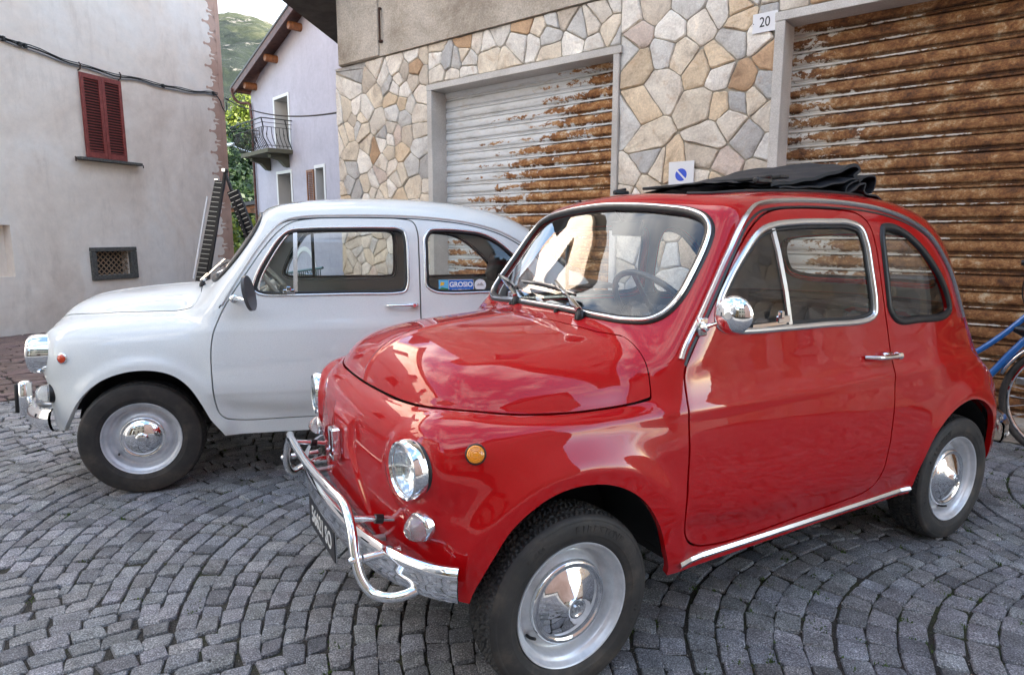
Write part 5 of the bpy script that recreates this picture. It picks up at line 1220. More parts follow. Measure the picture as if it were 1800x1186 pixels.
# roller shutters: paint flaking to rust
def rust_mat(name, s0, ds, z0, dz, bias, nsc=1.0, dark=1., midk=.5, beadk=.35, pk=(1, 1, 1)):
    m = Mat(name, (.5, .5, .5), .5); g = m.node('ShaderNodeNewGeometry')
    def dot(vx, off):
        d = m.node('ShaderNodeVectorMath'); d.operation = 'DOT_PRODUCT'; m.link(g.outputs['Position'], d.inputs[0]); d.inputs[1].default_value = vx; return m.math('SUBTRACT', d.outputs['Value'], off)
    s = dot((WT[0], WT[1], 0), float(WP@WT)); z = dot((0, 0, 1), 0.)
    cmb = m.node('ShaderNodeCombineXYZ'); m.link(s, cmb.inputs[0]); m.link(m.math('MULTIPLY', z, 1.0), cmb.inputs[2])
    def mp(sx, sz, off=0.):
        q = m.node('ShaderNodeMapping'); q.inputs['Scale'].default_value = (sx, 1, sz); q.inputs['Location'].default_value = (off, off, 0); m.link(cmb.outputs[0], q.inputs[0]); return q.outputs[0]
    # slat coordinate 0..1 (0 bottom)
    sl = m.math('FRACT', m.math('DIVIDE', m.math('SUBTRACT', z, .135), .1065))
    grad = m.math('ADD', m.math('MULTIPLY', m.math('SUBTRACT', s, s0), ds), m.math('MULTIPLY', m.math('SUBTRACT', z, z0), dz))
    n_ = m.noise(mp(4.0*nsc, 7.5*nsc), 1., 11, .78, .4); n2_ = m.noise(mp(22, 26, 3.), 1., 6, .75, .5)
    mid = m.math('MULTIPLY', m.math('ABSOLUTE', m.math('SUBTRACT', sl, .40)), -midk)
    bead = m.math('MULTIPLY', m.ramp(sl, [(.80, (0, 0, 0)), (.84, (1, 1, 1)), (.93, (1, 1, 1)), (.95, (0, 0, 0))]), -beadk)
    f = m.math('ADD', m.math('ADD', m.math('ADD', m.math('MULTIPLY', m.math('SUBTRACT', n_, .5), 1.9), m.math('MULTIPLY', m.math('SUBTRACT', n2_, .5), .75)), m.math('ADD', m.math('ADD', grad, bead), mid)), bias)
    mask = m.ramp(f, [(.49, (0, 0, 0)), (.51, (1, 1, 1))]); edge = m.ramp(f, [(.455, (0, 0, 0)), (.49, (1, 1, 1))])
    rn = m.math('ADD', m.math('MULTIPLY', m.noise(mp(6, 9, 7.), 1., 11, .80, .35), .8), m.math('MULTIPLY', m.noise(mp(40, 44, 9.), 1., 6, .75, .4), .2)); rn2 = m.noise(mp(80, 90, 1.), 1., 5, .75)
    D_ = dark
    rc = m.ramp(rn, [(.26, (.022*D_, .011*D_, .007*D_)), (.40, (.075*D_, .031*D_, .013*D_)), (.48, (.20*D_, .080*D_, .025*D_)), (.54, (.32*D_, .16*D_, .06*D_)), (.62, (.52*D_, .41*D_, .27*D_))])
    rc = m.mix(1., rc, m.ramp(rn2, [(.3, (.6, .6, .6)), (.7, (1.35, 1.35, 1.35))]), 'MULTIPLY')
    rc = m.mix(1., rc, m.ramp(sl, [(.0, (.35, .35, .35)), (.09, (.55, .55, .55)), (.22, (1.0, 1.0, 1.0)), (.62, (1.15, 1.15, 1.15)), (.74, (.75, .75, .75)), (.79, (.3, .3, .3)), (.83, (.8, .8, .8))]), 'MULTIPLY')  # shade of the slat grooves painted into the rust as dark bands
    pc = m.ramp(m.noise(mp(3, 14, 2.), 1., 16, .7), [(.3, (.46, .46, .44)), (.5, (.68, .69, .69)), (.8, (.76, .77, .77))])
    stn = m.ramp(m.noise(mp(5, 20, 5.), 1., 6, .8), [(.52, (0, 0, 0)), (.74, (1, 1, 1))]); pc = m.mix(m.math('MULTIPLY', stn, .5), pc, (.42, .27, .10, 1))
    pc = m.mix(1., pc, (*pk, 1), 'MULTIPLY')
    pc = m.mix(m.math('MULTIPLY', edge, .5), pc, (.66, .55, .38, 1))
    m.col(m.mix(mask, pc, rc))
    m.link(m.mix(mask, (.42, .42, .42, 1), (.82, .82, .82, 1)), m.b.inputs['Roughness'])
    h = m.math('ADD', m.math('MULTIPLY', mask, -1.), m.math('MULTIPLY', rn2, m.math('MULTIPLY', mask, .5))); b = m.bump(h, .8, .0022)
    return m
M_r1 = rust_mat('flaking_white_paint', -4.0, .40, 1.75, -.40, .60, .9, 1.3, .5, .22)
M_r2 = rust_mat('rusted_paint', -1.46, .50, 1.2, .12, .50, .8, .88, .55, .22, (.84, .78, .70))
M_r2b = M_r2
def slat_profile():
    P_ = .1065; pr = [(.0, .0), (.004, .004), (.004, .009), (-.002, .012), (-.0075, .016), (-.0105, .026), (-.0115, .045), (-.0105, .064), (-.0075, .0765), (.004, .0800), (.007, .0835), (.001, .0865), (-.0060, .0895), (-.0075, .094), (-.0060, .0985), (.004, .1015), (.004, P_)]
    return pr, P_
def shutter(o, mat, y=.175, sag=0.):
    pr, P_ = slat_profile(); a, b = o[0], o[1]
    sh = MB().box(((a+b)/2, y+.01, .10+.0), (b-a, .035, .065), bev=.004).build('roller_shutter', mat, SB)
    xs = np.linspace(a, b, 14); n = len(pr); me = None; k = 0; z = .135
    while z < 2.66:
        if me is None:
            V = [(x, y+q[0], q[1]) for x in xs for q in pr]; F = [(i*n+j, i*n+j+1, (i+1)*n+j+1, (i+1)*n+j) for i in range(len(xs)-1) for j in range(n-1)]
            F = [f[::-1] for f in F]
            s_ = link_mesh('slat', V, F, mat, sh, smooth=True); s_.data.set_sharp_from_angle(angle=radians(45)); me = s_.data
        else: s_ = bpy.data.objects.new('slat', me); C.objects.link(s_); s_.parent = sh
        s_.location = (0, 0, z); z += P_; k += 1
    return sh
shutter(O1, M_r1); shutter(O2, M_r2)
MB().box(((O2[0]+O2[1])/2, .155, .33), (.30, .02, .045), bev=.006).build('shutter_handle', M_steel, SB)
# slab of the balcony beyond the corner (dark concrete underside)
M_dslab = Mat('dark_concrete', (.11, .095, .08), .9); v = M_dslab.coord('Object'); M_dslab.col(M_dslab.ramp(M_dslab.noise(v, 3, 8, .7), [(.3, (.05, .042, .036)), (.7, (.16, .14, .12))])); M_dslab.bump(M_dslab.noise(v, 60, 5, .7), .6, .006)
# small things on the wall
M_wplate = Mat('white_enamel', (.72, .72, .74), .35); M_ink = Mat('black_ink', (.015, .015, .017), .5); M_bluep = Mat('blue_sign_paint', s2l('#1d49c8'), .4)
def wl(s, n_, z): p = WP+WT*s+WN*n_; return (p[0], p[1], z)
hn = thing('house_number', 'small white house number plate reading 20 at the corner of the right shutter frame', 'house number', wl(-1.64, -.030, 2.655), WA)
MB().box((0, 0, 0), (.168, .004, .128), bev=.0015).build('plate', M_wplate, hn)
MXZ = Matrix(((1, 0, 0, 0), (0, 0, -1, 0), (0, 1, 0, 0), (0, 0, 0, 1)))
text_obj('digits', '20', .092, M_ink, Matrix.Translation((0, -.0026, 0)) @ MXZ, hn, .0006, bold=.0005, sx=.82)
for sx in (-1, 1): MB().lathe([(.0035, 0), (.003, .002), (0, .0025)], 10, Matrix.Translation((sx*.078, -.002, 0)) @ Matrix.Rotation(pi/2, 4, 'X')).build('screw', M_ink, hn)
ns = thing('no_parking_sign', 'white square sign with a blue disc and white slash fixed to the stone wall', 'sign', wl(-2.215, -.030, 1.66), WA)
MB().box((0, 0, -.03), (.206, .004, .27), bev=.0015).build('plate', M_wplate, ns)
cp = [(.047*cos(t), .047*sin(t)) for t in np.linspace(0, 2*pi, 41)[:-1]]
for sg in (1, -1):
    tt = np.linspace(radians(-37), radians(127), 22) if sg > 0 else np.linspace(radians(143), radians(307), 22)
    seg = [(.047*cos(t+radians(0)), .047*sin(t)) for t in tt]; MB().prism(seg, 0, .0008, Matrix.Translation((-.0, -.0021, .005)) @ MXZ).build('blue_half_disc', M_bluep, ns)
hk = thing('iron_hook', 'rusty iron wall tie on the raw concrete above the stone cladding', 'hook', wl(-5.68, -.06, 3.40), WA)
M_iron = Mat('rusty_iron', (.05, .022, .012), .85)
MB().tube([(0, 0, .165), (0, 0, -.15)], .011, 8).box((0, .01, -.165), (.04, .04, .03), bev=.006).box((0, .01, .16), (.03, .03, .02), bev=.004).build('bar', M_iron, hk)
bs = thing('balcony_slab', 'dark concrete balcony slab jutting over the lane beyond the stone corner', 'balcony', (-2.3, 8.5, 3.9))
MB().prism([(-2.74+2.3, 7.5-8.5), (-2.02+2.3, 7.5-8.5), (-1.98+2.3, 8.0-8.5), (.62+2.3, 11.17-8.5), (-2.35+2.3, 11.2-8.5)], 0, .28).build('slab', M_dslab, bs)
# ------------------------------------------------------------------ the pale plastered house on the left
def plaster(name, a, b, c, sc=1., bump=.25):
    m = Mat(name, b, .9); v = m.coord('Object')
    c1 = m.ramp(m.noise(v, .55*sc, 8, .62, .6), [(.28, a), (.5, b), (.72, c)]); c2 = m.ramp(m.noise(v, 5*sc, 7, .75), [(.3, (.90, .90, .90)), (.7, (1.06, 1.06, 1.06))])
    c3 = m.mix(1., c1, c2, 'MULTIPLY'); pt = m.ramp(m.noise(v, 1.1*sc, 5, .5, 1.2), [(.60, (0, 0, 0)), (.66, (1, 1, 1))]); c3 = m.mix(m.math('MULTIPLY', pt, .30), c3, c)if len(c) == 4 else m.mix(m.math('MULTIPLY', pt, .30), c3, (*c, 1))
    st = m.ramp(m.noise(m.coord('Object', (1.6, 1.6, .35)), 2.2, 8, .72), [(.54, (0, 0, 0)), (.72, (1, 1, 1))]); c3 = m.mix(m.math('MULTIPLY', st, .38), c3, tuple(x*.72 for x in a)+(1,))
    sp_ = m.node('ShaderNodeSeparateXYZ'); m.link(v, sp_.inputs[0]); lowz = m.ramp(m.math('ADD', m.math('MULTIPLY', sp_.outputs['Z'], -.45), m.noise(v, 2., 7, .7)), [(.42, (0, 0, 0)), (.72, (1, 1, 1))]); c3 = m.mix(m.math('MULTIPLY', lowz, .30), c3, tuple(x*.66 for x in a)+(1,))
    m.col(c3); b_ = m.bump(m.noise(v, 3.5, 6, .7), .25, .02); m.bump(m.noise(v, 170, 4, .7), bump, .003, b_); return m
M_pl = plaster('beige_plaster', (.66, .52, .42), (.84, .72, .615), (.88, .81, .74))
M_quoin = plaster('painted_brown_quoin', (.42, .24, .175), (.52, .33, .25), (.58, .40, .32))
HP = (-7.4278, 9.3607); HA = radians(70)
PH = thing('plastered_house', 'tall beige plastered house with a brown painted corner and maroon shutters', 'house', (HP[0], HP[1], 0), HA)
# local x along the wall away from the camera, y to the left (into the house), z up
HX0, HX1, HT = -9.5, 4.70, 9.2
niche = (-.75, .315, .60, 1.352); gr = (1.50, 2.36, .462, 1.003); gin = (1.60, 2.235, .54, .935); shw = (1.60, 2.33, 2.45, 3.76)
win2 = (1.45, 2.4, 6.3, 8.0); holes = [niche, gin, (-3.6, -2.7, 2.4, 3.8), (-3.6, -2.7, 6.3, 8.0), win2, (-7.2, -6.1, -.5, 2.0), (-7., -6.2, 6.3, 8.)]
mb = MB()
def qx(mb, a, b, c, d, y): mb.add([(a, y, c), (b, y, c), (b, y, d), (a, y, d)], [(0, 1, 2, 3)])
for a, b, c, d in wall_grid(holes, HX0, HX1, -3.5, HT): qx(mb, a, b, c, d, 0)
for a, b, c, d in holes:
    y = .16 if (a, b) == niche[:2] else .22
    mb.add([(a, 0, c), (b, 0, c), (b, 0, d), (a, 0, d), (a, y, c), (b, y, c), (b, y, d), (a, y, d)], [(0, 4, 5, 1), (1, 5, 6, 2), (2, 6, 7, 3), (3, 7, 4, 0)])
    if y == .16: qx(mb, a, b, c, d, y)
mb.add([(HX1, 0, -3.5), (HX1, 9, -3.5), (HX1, 9, HT), (HX1, 0, HT)], [(0, 1, 2, 3)]); mb.add([(HX0, 0, -3.5), (HX0, 9, -3.5), (HX0, 9, HT), (HX0, 0, HT)], [(3, 2, 1, 0)])
mb.add([(HX0, 9, -3.5), (HX1, 9, -3.5), (HX1, 9, HT), (HX0, 9, HT)], [(3, 2, 1, 0)])
mb.build('wall', M_pl, PH)
rf = MB(); rf.prism([(-.7, HT), (9.7, HT), (4.5, HT+2.2)], HX0-.5, HX1+.5, Matrix(((0, 0, 1, 0), (1, 0, 0, 0), (0, 1, 0, 0), (0, 0, 0, 1)))); M_slate = Mat('slate_roof', (.10, .10, .105), .7); rf.build('roof', M_slate, PH)
M_dwin = Mat('dark_window', (.03, .035, .04), .12)
for a, b, c, d in holes[2:]:
    MB().box(((a+b)/2, .20, (c+d)/2), (b-a, .02, d-c)).build('window', M_dwin, PH)
# maroon louvred shutters
M_maroon = Mat('maroon_paint', (.20, .030, .022), .5); v = M_maroon.coord('Object'); M_maroon.col(M_maroon.ramp(M_maroon.noise(v, 14, 8, .8), [(.3, (.13, .018, .015)), (.55, (.24, .040, .032)), (.75, (.34, .11, .085))])); M_maroon.bump(M_maroon.noise(v, 60, 4), .4, .002)
def louvre(parent, x0, x1, z0, z1, mat, y=0., n=26, rail=(.055, .09, .075), name='shutter', thick=.035):
    a, b, c = rail; f = MB()
    for q in ((x0+a/2, (z0+z1)/2, a, z1-z0), (x1-a/2, (z0+z1)/2, a, z1-z0), ((x0+x1)/2, z0+b/2, x1-x0-2*a, b), ((x0+x1)/2, z1-c/2, x1-x0-2*a, c)): f.box((q[0], y, q[1]), (q[2], thick, q[3]), bev=.003)
    o = f.build(name, mat, parent); s = MB(); R_ = Matrix.Rotation(radians(38), 3, 'X'); za, zb = z0+b, z1-c
    for k in range(n): s.box(((x0+x1)/2, y, za+(zb-za)*(k+.5)/n), (x1-x0-2*a, thick*.95, .006), R_)
    sl = s.build('louvres', mat, o); sl['kind'] = 'stuff'; return o
xm = (shw[0]+shw[1])/2
louvre(PH, shw[0], xm-.002, shw[2], shw[3], M_maroon, -.03); louvre(PH, xm+.002, shw[1], shw[2], shw[3], M_maroon, -.03)
MB().box((xm, -.012, (shw[2]+shw[3])/2), (shw[1]-shw[0]-.02, .02, shw[3]-shw[2]-.02)).build('louvre_shade_sheet', M_ink, PH)  # black sheet on the uncut wall, painted shade behind the louvres
for x in (shw[0]+.01, shw[1]-.01): MB().tube([(x, 0, 3.78), (x, -.05, 3.80), (x, -.07, 3.86), (x, -.04, 3.90)], .010, 8).build('hinge_hook', M_iron, PH)
M_sill = Mat('dark_stone', (.07, .065, .055), .8); v = M_sill.coord('Object'); M_sill.col(M_sill.ramp(M_sill.noise(v, 30, 6, .7), [(.3, (.035, .032, .028)), (.7, (.14, .13, .115))])); M_sill.bump(M_sill.noise(v, 70, 4), .5, .004)
MB().box((1.99, -.055, 2.415), (1.13, .15, .045), bev=.006).build('window_sill', M_sill, PH)
for x, sg in ((1.40, -1), (2.57, 1)): MB().tube([(x-sg*.02, -.03, 2.42), (x+sg*.02, -.06, 2.43), (x+sg*.03, -.08, 2.40), (x+sg*.03, -.08, 2.36)], .009, 7).build('sill_hook', M_iron, PH)
# cellar grate
ft = MB(); a, b, c, d = gr; e = .085
ft.box(((a+b)/2, -.005, d-.035), (b-a, .07, .07), bev=.008).box(((a+b)/2, -.005, c+.04), (b-a, .07, .08), bev=.008).box((a+.05, -.005, (c+d)/2), (.10, .069, d-c-.15), bev=.008).box((b-.065, -.005, (c+d)/2), (.13, .069, d-c-.15), bev=.008)
gf = ft.build('cellar_window_frame', M_sill, PH); gb = MB(); L_ = .64; zc_ = .735
for k in range(-9, 10):
    for sg in (1, -1):
        x = 1.92+k*.095; h_ = .20; p = (x-sg*h_, .06+.01*sg, zc_-h_); q = (x+sg*h_, .06+.01*sg, zc_+h_)
        t0, t1 = 0., 1.
        for (pp, dd) in ((p[0]-1.61, q[0]-p[0]), (2.235-p[0], p[0]-q[0])):
            if dd == 0: continue
            tt = -pp/dd
            if dd > 0: t0 = max(t0, tt)
            else: t1 = min(t1, tt)
        if t1-t0 > .05: gb.bar([p[i]+(q[i]-p[i])*t0 for i in range(3)], [p[i]+(q[i]-p[i])*t1 for i in range(3)], .014, .012, up=(0, 1, 0))
gg = gb.build('lattice', Mat('old_wood_lattice', (.33, .22, .14), .7), gf); gg['kind'] = 'stuff'
MB().box((1.92, .2, .74), (.66, .02, .42)).build('cellar_shade_sheet', M_ink, gf)  # black sheet closing the hole, painted shade behind the lattice
# painted corner: alternating crowned blocks, long and short
def quoin(z, long_):
    xe = HX1+.0; body = .27 if long_ else .16; nk = .42 if long_ else .29; h = .155 if long_ else .105
    P = [(xe, z-h), (xe-body+.03, z-h), (xe-body-.01, z-h+.015), (xe-body+.02, z-h+.05), (xe-body+.0, z-.045), (xe-body-.05, z-.022), (xe-nk+.035, z-.014)]
    P += [(xe-nk+.028*cos(t), z+.028*sin(t)) for t in np.linspace(radians(-35), radians(-325), 12)]
    P += [(xe-nk+.035, z+.014), (xe-body-.05, z+.022), (xe-body+.0, z+.045), (xe-body+.02, z+h-.05), (xe-body-.01, z+h-.015), (xe-body+.03, z+h), (xe, z+h)]
    return P
MXW = Matrix(((1, 0, 0, 0), (0, 0, -1, 0), (0, 1, 0, 0), (0, 0, 0, 1)))
k = 0; z = -.45
while z < HT-.2:
    MB().prism(quoin(z, k % 2 == 0), 0, .003, MXW).build('painted_quoin', M_quoin, PH); z += .205 if k % 2 == 0 else .205; k += 1
MB().prism([(HX1-.11, -2.5), (HX1, -2.5), (HX1, HT), (HX1-.11, HT)], 0, .0045, MXW).build('painted_corner_band', M_quoin, PH)
# cable clipped along the wall and across the lane
def hpt(x, y, z): return (HP[0]+cos(HA)*x-sin(HA)*y, HP[1]+sin(HA)*x+cos(HA)*y, z)
M_cable = Mat('black_cable', (.014, .013, .013), .6); M_gcab = Mat('grey_cable', (.22, .21, .205), .6)
cb = thing('wall_cable', 'bundle of black and grey cables clipped across the beige plaster wall', 'cable')
zc = lambda x: 3.985-.16*(x/2.3)+.018*sin(x*3.1)+.012*sin(x*7.7) if x < 2.3 else 3.825+.018*sin(x*3.1)+.012*sin(x*7.7)+(x-2.3)*.055
xs = np.linspace(-9, 4.50, 90)
MB().tube([hpt(x, -.030, zc(x)) for x in xs], .012, 7).build('black_strand', M_cable, cb); MB().tube([hpt(x, -.028, zc(x)-.030+.010*sin(x*5)) for x in xs], .011, 7).build('grey_strand', M_gcab, cb)
MB().tube([hpt(x, -.045, zc(x)+.020+.008*sin(x*9)) for x in xs], .008, 6).tube(catmull([hpt(4.45, -.03, 3.95), hpt(4.55, -.04, 3.86), hpt(4.60, -.05, 3.72), hpt(4.68, -.05, 3.66), hpt(4.72, -.04, 3.74), hpt(4.72, -.03, 3.86)], 5, closed=False), .010, 6).build('thin_strand', M_cable, cb)
for x in (-8, -5, -2, .5, .72, .8, 3.2, 4.4): MB().box(hpt(x, -.03, zc(x)), (.05, .05, .07), bev=.008).build('clip', M_cable, cb)
sc_ = thing('span_cable', 'thin black cable spanning the lane from the beige house to the stone building', 'cable')
a = Vector(hpt(4.72, -.03, 3.93)); b = Vector(wl(-6.56, .02, 2.62)); pts = [a.lerp(b, t)+Vector((0, 0, -.16*4*t*(1-t))) for t in np.linspace(0, 1, 24)]
MB().tube([tuple(p) for p in pts], .011, 6).build('span', M_cable, sc_); MB().tube([tuple(pts[0]), tuple(pts[0].lerp(pts[1], .9))], .022, 8).build('sleeve', M_cable, sc_)
# ------------------------------------------------------------------ the lilac house down the lane
LP = (-8.8234, 23.0); LA = 2.307928-pi                        # local x runs towards the camera/right, y away
LH = thing('lilac_house', 'lilac rendered house with a gable roof, small iron balcony and wooden shutters', 'house', (LP[0], LP[1], 0), LA)
M_lil = plaster('lilac_render', (.40, .375, .44), (.46, .435, .505), (.50, .475, .545), 1.5, .5)
M_whtr = Mat('white_trim', (.70, .70, .70), .7); M_reveal = Mat('pale_reveal', (.58, .57, .55), .85)
M_wood = Mat('orange_wood', (.36, .13, .035), .55); v = M_wood.coord('Object', (1, 1, .2)); M_wood.col(M_wood.ramp(M_wood.noise(v, 20, 5), [(.3, (.15, .05, .018)), (.7, (.30, .11, .035))]))
M_dwood = Mat('dark_red_wood', (.15, .055, .035), .6); v = M_dwood.coord('Object', (1, 1, 1)); M_dwood.col(M_dwood.ramp(M_dwood.noise(v, 9, 5), [(.3, (.055, .022, .018)), (.7, (.14, .055, .04))]))
d1 = (1.95, 2.95, 3.78, 5.40); d2 = (1.92, 2.90, 2.0, 3.12); w1 = (4.62, 5.12, 2.05, 3.12); arch = (2.95, 4.28, -1.9, .72); bw_ = (1.60, 1.98, -.22, .43)
lx0, lx1 = .05, 11.5; lz = 6.05; sl_ = (7.16-6.07)/(4.37-.75)
ridge = lx1/2+2; mb = MB(); holesL = [d1, d2, w1, (arch[0], arch[1], arch[2], .0), bw_]
for a, b, c, d in wall_grid(holesL, lx0, lx1, -3.5, lz-.35): qx(mb, a, b, c, d, 0)
rz = 9.4; rx = 5.9
mb.add([(lx0, 0, lz-.35), (lx1, 0, lz-.35), (lx1, 0, lz-.15), (rx, 0, lz+(rx-lx0)*sl_*1.75), (lx0, 0, lz-.15)], [(0, 1, 2, 3, 4)])
for a, b, c, d in holesL[:3]+holesL[4:]:
    y = .55; mb.add([(a, 0, c), (b, 0, c), (b, 0, d), (a, 0, d), (a, y, c), (b, y, c), (b, y, d), (a, y, d)], [(0, 4, 5, 1), (1, 5, 6, 2), (2, 6, 7, 3), (3, 7, 4, 0)])
# arch head
ac = (arch[0]+arch[1])/2; ar_ = (arch[1]-arch[0])/2; zt = .72
pts = [(ac+ar_*cos(t), .02+ar_*sin(t)*1.05) for t in np.linspace(pi, 0, 17)]
V = [(p[0], 0, p[1]) for p in pts]+[(arch[0], 0, 0), (arch[0], 0, .75), (arch[1], 0, .75), (arch[1], 0, 0)]
mb.build('wall', M_lil, LH)
am = MB()
am.prism([(ac-ar_-.001, 0), (ac-ar_-.001, -.0)]+[(p[0], p[1]) for p in pts]+[(ac+ar_+.10, 0), (ac+ar_+.10, .2)]+[(ac+(ar_+.13)*cos(t), .02+(ar_+.13)*sin(t)*1.05) for t in np.linspace(.25, pi-.25, 15)]+[(ac-ar_-.10, .2), (ac-ar_-.10, 0)], 0, .02, MXW)
am.box((ac-ar_-.05, -.010, -1.2), (.10, .02, 2.4)).box((ac+ar_+.05, -.010, -1.2), (.10, .02, 2.4)).build('arch_surround', M_whtr, LH)
ap = MB()
for i in range(16): ap.add([(pts[i][0], 0, pts[i][1]), (pts[i+1][0], 0, pts[i+1][1]), (pts[i+1][0], 1.6, pts[i+1][1]), (pts[i][0], 1.6, pts[i][1])], [(0, 1, 2, 3)])
ap.add([(arch[0], 0, -2), (arch[0], 0, .02), (arch[0], 1.6, .02), (arch[0], 1.6, -2)], [(0, 1, 2, 3)]); ap.add([(arch[1], 0, -2), (arch[1], 0, .02), (arch[1], 1.6, .02), (arch[1], 1.6, -2)], [(3, 2, 1, 0)]); ap.add([(arch[0]-.1, 1.6, -2), (arch[1]+.1, 1.6, -2), (arch[1]+.1, 1.6, 1), (arch[0]-.1, 1.6, 1)], [(0, 1, 2, 3)])
ap.build('arched_passage', M_reveal, LH); MB().box((3.95, 1.0, -.75), (.62, .06, 2.3)).build('door', M_dwood, LH)
for (a, b, c, d), nm in ((d1, 'balcony_door'), (d2, 'window'), (w1, 'window')):
    t = .09; f = MB(); f.box((a-t/2, -.010, (c+d)/2), (t, .02, d-c)).box((b+t/2, -.010, (c+d)/2), (t, .02, d-c)).box(((a+b)/2, -.010, d+t/2), (b-a+2*t, .02, t)); f.build('surround', M_whtr, LH)
    r_ = MB(); r_.add([(a+.003, 0, c), (a+.003, .54, c), (a+.003, .54, d), (a+.003, 0, d)], [(3, 2, 1, 0)]); r_.add([(b-.003, 0, c), (b-.003, .54, c), (b-.003, .54, d), (b-.003, 0, d)], [(0, 1, 2, 3)]); r_.add([(a, 0, d-.003), (b, 0, d-.003), (b, .54, d-.003), (a, .54, d-.003)], [(0, 1, 2, 3)]); r_.build('reveal', M_reveal, LH)
    g_o = MB().box(((a+b)/2, .50, (c+d)/2), (b-a, .03, d-c)).build(nm, M_dwin, LH)
    louvre(g_o, b-.30, b-.02, c+.05, d-.18 if nm == 'balcony_door' else d-.06, M_wood, .34, 16, (.04, .07, .06), 'shutter')
louvre(LH, 4.10, 4.55, 2.05, 3.10, M_wood, -.05, 18, (.045, .08, .07), 'shutter')
MB().box(((bw_[0]+bw_[1])/2, .1, (bw_[2]+bw_[3])/2), (bw_[1]-bw_[0], .03, bw_[3]-bw_[2])).build('window', M_dwin, LH)
gb = MB()
for k in range(1, 4): gb.box((bw_[0]+(bw_[1]-bw_[0])*k/4, .05, .1), (.014, .014, .65))
for k in range(1, 4): gb.box((1.79, .05, -.22+.65*k/4), (.38, .014, .014))
gb.build('window_bars', M_ink, LH); t = .07
MB().box((bw_[0]-t/2, -.01, .1), (t, .02, .65)).box((bw_[1]+t/2, -.01, .1), (t, .02, .65)).box((1.79, -.01, bw_[3]+t/2), (.52, .02, t)).build('surround', M_whtr, LH)
# roof of the lilac house: slope rising to the right, deep verge with purlin ends
th = math.atan(sl_*1.02); ux = (cos(th), sin(th)); RS = MB()
def rfp(s, n_): return (-.16+s*ux[0]-n_*ux[1], 5.95+s*ux[1]+n_*ux[0])
for nm, n0, n1, y0, mt in (('roof', .16, .22, -.50, M_slate), ('verge_board', -.06, .155, -.48, M_dwood)):
    P = [rfp(-.15, n0), rfp(7.2, n0), rfp(7.2, n1), rfp(-.15, n1)]
    MB().prism(P, 0, 9 if nm == 'roof' else .05, Matrix(((1, 0, 0, 0), (0, 0, 1, y0), (0, 1, 0, 0), (0, 0, 0, 1)))).build(nm, mt, LH)
P = [rfp(0, .10), rfp(7.2, .10), rfp(7.2, .155), rfp(0, .155)]; MB().prism(P, 0, 8.9, Matrix(((1, 0, 0, 0), (0, 0, 1, -.44), (0, 1, 0, 0), (0, 0, 0, 1)))).build('soffit', M_dwood, LH)
for s in (.62, 2.45, 4.3):
    p = rfp(s, -.03); MB().lathe([(0, -.10), (.10, -.10), (.115, -.07), (.115, .45)], 16, Matrix.Translation((p[0]+.10, -.28, p[1]-.08)) @ Matrix.Rotation(-pi/2, 4, 'X')).build('purlin_end', M_wood, LH)
P2 = [(6.2, 7.9), (11.9, 5.6), (11.9, 5.7), (6.2, 8.05)]; MB().prism(P2, 0, 9, Matrix(((1, 0, 0, 0), (0, 0, 1, -.7), (0, 1, 0, 0), (0, 0, 0, 1)))).build('roof', M_slate, LH)
MB().tube([(-.26, y, 5.98) for y in (-.55, 9)], .07, 8).build('gutter', M_dwood, LH)
MB().tube(catmull([(-.25, -.50, 5.93), (-.24, -.45, 5.74), (-.20, -.30, 5.60), (.10, -.09, 5.55), (.16, -.07, 5.35), (.14, -.07, 3.0), (.12, -.07, -2.)], 6, closed=False), .045, 10).build('downpipe', M_dwood, LH)
mb = MB(); mb.add([(lx0, 0, -3.5), (lx0, 9, -3.5), (lx0, 9, lz-.15), (lx0, 0, lz-.15)], [(0, 3, 2, 1)] and [(0, 1, 2, 3)]); mb.add([(lx1, 0, -3.5), (lx1, 9, -3.5), (lx1, 9, 5.7), (lx1, 0, 5.7)], [(0, 1, 2, 3)]); mb.build('side_wall', M_lil, LH)
# iron balcony
M_wrought = Mat('wrought_iron', (.02, .018, .018), .6); M_bslab = Mat('mossy_stone', (.12, .115, .08), .9)
BA = (.95, 3.12, -.78); bal = MB().prism([(BA[0], 0), (BA[0], BA[2]), (BA[1], BA[2]), (BA[1], 0)], 3.66, 3.78).build('balcony_slab', M_bslab, LH)
for x in (1.3, 2.75): MB().prism([(0, 3.65), (-.62, 3.65), (-.58, 3.55), (-.30, 3.48), (-.12, 3.30), (0, 3.28)], -.10, .10, Matrix.Translation((x, 0, 0)) @ Matrix(((0, 0, 1, 0), (1, 0, 0, 0), (0, 1, 0, 0), (0, 0, 0, 1)))).build('corbel', M_bslab, bal)
rl = MB(); tz = 4.62; o_ = .22     # bellied railing leaning outward
def rp_(x, y, z):
    f = (z-3.78)/(tz-3.78); return (x+(-.35*f if x < 1.5 else (.10*f)), y-o_*f, z)
corners = [(BA[0], -.02), (BA[0]+.03, BA[2]+.04), (BA[1]-.03, BA[2]+.04), (BA[1]-.03, -.02)]
for z, r in ((tz, .026), (4.50, .014), (4.38, .014), (3.86, .014)):
    q = []
    for (x, y) in corners:
        p = rp_(x, y if y < -.1 else y, z); q.append((p[0], p[1] if y < -.1 else -.02, z))
    for a, b in zip(q, q[1:]): rl.bar(a, b, r*1.6, r)
tot = [(corners[1], corners[2], 17), (corners[2], corners[3], 6), (corners[0], corners[1], 6)]
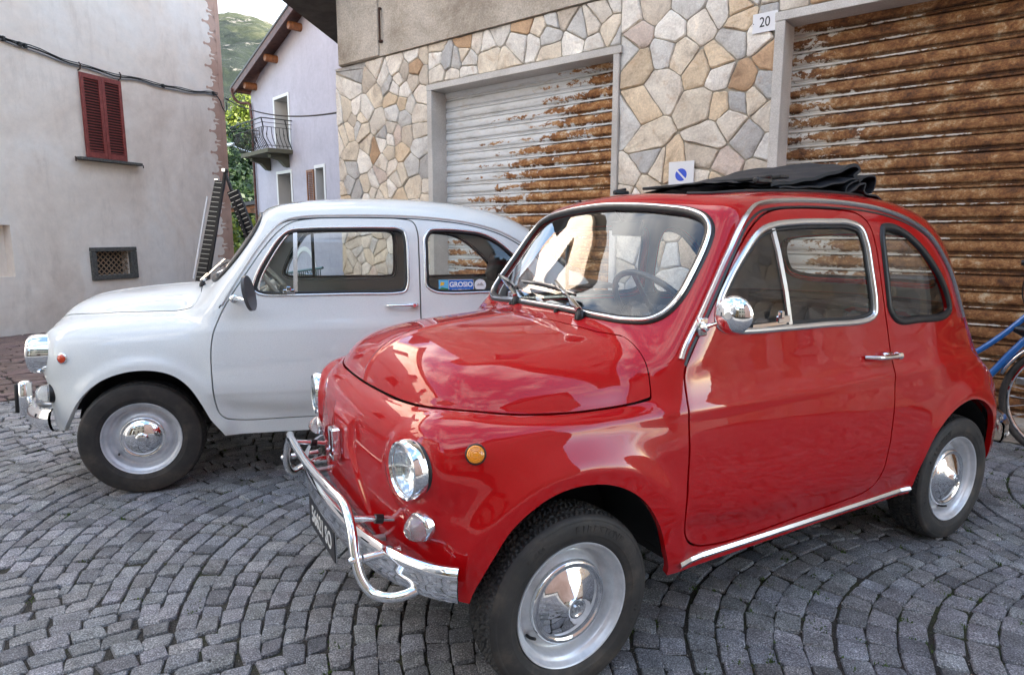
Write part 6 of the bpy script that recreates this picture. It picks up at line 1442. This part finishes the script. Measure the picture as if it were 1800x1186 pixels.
for a, b, n in tot:
    for k in range(n+1):
        x = a[0]+(b[0]-a[0])*k/n; y = a[1]+(b[1]-a[1])*k/n; zs = np.linspace(3.80, 4.38, 7) if 0 < k < n else np.linspace(3.80, tz, 7); P = []
        for z in zs:
            p = rp_(x, y if y < -.1 else -.02-.0, z); bel = -.09*sin((z-3.8)/.6*pi)**2 if z < 4.4 else 0; P.append((p[0], p[1]+bel*(1 if y < -.5 else .4), z))
        rl.tube(P, .011 if 0 < k < n else .018, 5)
        if 0 < k < n and k % 2:   # scroll work
            m = P[3]; rl.tube([(m[0]+.04*cos(t)*(t/9), m[1], m[2]+.09+.04*sin(t)*(t/9)) for t in np.linspace(1, 12, 16)], .006, 4)
rl.build('railing', M_wrought, bal)['kind'] = 'stuff'
lm = MB(); lm.tube(catmull([(.05, -.02, 3.96), (-.5, -.18, 4.10), (-.95, -.30, 4.26)], 6, closed=False), .022, 8); lm.box((-1.15, -.36, 4.33), (.50, .13, .07), Matrix.Rotation(radians(14), 3, 'Z'), bev=.02)
lt = thing('street_lamp', 'small grey street lamp on an arm at the corner of the lilac house', 'street lamp', (LP[0], LP[1], 0), LA); lm.build('arm', M_steel, lt); MB().box((-1.16, -.36, 4.285), (.36, .09, .03), bev=.01).build('lamp_glass', M_wplate, lt)
# teal handrail along the lane, before the lilac house
hr = thing('handrail', 'teal metal handrail running beside the lane in front of the lilac house', 'railing', (LP[0], LP[1], 0), LA)
M_teal = Mat('teal_paint', (.05, .13, .145), .5)
def LL(x, y, z): return (x, y, z)
MB().tube([(3.02, -.9, -1.6), (3.02, -.9, -.12), (3.08, -.9, -.03), (3.2, -.9, .0), (6.6, -.9, .34)], .035, 8).build('rail', M_teal, hr)
MB().tube([(3.02, -.9, -.85), (6.6, -.9, -.55)], .022, 6).build('lower_rail', M_teal, hr)
for k in range(26): x = 3.2+k*.13; MB().tube([(x, -.9, -.84+.084*(x-3.02)), (x, -.9, (x-3.2)*.1)], .014, 6).build('baluster', M_teal, hr)
# ------------------------------------------------------------------ low slate-roofed outbuilding between the houses
ob = thing('outbuilding', 'low whitewashed outbuilding with slate roof and orange timber eaves between the houses', 'building', (-10.6, 27.0, 0), 0)
mb = MB(); mb.box((1.6, 3, -1.1), (3.6, 5, 5.0)); mb.build('wall', plaster('whitewash', (.45, .44, .45), (.55, .54, .56), (.6, .6, .6)), ob)
Rr_ = Matrix.Rotation(radians(-9), 3, 'Y'); MB().box((1.4, 2.7, 2.62), (4.6, 6.6, .10), Rr_).box((1.6, 2.7, 2.72), (4.3, 6.3, .07), Rr_).build('roof', M_slate, ob)
MB().box((1.3, -.45, 2.47), (4.3, .10, .14), Rr_).build('eave_beam', M_wood, ob)
for x in (.1, 1.3, 2.6): MB().box((x, -.1, 2.34+(x-1.3)*.155), (.16, .9, .16)).build('rafter', M_wood, ob)
MB().box((2.7, 1.2, 3.05), (.35, .35, .5)).build('chimney', M_bslab, ob)
# ------------------------------------------------------------------ black folding ladder standing behind the pale car
ld = thing('folding_ladder', 'black A-shaped double ladder standing open behind the pale car by the beige wall', 'ladder', (0, 0, 0))
M_black = Mat('black_metal', (.018, .018, .02), .35, .3)
def ramp(a, b, w_, wid, nr, name):
    """leaning leg made of two rails and ribs"""
    a = Vector(a); b = Vector(b); sd_ = Vector(w_).normalized(); m = MB()
    for sg in (-1, 1): m.bar(a+sd_*sg*wid/2, b+sd_*sg*wid/2, .022, .045)
    o = m.build(name, M_black, ld); r = MB()
    for k in range(nr):
        p = a.lerp(b, (k+.5)/nr); r.bar(p-sd_*wid/2, p+sd_*wid/2, .022, .020)
    r.build('rungs', M_black, o); return o
def leg(a, b, wid, th, name, ribs, ribm):
    a = Vector(a); b = Vector(b); d = (b-a).normalized(); o = MB().bar(a, b, th, wid, up=(1, 0, 0)).build(name, M_black, ld); r = MB()
    side = Vector((1, 0, 0)); side = (side-d*side.dot(d)).normalized()
    for k in range(ribs):
        p = a.lerp(b, (k+.5)/ribs)+Vector((0, -th/2-.003, 0)); r.bar(p-side*wid*.46, p+side*wid*.46+d*.02, .006, .007, up=(0, 1, 0))
    r.build('rungs', ribm, o)['kind'] = 'stuff'; return o
leg((-4.50, 9.0, -.22), (-3.92, 9.0, 1.92), .125, .06, 'left_leg', 34, M_steel)
leg((-3.24, 9.35, -.22), (-3.76, 9.0, 1.80), .15, .06, 'right_leg', 34, M_steel)
MB().bar((-4.36, 8.97, -.22), (-3.83, 8.97, 2.05), .05, .028, up=(1, 0, 0)).bar((-3.30, 9.2, -.22), (-3.84, 8.97, 2.06), .05, .028, up=(1, 0, 0)).box((-3.835, 8.96, 2.055), (.07, .07, .05), bev=.01).build('frame_rails', M_black, ld)
MB().bar((-4.36, 8.955, .62), (-4.09, 8.955, 1.72), .012, .022, up=(1, 0, 0)).build('white_edge', M_wplate, ld)
MB().box((-3.835, 8.92, 2.06), (.05, .02, .05), bev=.006).box((-3.95, 8.95, 1.94), (.06, .03, .03), bev=.006).build('hinge', M_chrome, ld)
# ------------------------------------------------------------------ wooded hill and mountain
def fbm(x, y, oct_=6, seed=0, gain=.5):
    r = np.random.RandomState(seed); out_ = np.zeros_like(x); amp = 1.; f = 1.
    for k in range(oct_):
        T_ = r.rand(64, 64)*2-1; u = x*f+r.rand()*64; v_ = y*f+r.rand()*64; i = np.floor(u).astype(int); j = np.floor(v_).astype(int); a = u-i; b = v_-j; a = a*a*(3-2*a); b = b*b*(3-2*b)
        g = T_[i % 64, j % 64]*(1-a)*(1-b)+T_[(i+1) % 64, j % 64]*a*(1-b)+T_[i % 64, (j+1) % 64]*(1-a)*b+T_[(i+1) % 64, (j+1) % 64]*a*b
        out_ += g*amp; amp *= gain; f *= 2.03
    return out_
M_mtn = Mat('mountain_forest', (.05, .08, .04), .95); v = M_mtn.worldpos()
g1 = M_mtn.noise(v, .0045, 9, .68, .5); g2 = M_mtn.noise(v, .055, 9, .85)
forest = M_mtn.ramp(g2, [(.30, (.004, .011, .011)), (.5, (.012, .025, .016)), (.7, (.040, .058, .024))])
meadow = M_mtn.ramp(M_mtn.noise(v, .02, 8, .8), [(.3, (.02, .036, .016)), (.5, (.06, .075, .032)), (.75, (.20, .19, .11))])
rock = M_mtn.ramp(M_mtn.noise(v, .03, 8, .8), [(.3, (.13, .12, .105)), (.7, (.42, .38, .33))])
geo = M_mtn.node('ShaderNodeNewGeometry'); sp = M_mtn.node('ShaderNodeSeparateXYZ'); M_mtn.link(geo.outputs['Position'], sp.inputs[0])
hz_ = M_mtn.math('MULTIPLY_ADD', M_mtn.math('SUBTRACT', sp.outputs['Z'], 690), .0022, M_mtn.math('ADD', M_mtn.math('MULTIPLY', M_mtn.math('SUBTRACT', g1, .5), 2.0), .46))
k_ = M_mtn.ramp(hz_, [(.47, (0, 0, 0)), (.56, (1, 1, 1))]); base = M_mtn.mix(k_, forest, meadow)
rk = M_mtn.ramp(M_mtn.noise(v, .011, 8, .75, .8), [(.57, (0, 0, 0)), (.60, (1, 1, 1))]); M_mtn.col(M_mtn.mix(rk, base, rock)); M_mtn.bump(g2, 1., 25.)
def terrain(name, X, Y, Zf, mat):
    XX, YY = np.meshgrid(X, Y, indexing='ij'); Z = Zf(XX, YY); n = len(Y); i, j = np.meshgrid(np.arange(len(X)-1), np.arange(n-1), indexing='ij')
    F = np.stack([i*n+j, (i+1)*n+j, (i+1)*n+j+1, i*n+j+1], -1).reshape(-1, 4)
    return tag(link_mesh(name, np.stack([XX, YY, Z], -1).reshape(-1, 3), F, mat, None, True), kind='structure')
def mz(x, y):
    # ridge falling to the right as seen from the street
    t = (y-900)/1700; t = np.clip(t, 0, 1.25); rid = 860-.50*(x+1040)+0*y; rid = np.where(x < -1040, 860+.10*(x+1040), rid); rid = np.clip(rid, 250, 960)
    n_ = fbm(x/420, y/420, 7, 3, .55); n2_ = fbm(x/900, y/900, 3, 8)
    return rid*np.minimum(t, 1)**.85*(1-.25*np.clip(t-1, 0, 1))+n_*110*np.clip(t*3, 0, 1)*np.clip(1.25-t, .25, 1)+n2_*60*np.clip(t*2, 0, 1)*np.clip(1.2-t, .2, 1)-4
terrain('mountain', np.linspace(-2600, 900, 190), np.linspace(900, 3300, 150), mz, M_mtn)
M_hill = Mat('hill_undergrowth', (.025, .04, .012), .95)
def hz2(x, y):
    d = np.clip((y-48)/60, 0, 3.2); return -3+d*19*(1-.10*d)+fbm(x/14, y/14, 4, 5)*1.2*np.clip(d*3, 0, 1)-np.clip(x+8, 0, 40)*.25*np.clip(d, 0, 1)
terrain('wooded_hill', np.linspace(-150, 60, 80), np.linspace(46, 190, 60), hz2, M_hill)
def leafmat(name, a, b, c):
    m = Mat(name, b, .6); v = m.worldpos(); at_ = m.node('ShaderNodeAttribute', attribute_name='tint'); cc = m.ramp(m.noise(v, .8, 3, .6), [(.3, a), (.5, b), (.7, c)]); m.col(m.mix(1., cc, at_.outputs['Color'], 'MULTIPLY'))
    m.b.inputs['Subsurface Weight'].default_value = 0.
    tr = m.node('ShaderNodeBsdfTranslucent'); m.link(cc, tr.inputs[0]); mx_ = m.node('ShaderNodeMixShader'); mx_.inputs[0].default_value = .3; m.link(m.b.outputs[0], mx_.inputs[1]); m.link(tr.outputs[0], mx_.inputs[2]); m.link(mx_.outputs[0], m.out.inputs[0]); return m
M_leafd = leafmat('dark_leaves', (.010, .026, .008), (.022, .046, .012), (.045, .075, .018)); M_leafy = leafmat('bright_leaves', (.09, .13, .015), (.15, .19, .02), (.22, .24, .035)); M_bark = Mat('bark', (.06, .045, .035), .9)
def crown(rs, c, r, n, leaf):
    """leaf clumps through an uneven crown volume"""
    lob = [(rs.randn(3)*[.42, .42, .34]*r, r*rs.uniform(.38, .62)) for _ in range(9)]
    V = np.zeros((n, 4, 3)); T = np.zeros((n, 4, 4), np.float32); w_ = np.array([l[1]**2 for l in lob]); idx = rs.choice(len(lob), n, p=w_/w_.sum())
    d = rs.randn(n, 3); d /= np.linalg.norm(d, axis=1)[:, None]; rad = np.array([lob[i][1] for i in idx])*rs.uniform(.62, 1.06, n)**.6; P = np.array([lob[i][0] for i in idx])+d*rad[:, None]+np.asarray(c)
    a = rs.randn(n, 3); a -= (a*d).sum(1)[:, None]*d*.6; a /= np.linalg.norm(a, axis=1)[:, None]; b = np.cross(d+rs.randn(n, 3)*.5, a); b /= np.linalg.norm(b, axis=1)[:, None]+1e-9
    s_ = leaf*rs.uniform(.6, 1.3, n)[:, None]; V[:, 0] = P+a*s_; V[:, 1] = P+b*s_*.6; V[:, 2] = P-a*s_; V[:, 3] = P-b*s_*.6
    g = rs.uniform(.65, 1.35, n); T[:, :, 0] = g[:, None]; T[:, :, 1] = g[:, None]; T[:, :, 2] = g[:, None]; T[:, :, 3] = 1
    return V.reshape(-1, 3), T.reshape(-1, 4)
def leaf_object(name, VT, mat, parent=None):
    V = np.vstack([a for a, b in VT]); T = np.vstack([b for a, b in VT]); n = len(V)//4; me = bpy.data.meshes.new(name)
    me.vertices.add(len(V)); me.vertices.foreach_set('co', V.astype(np.float32).ravel()); me.loops.add(n*4); me.loops.foreach_set('vertex_index', np.arange(n*4)); me.polygons.add(n)
    me.polygons.foreach_set('loop_start', np.arange(0, n*4, 4)); me.polygons.foreach_set('loop_total', np.full(n, 4)); me.update(calc_edges=True)
    ca = me.color_attributes.new('tint', 'FLOAT_COLOR', 'POINT'); ca.data.foreach_set('color', T.ravel()); me.materials.append(mat.m); o = bpy.data.objects.new(name, me); C.objects.link(o); o.parent = parent; return o
rs = np.random.RandomState(4); VT = []
for k in range(150):
    y = rs.uniform(52, 100); x = -y*.405+rs.uniform(-9, 8)*(y/70); z = float(hz2(np.array(x), np.array(y))); r = rs.uniform(1.6, 2.7)
    VT.append(crown(rs, (x, y, z+r*1.0), r, 420, .30))
tag(leaf_object('wood', VT, M_leafd), 'dark green wood covering the hillside between the two houses', 'wood', kind='stuff')
labs = ['sunlit yellow-green tree at the hill edge beside the beige corner', 'sunlit yellow-green tree in the middle of the hill edge', 'tallest sunlit tree at the hill edge beside the lilac eave', 'sunlit tree on the hill behind the gap between the other two']
for (px_, D_, top, r), lb in zip(((-.423, 104, 20.0, 2.7), (-.405, 106, 21.0, 3.0), (-.388, 105, 22.8, 3.3), (-.412, 112, 21.8, 2.8)), labs):
    x = px_*D_; t = thing('tree', lb, 'tree', (x, D_, 0), group='sunlit trees on the hill'); z0 = float(hz2(np.array(x), np.array(float(D_))))
    tr = MB().tube([(0, 0, z0-.3), (.1, 0, (z0+top)/2), (.2, .1, top-r)], [.22, .16, .10], 8)
    for q in range(5): a = q*1.3; tr.tube([(.1, 0, (z0+top)/2+q*.4), (.1+cos(a)*r*.6, sin(a)*r*.6, top-r*.9+q*.2)], [.09, .04], 6)
    tr.build('trunk', M_bark, t); leaf_object('crown', [crown(rs, (.2, 0, top-r*.95), r, 1600, .26)], M_leafy, t)
sh = thing('shrub', 'small bright green shrub below the slate roof of the outbuilding', 'shrub', (-10.9, 25.5, -1.2)); leaf_object('leaves', [crown(rs, (0, 0, 2.6), .75, 500, .10)], M_leafy, sh); MB().tube([(0, 0, -.6), (0, 0, 2.4)], [.06, .03], 6).build('stem', M_bark, sh)
# ------------------------------------------------------------------ blue bicycle leaning at the right
M_bblue = Mat('blue_bicycle_paint', (.012, .13, .42), .3, .1, Coat_Weight=.6)
BK = thing('bicycle', 'old blue bicycle with chrome mudguards leaning by the rusty shutter behind the red car', 'bicycle', wl(.38, -.36, 0), WA+pi+radians(3))
# local x: forward towards -x (left in the photograph); wheel centres
R_w = .335; fx, rx_ = .15, 1.22
def bwheel(x):
    A_ = np.linspace(0, 2*pi, 65)[:-1]; w_ = MB().tube([(x+(R_w-.014)*cos(t), 0, R_w+(R_w-.014)*sin(t)) for t in A_], .0175, 10, closed=True).build('wheel', M_tyre, BK)
    MB().tube([(x+(R_w-.038)*cos(t), 0, R_w+(R_w-.038)*sin(t)) for t in A_], .0095, 8, closed=True).build('rim', M_chrome, w_)
    s_ = MB()
    for k in range(32):
        t = 2*pi*k/32; t2 = t+(.5 if k % 2 else -.5); s_.tube([(x+.02*cos(t2), .018*(1 if k % 4 < 2 else -1), R_w+.02*sin(t2)), (x+(R_w-.04)*cos(t), 0, R_w+(R_w-.04)*sin(t))], .0011, 4)
    s_.tube([(x, -.045, R_w), (x, .045, R_w)], .016, 10).build('spokes', M_steel, w_)
    m = MB(); prof = [(-.028, 0), (-.020, .010), (0, .014), (.020, .010), (.028, 0), (.018, .006), (0, .009), (-.018, .006)]
    tt = np.linspace(radians(20), radians(170), 26); P = [(x+(R_w+.020)*cos(t), 0, R_w+(R_w+.020)*sin(t)) for t in tt]; V, F = sweep(P, 1., prof=prof, up=(0, 0, 1)); 
    MB().tube(P, .008, 6).build('mudguard_stay', M_chrome, w_); link_mesh('mudguard', V, F, M_chrome, BK, smooth=True)
bwheel(fx); bwheel(rx_)
fm = MB()
hb = (fx+.155, 0, .80); ht = (fx+.205, 0, .96); bbk = (fx+.62, 0, .28); st_ = (fx+.76, 0, .80)
fm.tube([hb, ht], .018, 10).tube(catmull([hb, (fx+.30, 0, .58), (fx+.44, 0, .38), bbk], 6, closed=False), .019, 12).tube(catmull([(fx+.18, 0, .88), (fx+.36, 0, .66), (fx+.52, 0, .52), (fx+.68, 0, .46)], 6, closed=False), .016, 10).tube([bbk, st_], .016, 10)
for sg in (-1, 1): fm.tube([bbk, (rx_, sg*.05, R_w)], .009, 8).tube([(fx+.74, 0, .72), (rx_, sg*.05, R_w)], .008, 8)
fm.build('frame', M_bblue, BK)
fk = MB()
for sg in (-1, 1): fk.tube(catmull([(fx+.145, sg*.045, .77), (fx+.09, sg*.048, .55), (fx+.03, sg*.048, .40), (fx, sg*.048, R_w)], 5, closed=False), .010, 8)
fk.box((fx+.145, 0, .775), (.04, .11, .03), bev=.008).build('fork', M_bblue, BK)
hbm = MB().tube([ht, (fx+.19, 0, 1.06)], .012, 8).tube(catmull([(fx+.22, -.27, 1.06), (fx+.18, -.24, 1.07), (fx+.15, -.12, 1.07), (fx+.17, 0, 1.06), (fx+.15, .12, 1.07), (fx+.18, .24, 1.07), (fx+.22, .27, 1.06)], 6, closed=False), .011, 10); hbm.build('handlebar', M_chrome, BK)
for sg in (-1, 1): MB().tube([(fx+.215, sg*.265, 1.06), (fx+.30, sg*.275, 1.055)], .017, 10).build('grip', M_rubber, BK)
MB().lathe([(.0, -.05), (.018, -.045), (.030, -.01), (.036, .03), (.034, .036), (0, .038)], 20, Matrix.Translation((fx+.26, 0, .70)) @ Matrix.Rotation(-pi/2-.2, 4, 'Y')).box((fx+.21, 0, .69), (.10, .02, .012)).build('front_lamp', M_blackp, BK)
MB().tube(catmull([(fx+.17, .10, 1.07), (fx+.27, .10, 1.02), (fx+.29, .06, .92), (fx+.26, .02, .82), (fx+.18, .01, .74)], 8, closed=False), .0035, 6).tube(catmull([(fx+.17, -.10, 1.07), (fx+.06, -.1, 1.02), (fx+.03, -.05, .9), (fx+.10, -.01, .8)], 8, closed=False), .0035, 6).build('brake_cable', M_cable, BK)
MB().tube([st_, (fx+.79, 0, .92)], .012, 8).build('seat_post', M_chrome, BK); MB().box((fx+.80, 0, .95), (.26, .15, .06), bev=.028).build('saddle', M_rubber, BK, auto=60)
MB().lathe([(0, -.004), (.085, -.004), (.09, 0), (.085, .004), (0, .004)], 28, Matrix.Translation((bbk[0], -.05, bbk[2])) @ Matrix.Rotation(pi/2, 4, 'X')).bar((bbk[0], -.07, bbk[2]), (bbk[0]+.12, -.08, bbk[2]-.12), .014, .018).bar((bbk[0], .07, bbk[2]), (bbk[0]-.12, .08, bbk[2]+.12), .014, .018).build('crankset', M_chrome, BK)
for sg in (-1, 1): MB().box((bbk[0]-sg*.0-(-.12 if sg < 0 else .12), sg*.12, bbk[2]+(.12*sg)), (.06, .08, .02), bev=.004).build('pedal', M_blackp, BK)
# ------------------------------------------------------------------ square behind the camera (seen in the paint and chrome)
M_fac = [plaster('cream_facade', (.46, .40, .30), (.55, .49, .38), (.62, .57, .46)), plaster('ochre_facade', (.42, .27, .13), (.52, .36, .18), (.58, .42, .24)), plaster('grey_facade', (.36, .35, .34), (.44, .43, .42), (.5, .5, .49)), plaster('rose_facade', (.45, .30, .25), (.55, .38, .32), (.6, .44, .38))]
M_gshut = Mat('green_shutter', (.03, .09, .05), .5)
def block(name, lab, x, y, rz, wdt, dep, h, mat, floors, cols, shm):
    t = thing(name, lab, 'house', (x, y, 0), rz); m = MB(); rects = []
    for f in range(floors):
        for c_ in range(cols):
            cx = (c_+.5)*wdt/cols; z = .9+f*2.9
            rects.append((cx-.45, cx+.45, z if f else 0., z+1.45 if f else 2.1))
    for a, b, c, d in wall_grid(rects, 0, wdt, 0, h): qx(m, a, b, c, d, 0)
    for a, b, c, d in rects: m.add([(a, 0, c), (b, 0, c), (b, 0, d), (a, 0, d), (a, .2, c), (b, .2, c), (b, .2, d), (a, .2, d)], [(0, 4, 5, 1), (1, 5, 6, 2), (2, 6, 7, 3), (3, 7, 4, 0)])
    m.add([(0, 0, 0), (0, dep, 0), (0, dep, h), (0, 0, h)], [(0, 1, 2, 3)]).add([(wdt, 0, 0), (wdt, dep, 0), (wdt, dep, h), (wdt, 0, h)], [(0, 1, 2, 3)]).add([(0, dep, 0), (wdt, dep, 0), (wdt, dep, h), (0, dep, h)], [(0, 1, 2, 3)]); m.build('wall', mat, t)
    MB().prism([(-.7, h), (dep+.6, h), (dep/2, h+1.8)], -.4, wdt+.4, Matrix(((0, 0, 1, 0), (1, 0, 0, 0), (0, 1, 0, 0), (0, 0, 0, 1)))).build('roof', M_slate, t)
    for i, (a, b, c, d) in enumerate(rects):
        MB().box(((a+b)/2, .18, (c+d)/2), (b-a, .03, d-c)).build('window' if c > 0 else 'door', M_dwin if c > 0 else M_dwood, t)
        if c > 0:
            for x_ in (a-.24, b+.24): MB().box((x_, -.04, (c+d)/2), (.44, .05, d-c), bev=.004).build('shutter', shm, t)
    return t
block('house', 'cream house with green shutters on the far side of the square', 5.5, -10.5, pi, 11, 8, 8.6, M_fac[0], 3, 4, M_gshut)
block('house', 'ochre house with brown shutters at the corner of the square', -6.5, -12.5, pi-.25, 10, 8, 7.4, M_fac[1], 2, 4, M_dwood)
block('house', 'grey house facing the parked cars from the left of the square', -13.5, -1.5, pi+1.15, 9, 8, 8.8, M_fac[2], 3, 3, M_maroon)
block('house', 'rose coloured house at the right end of the square', 12., -8., pi-.75+pi*0, 8, 7, 9, M_fac[3], 3, 3, M_gshut)
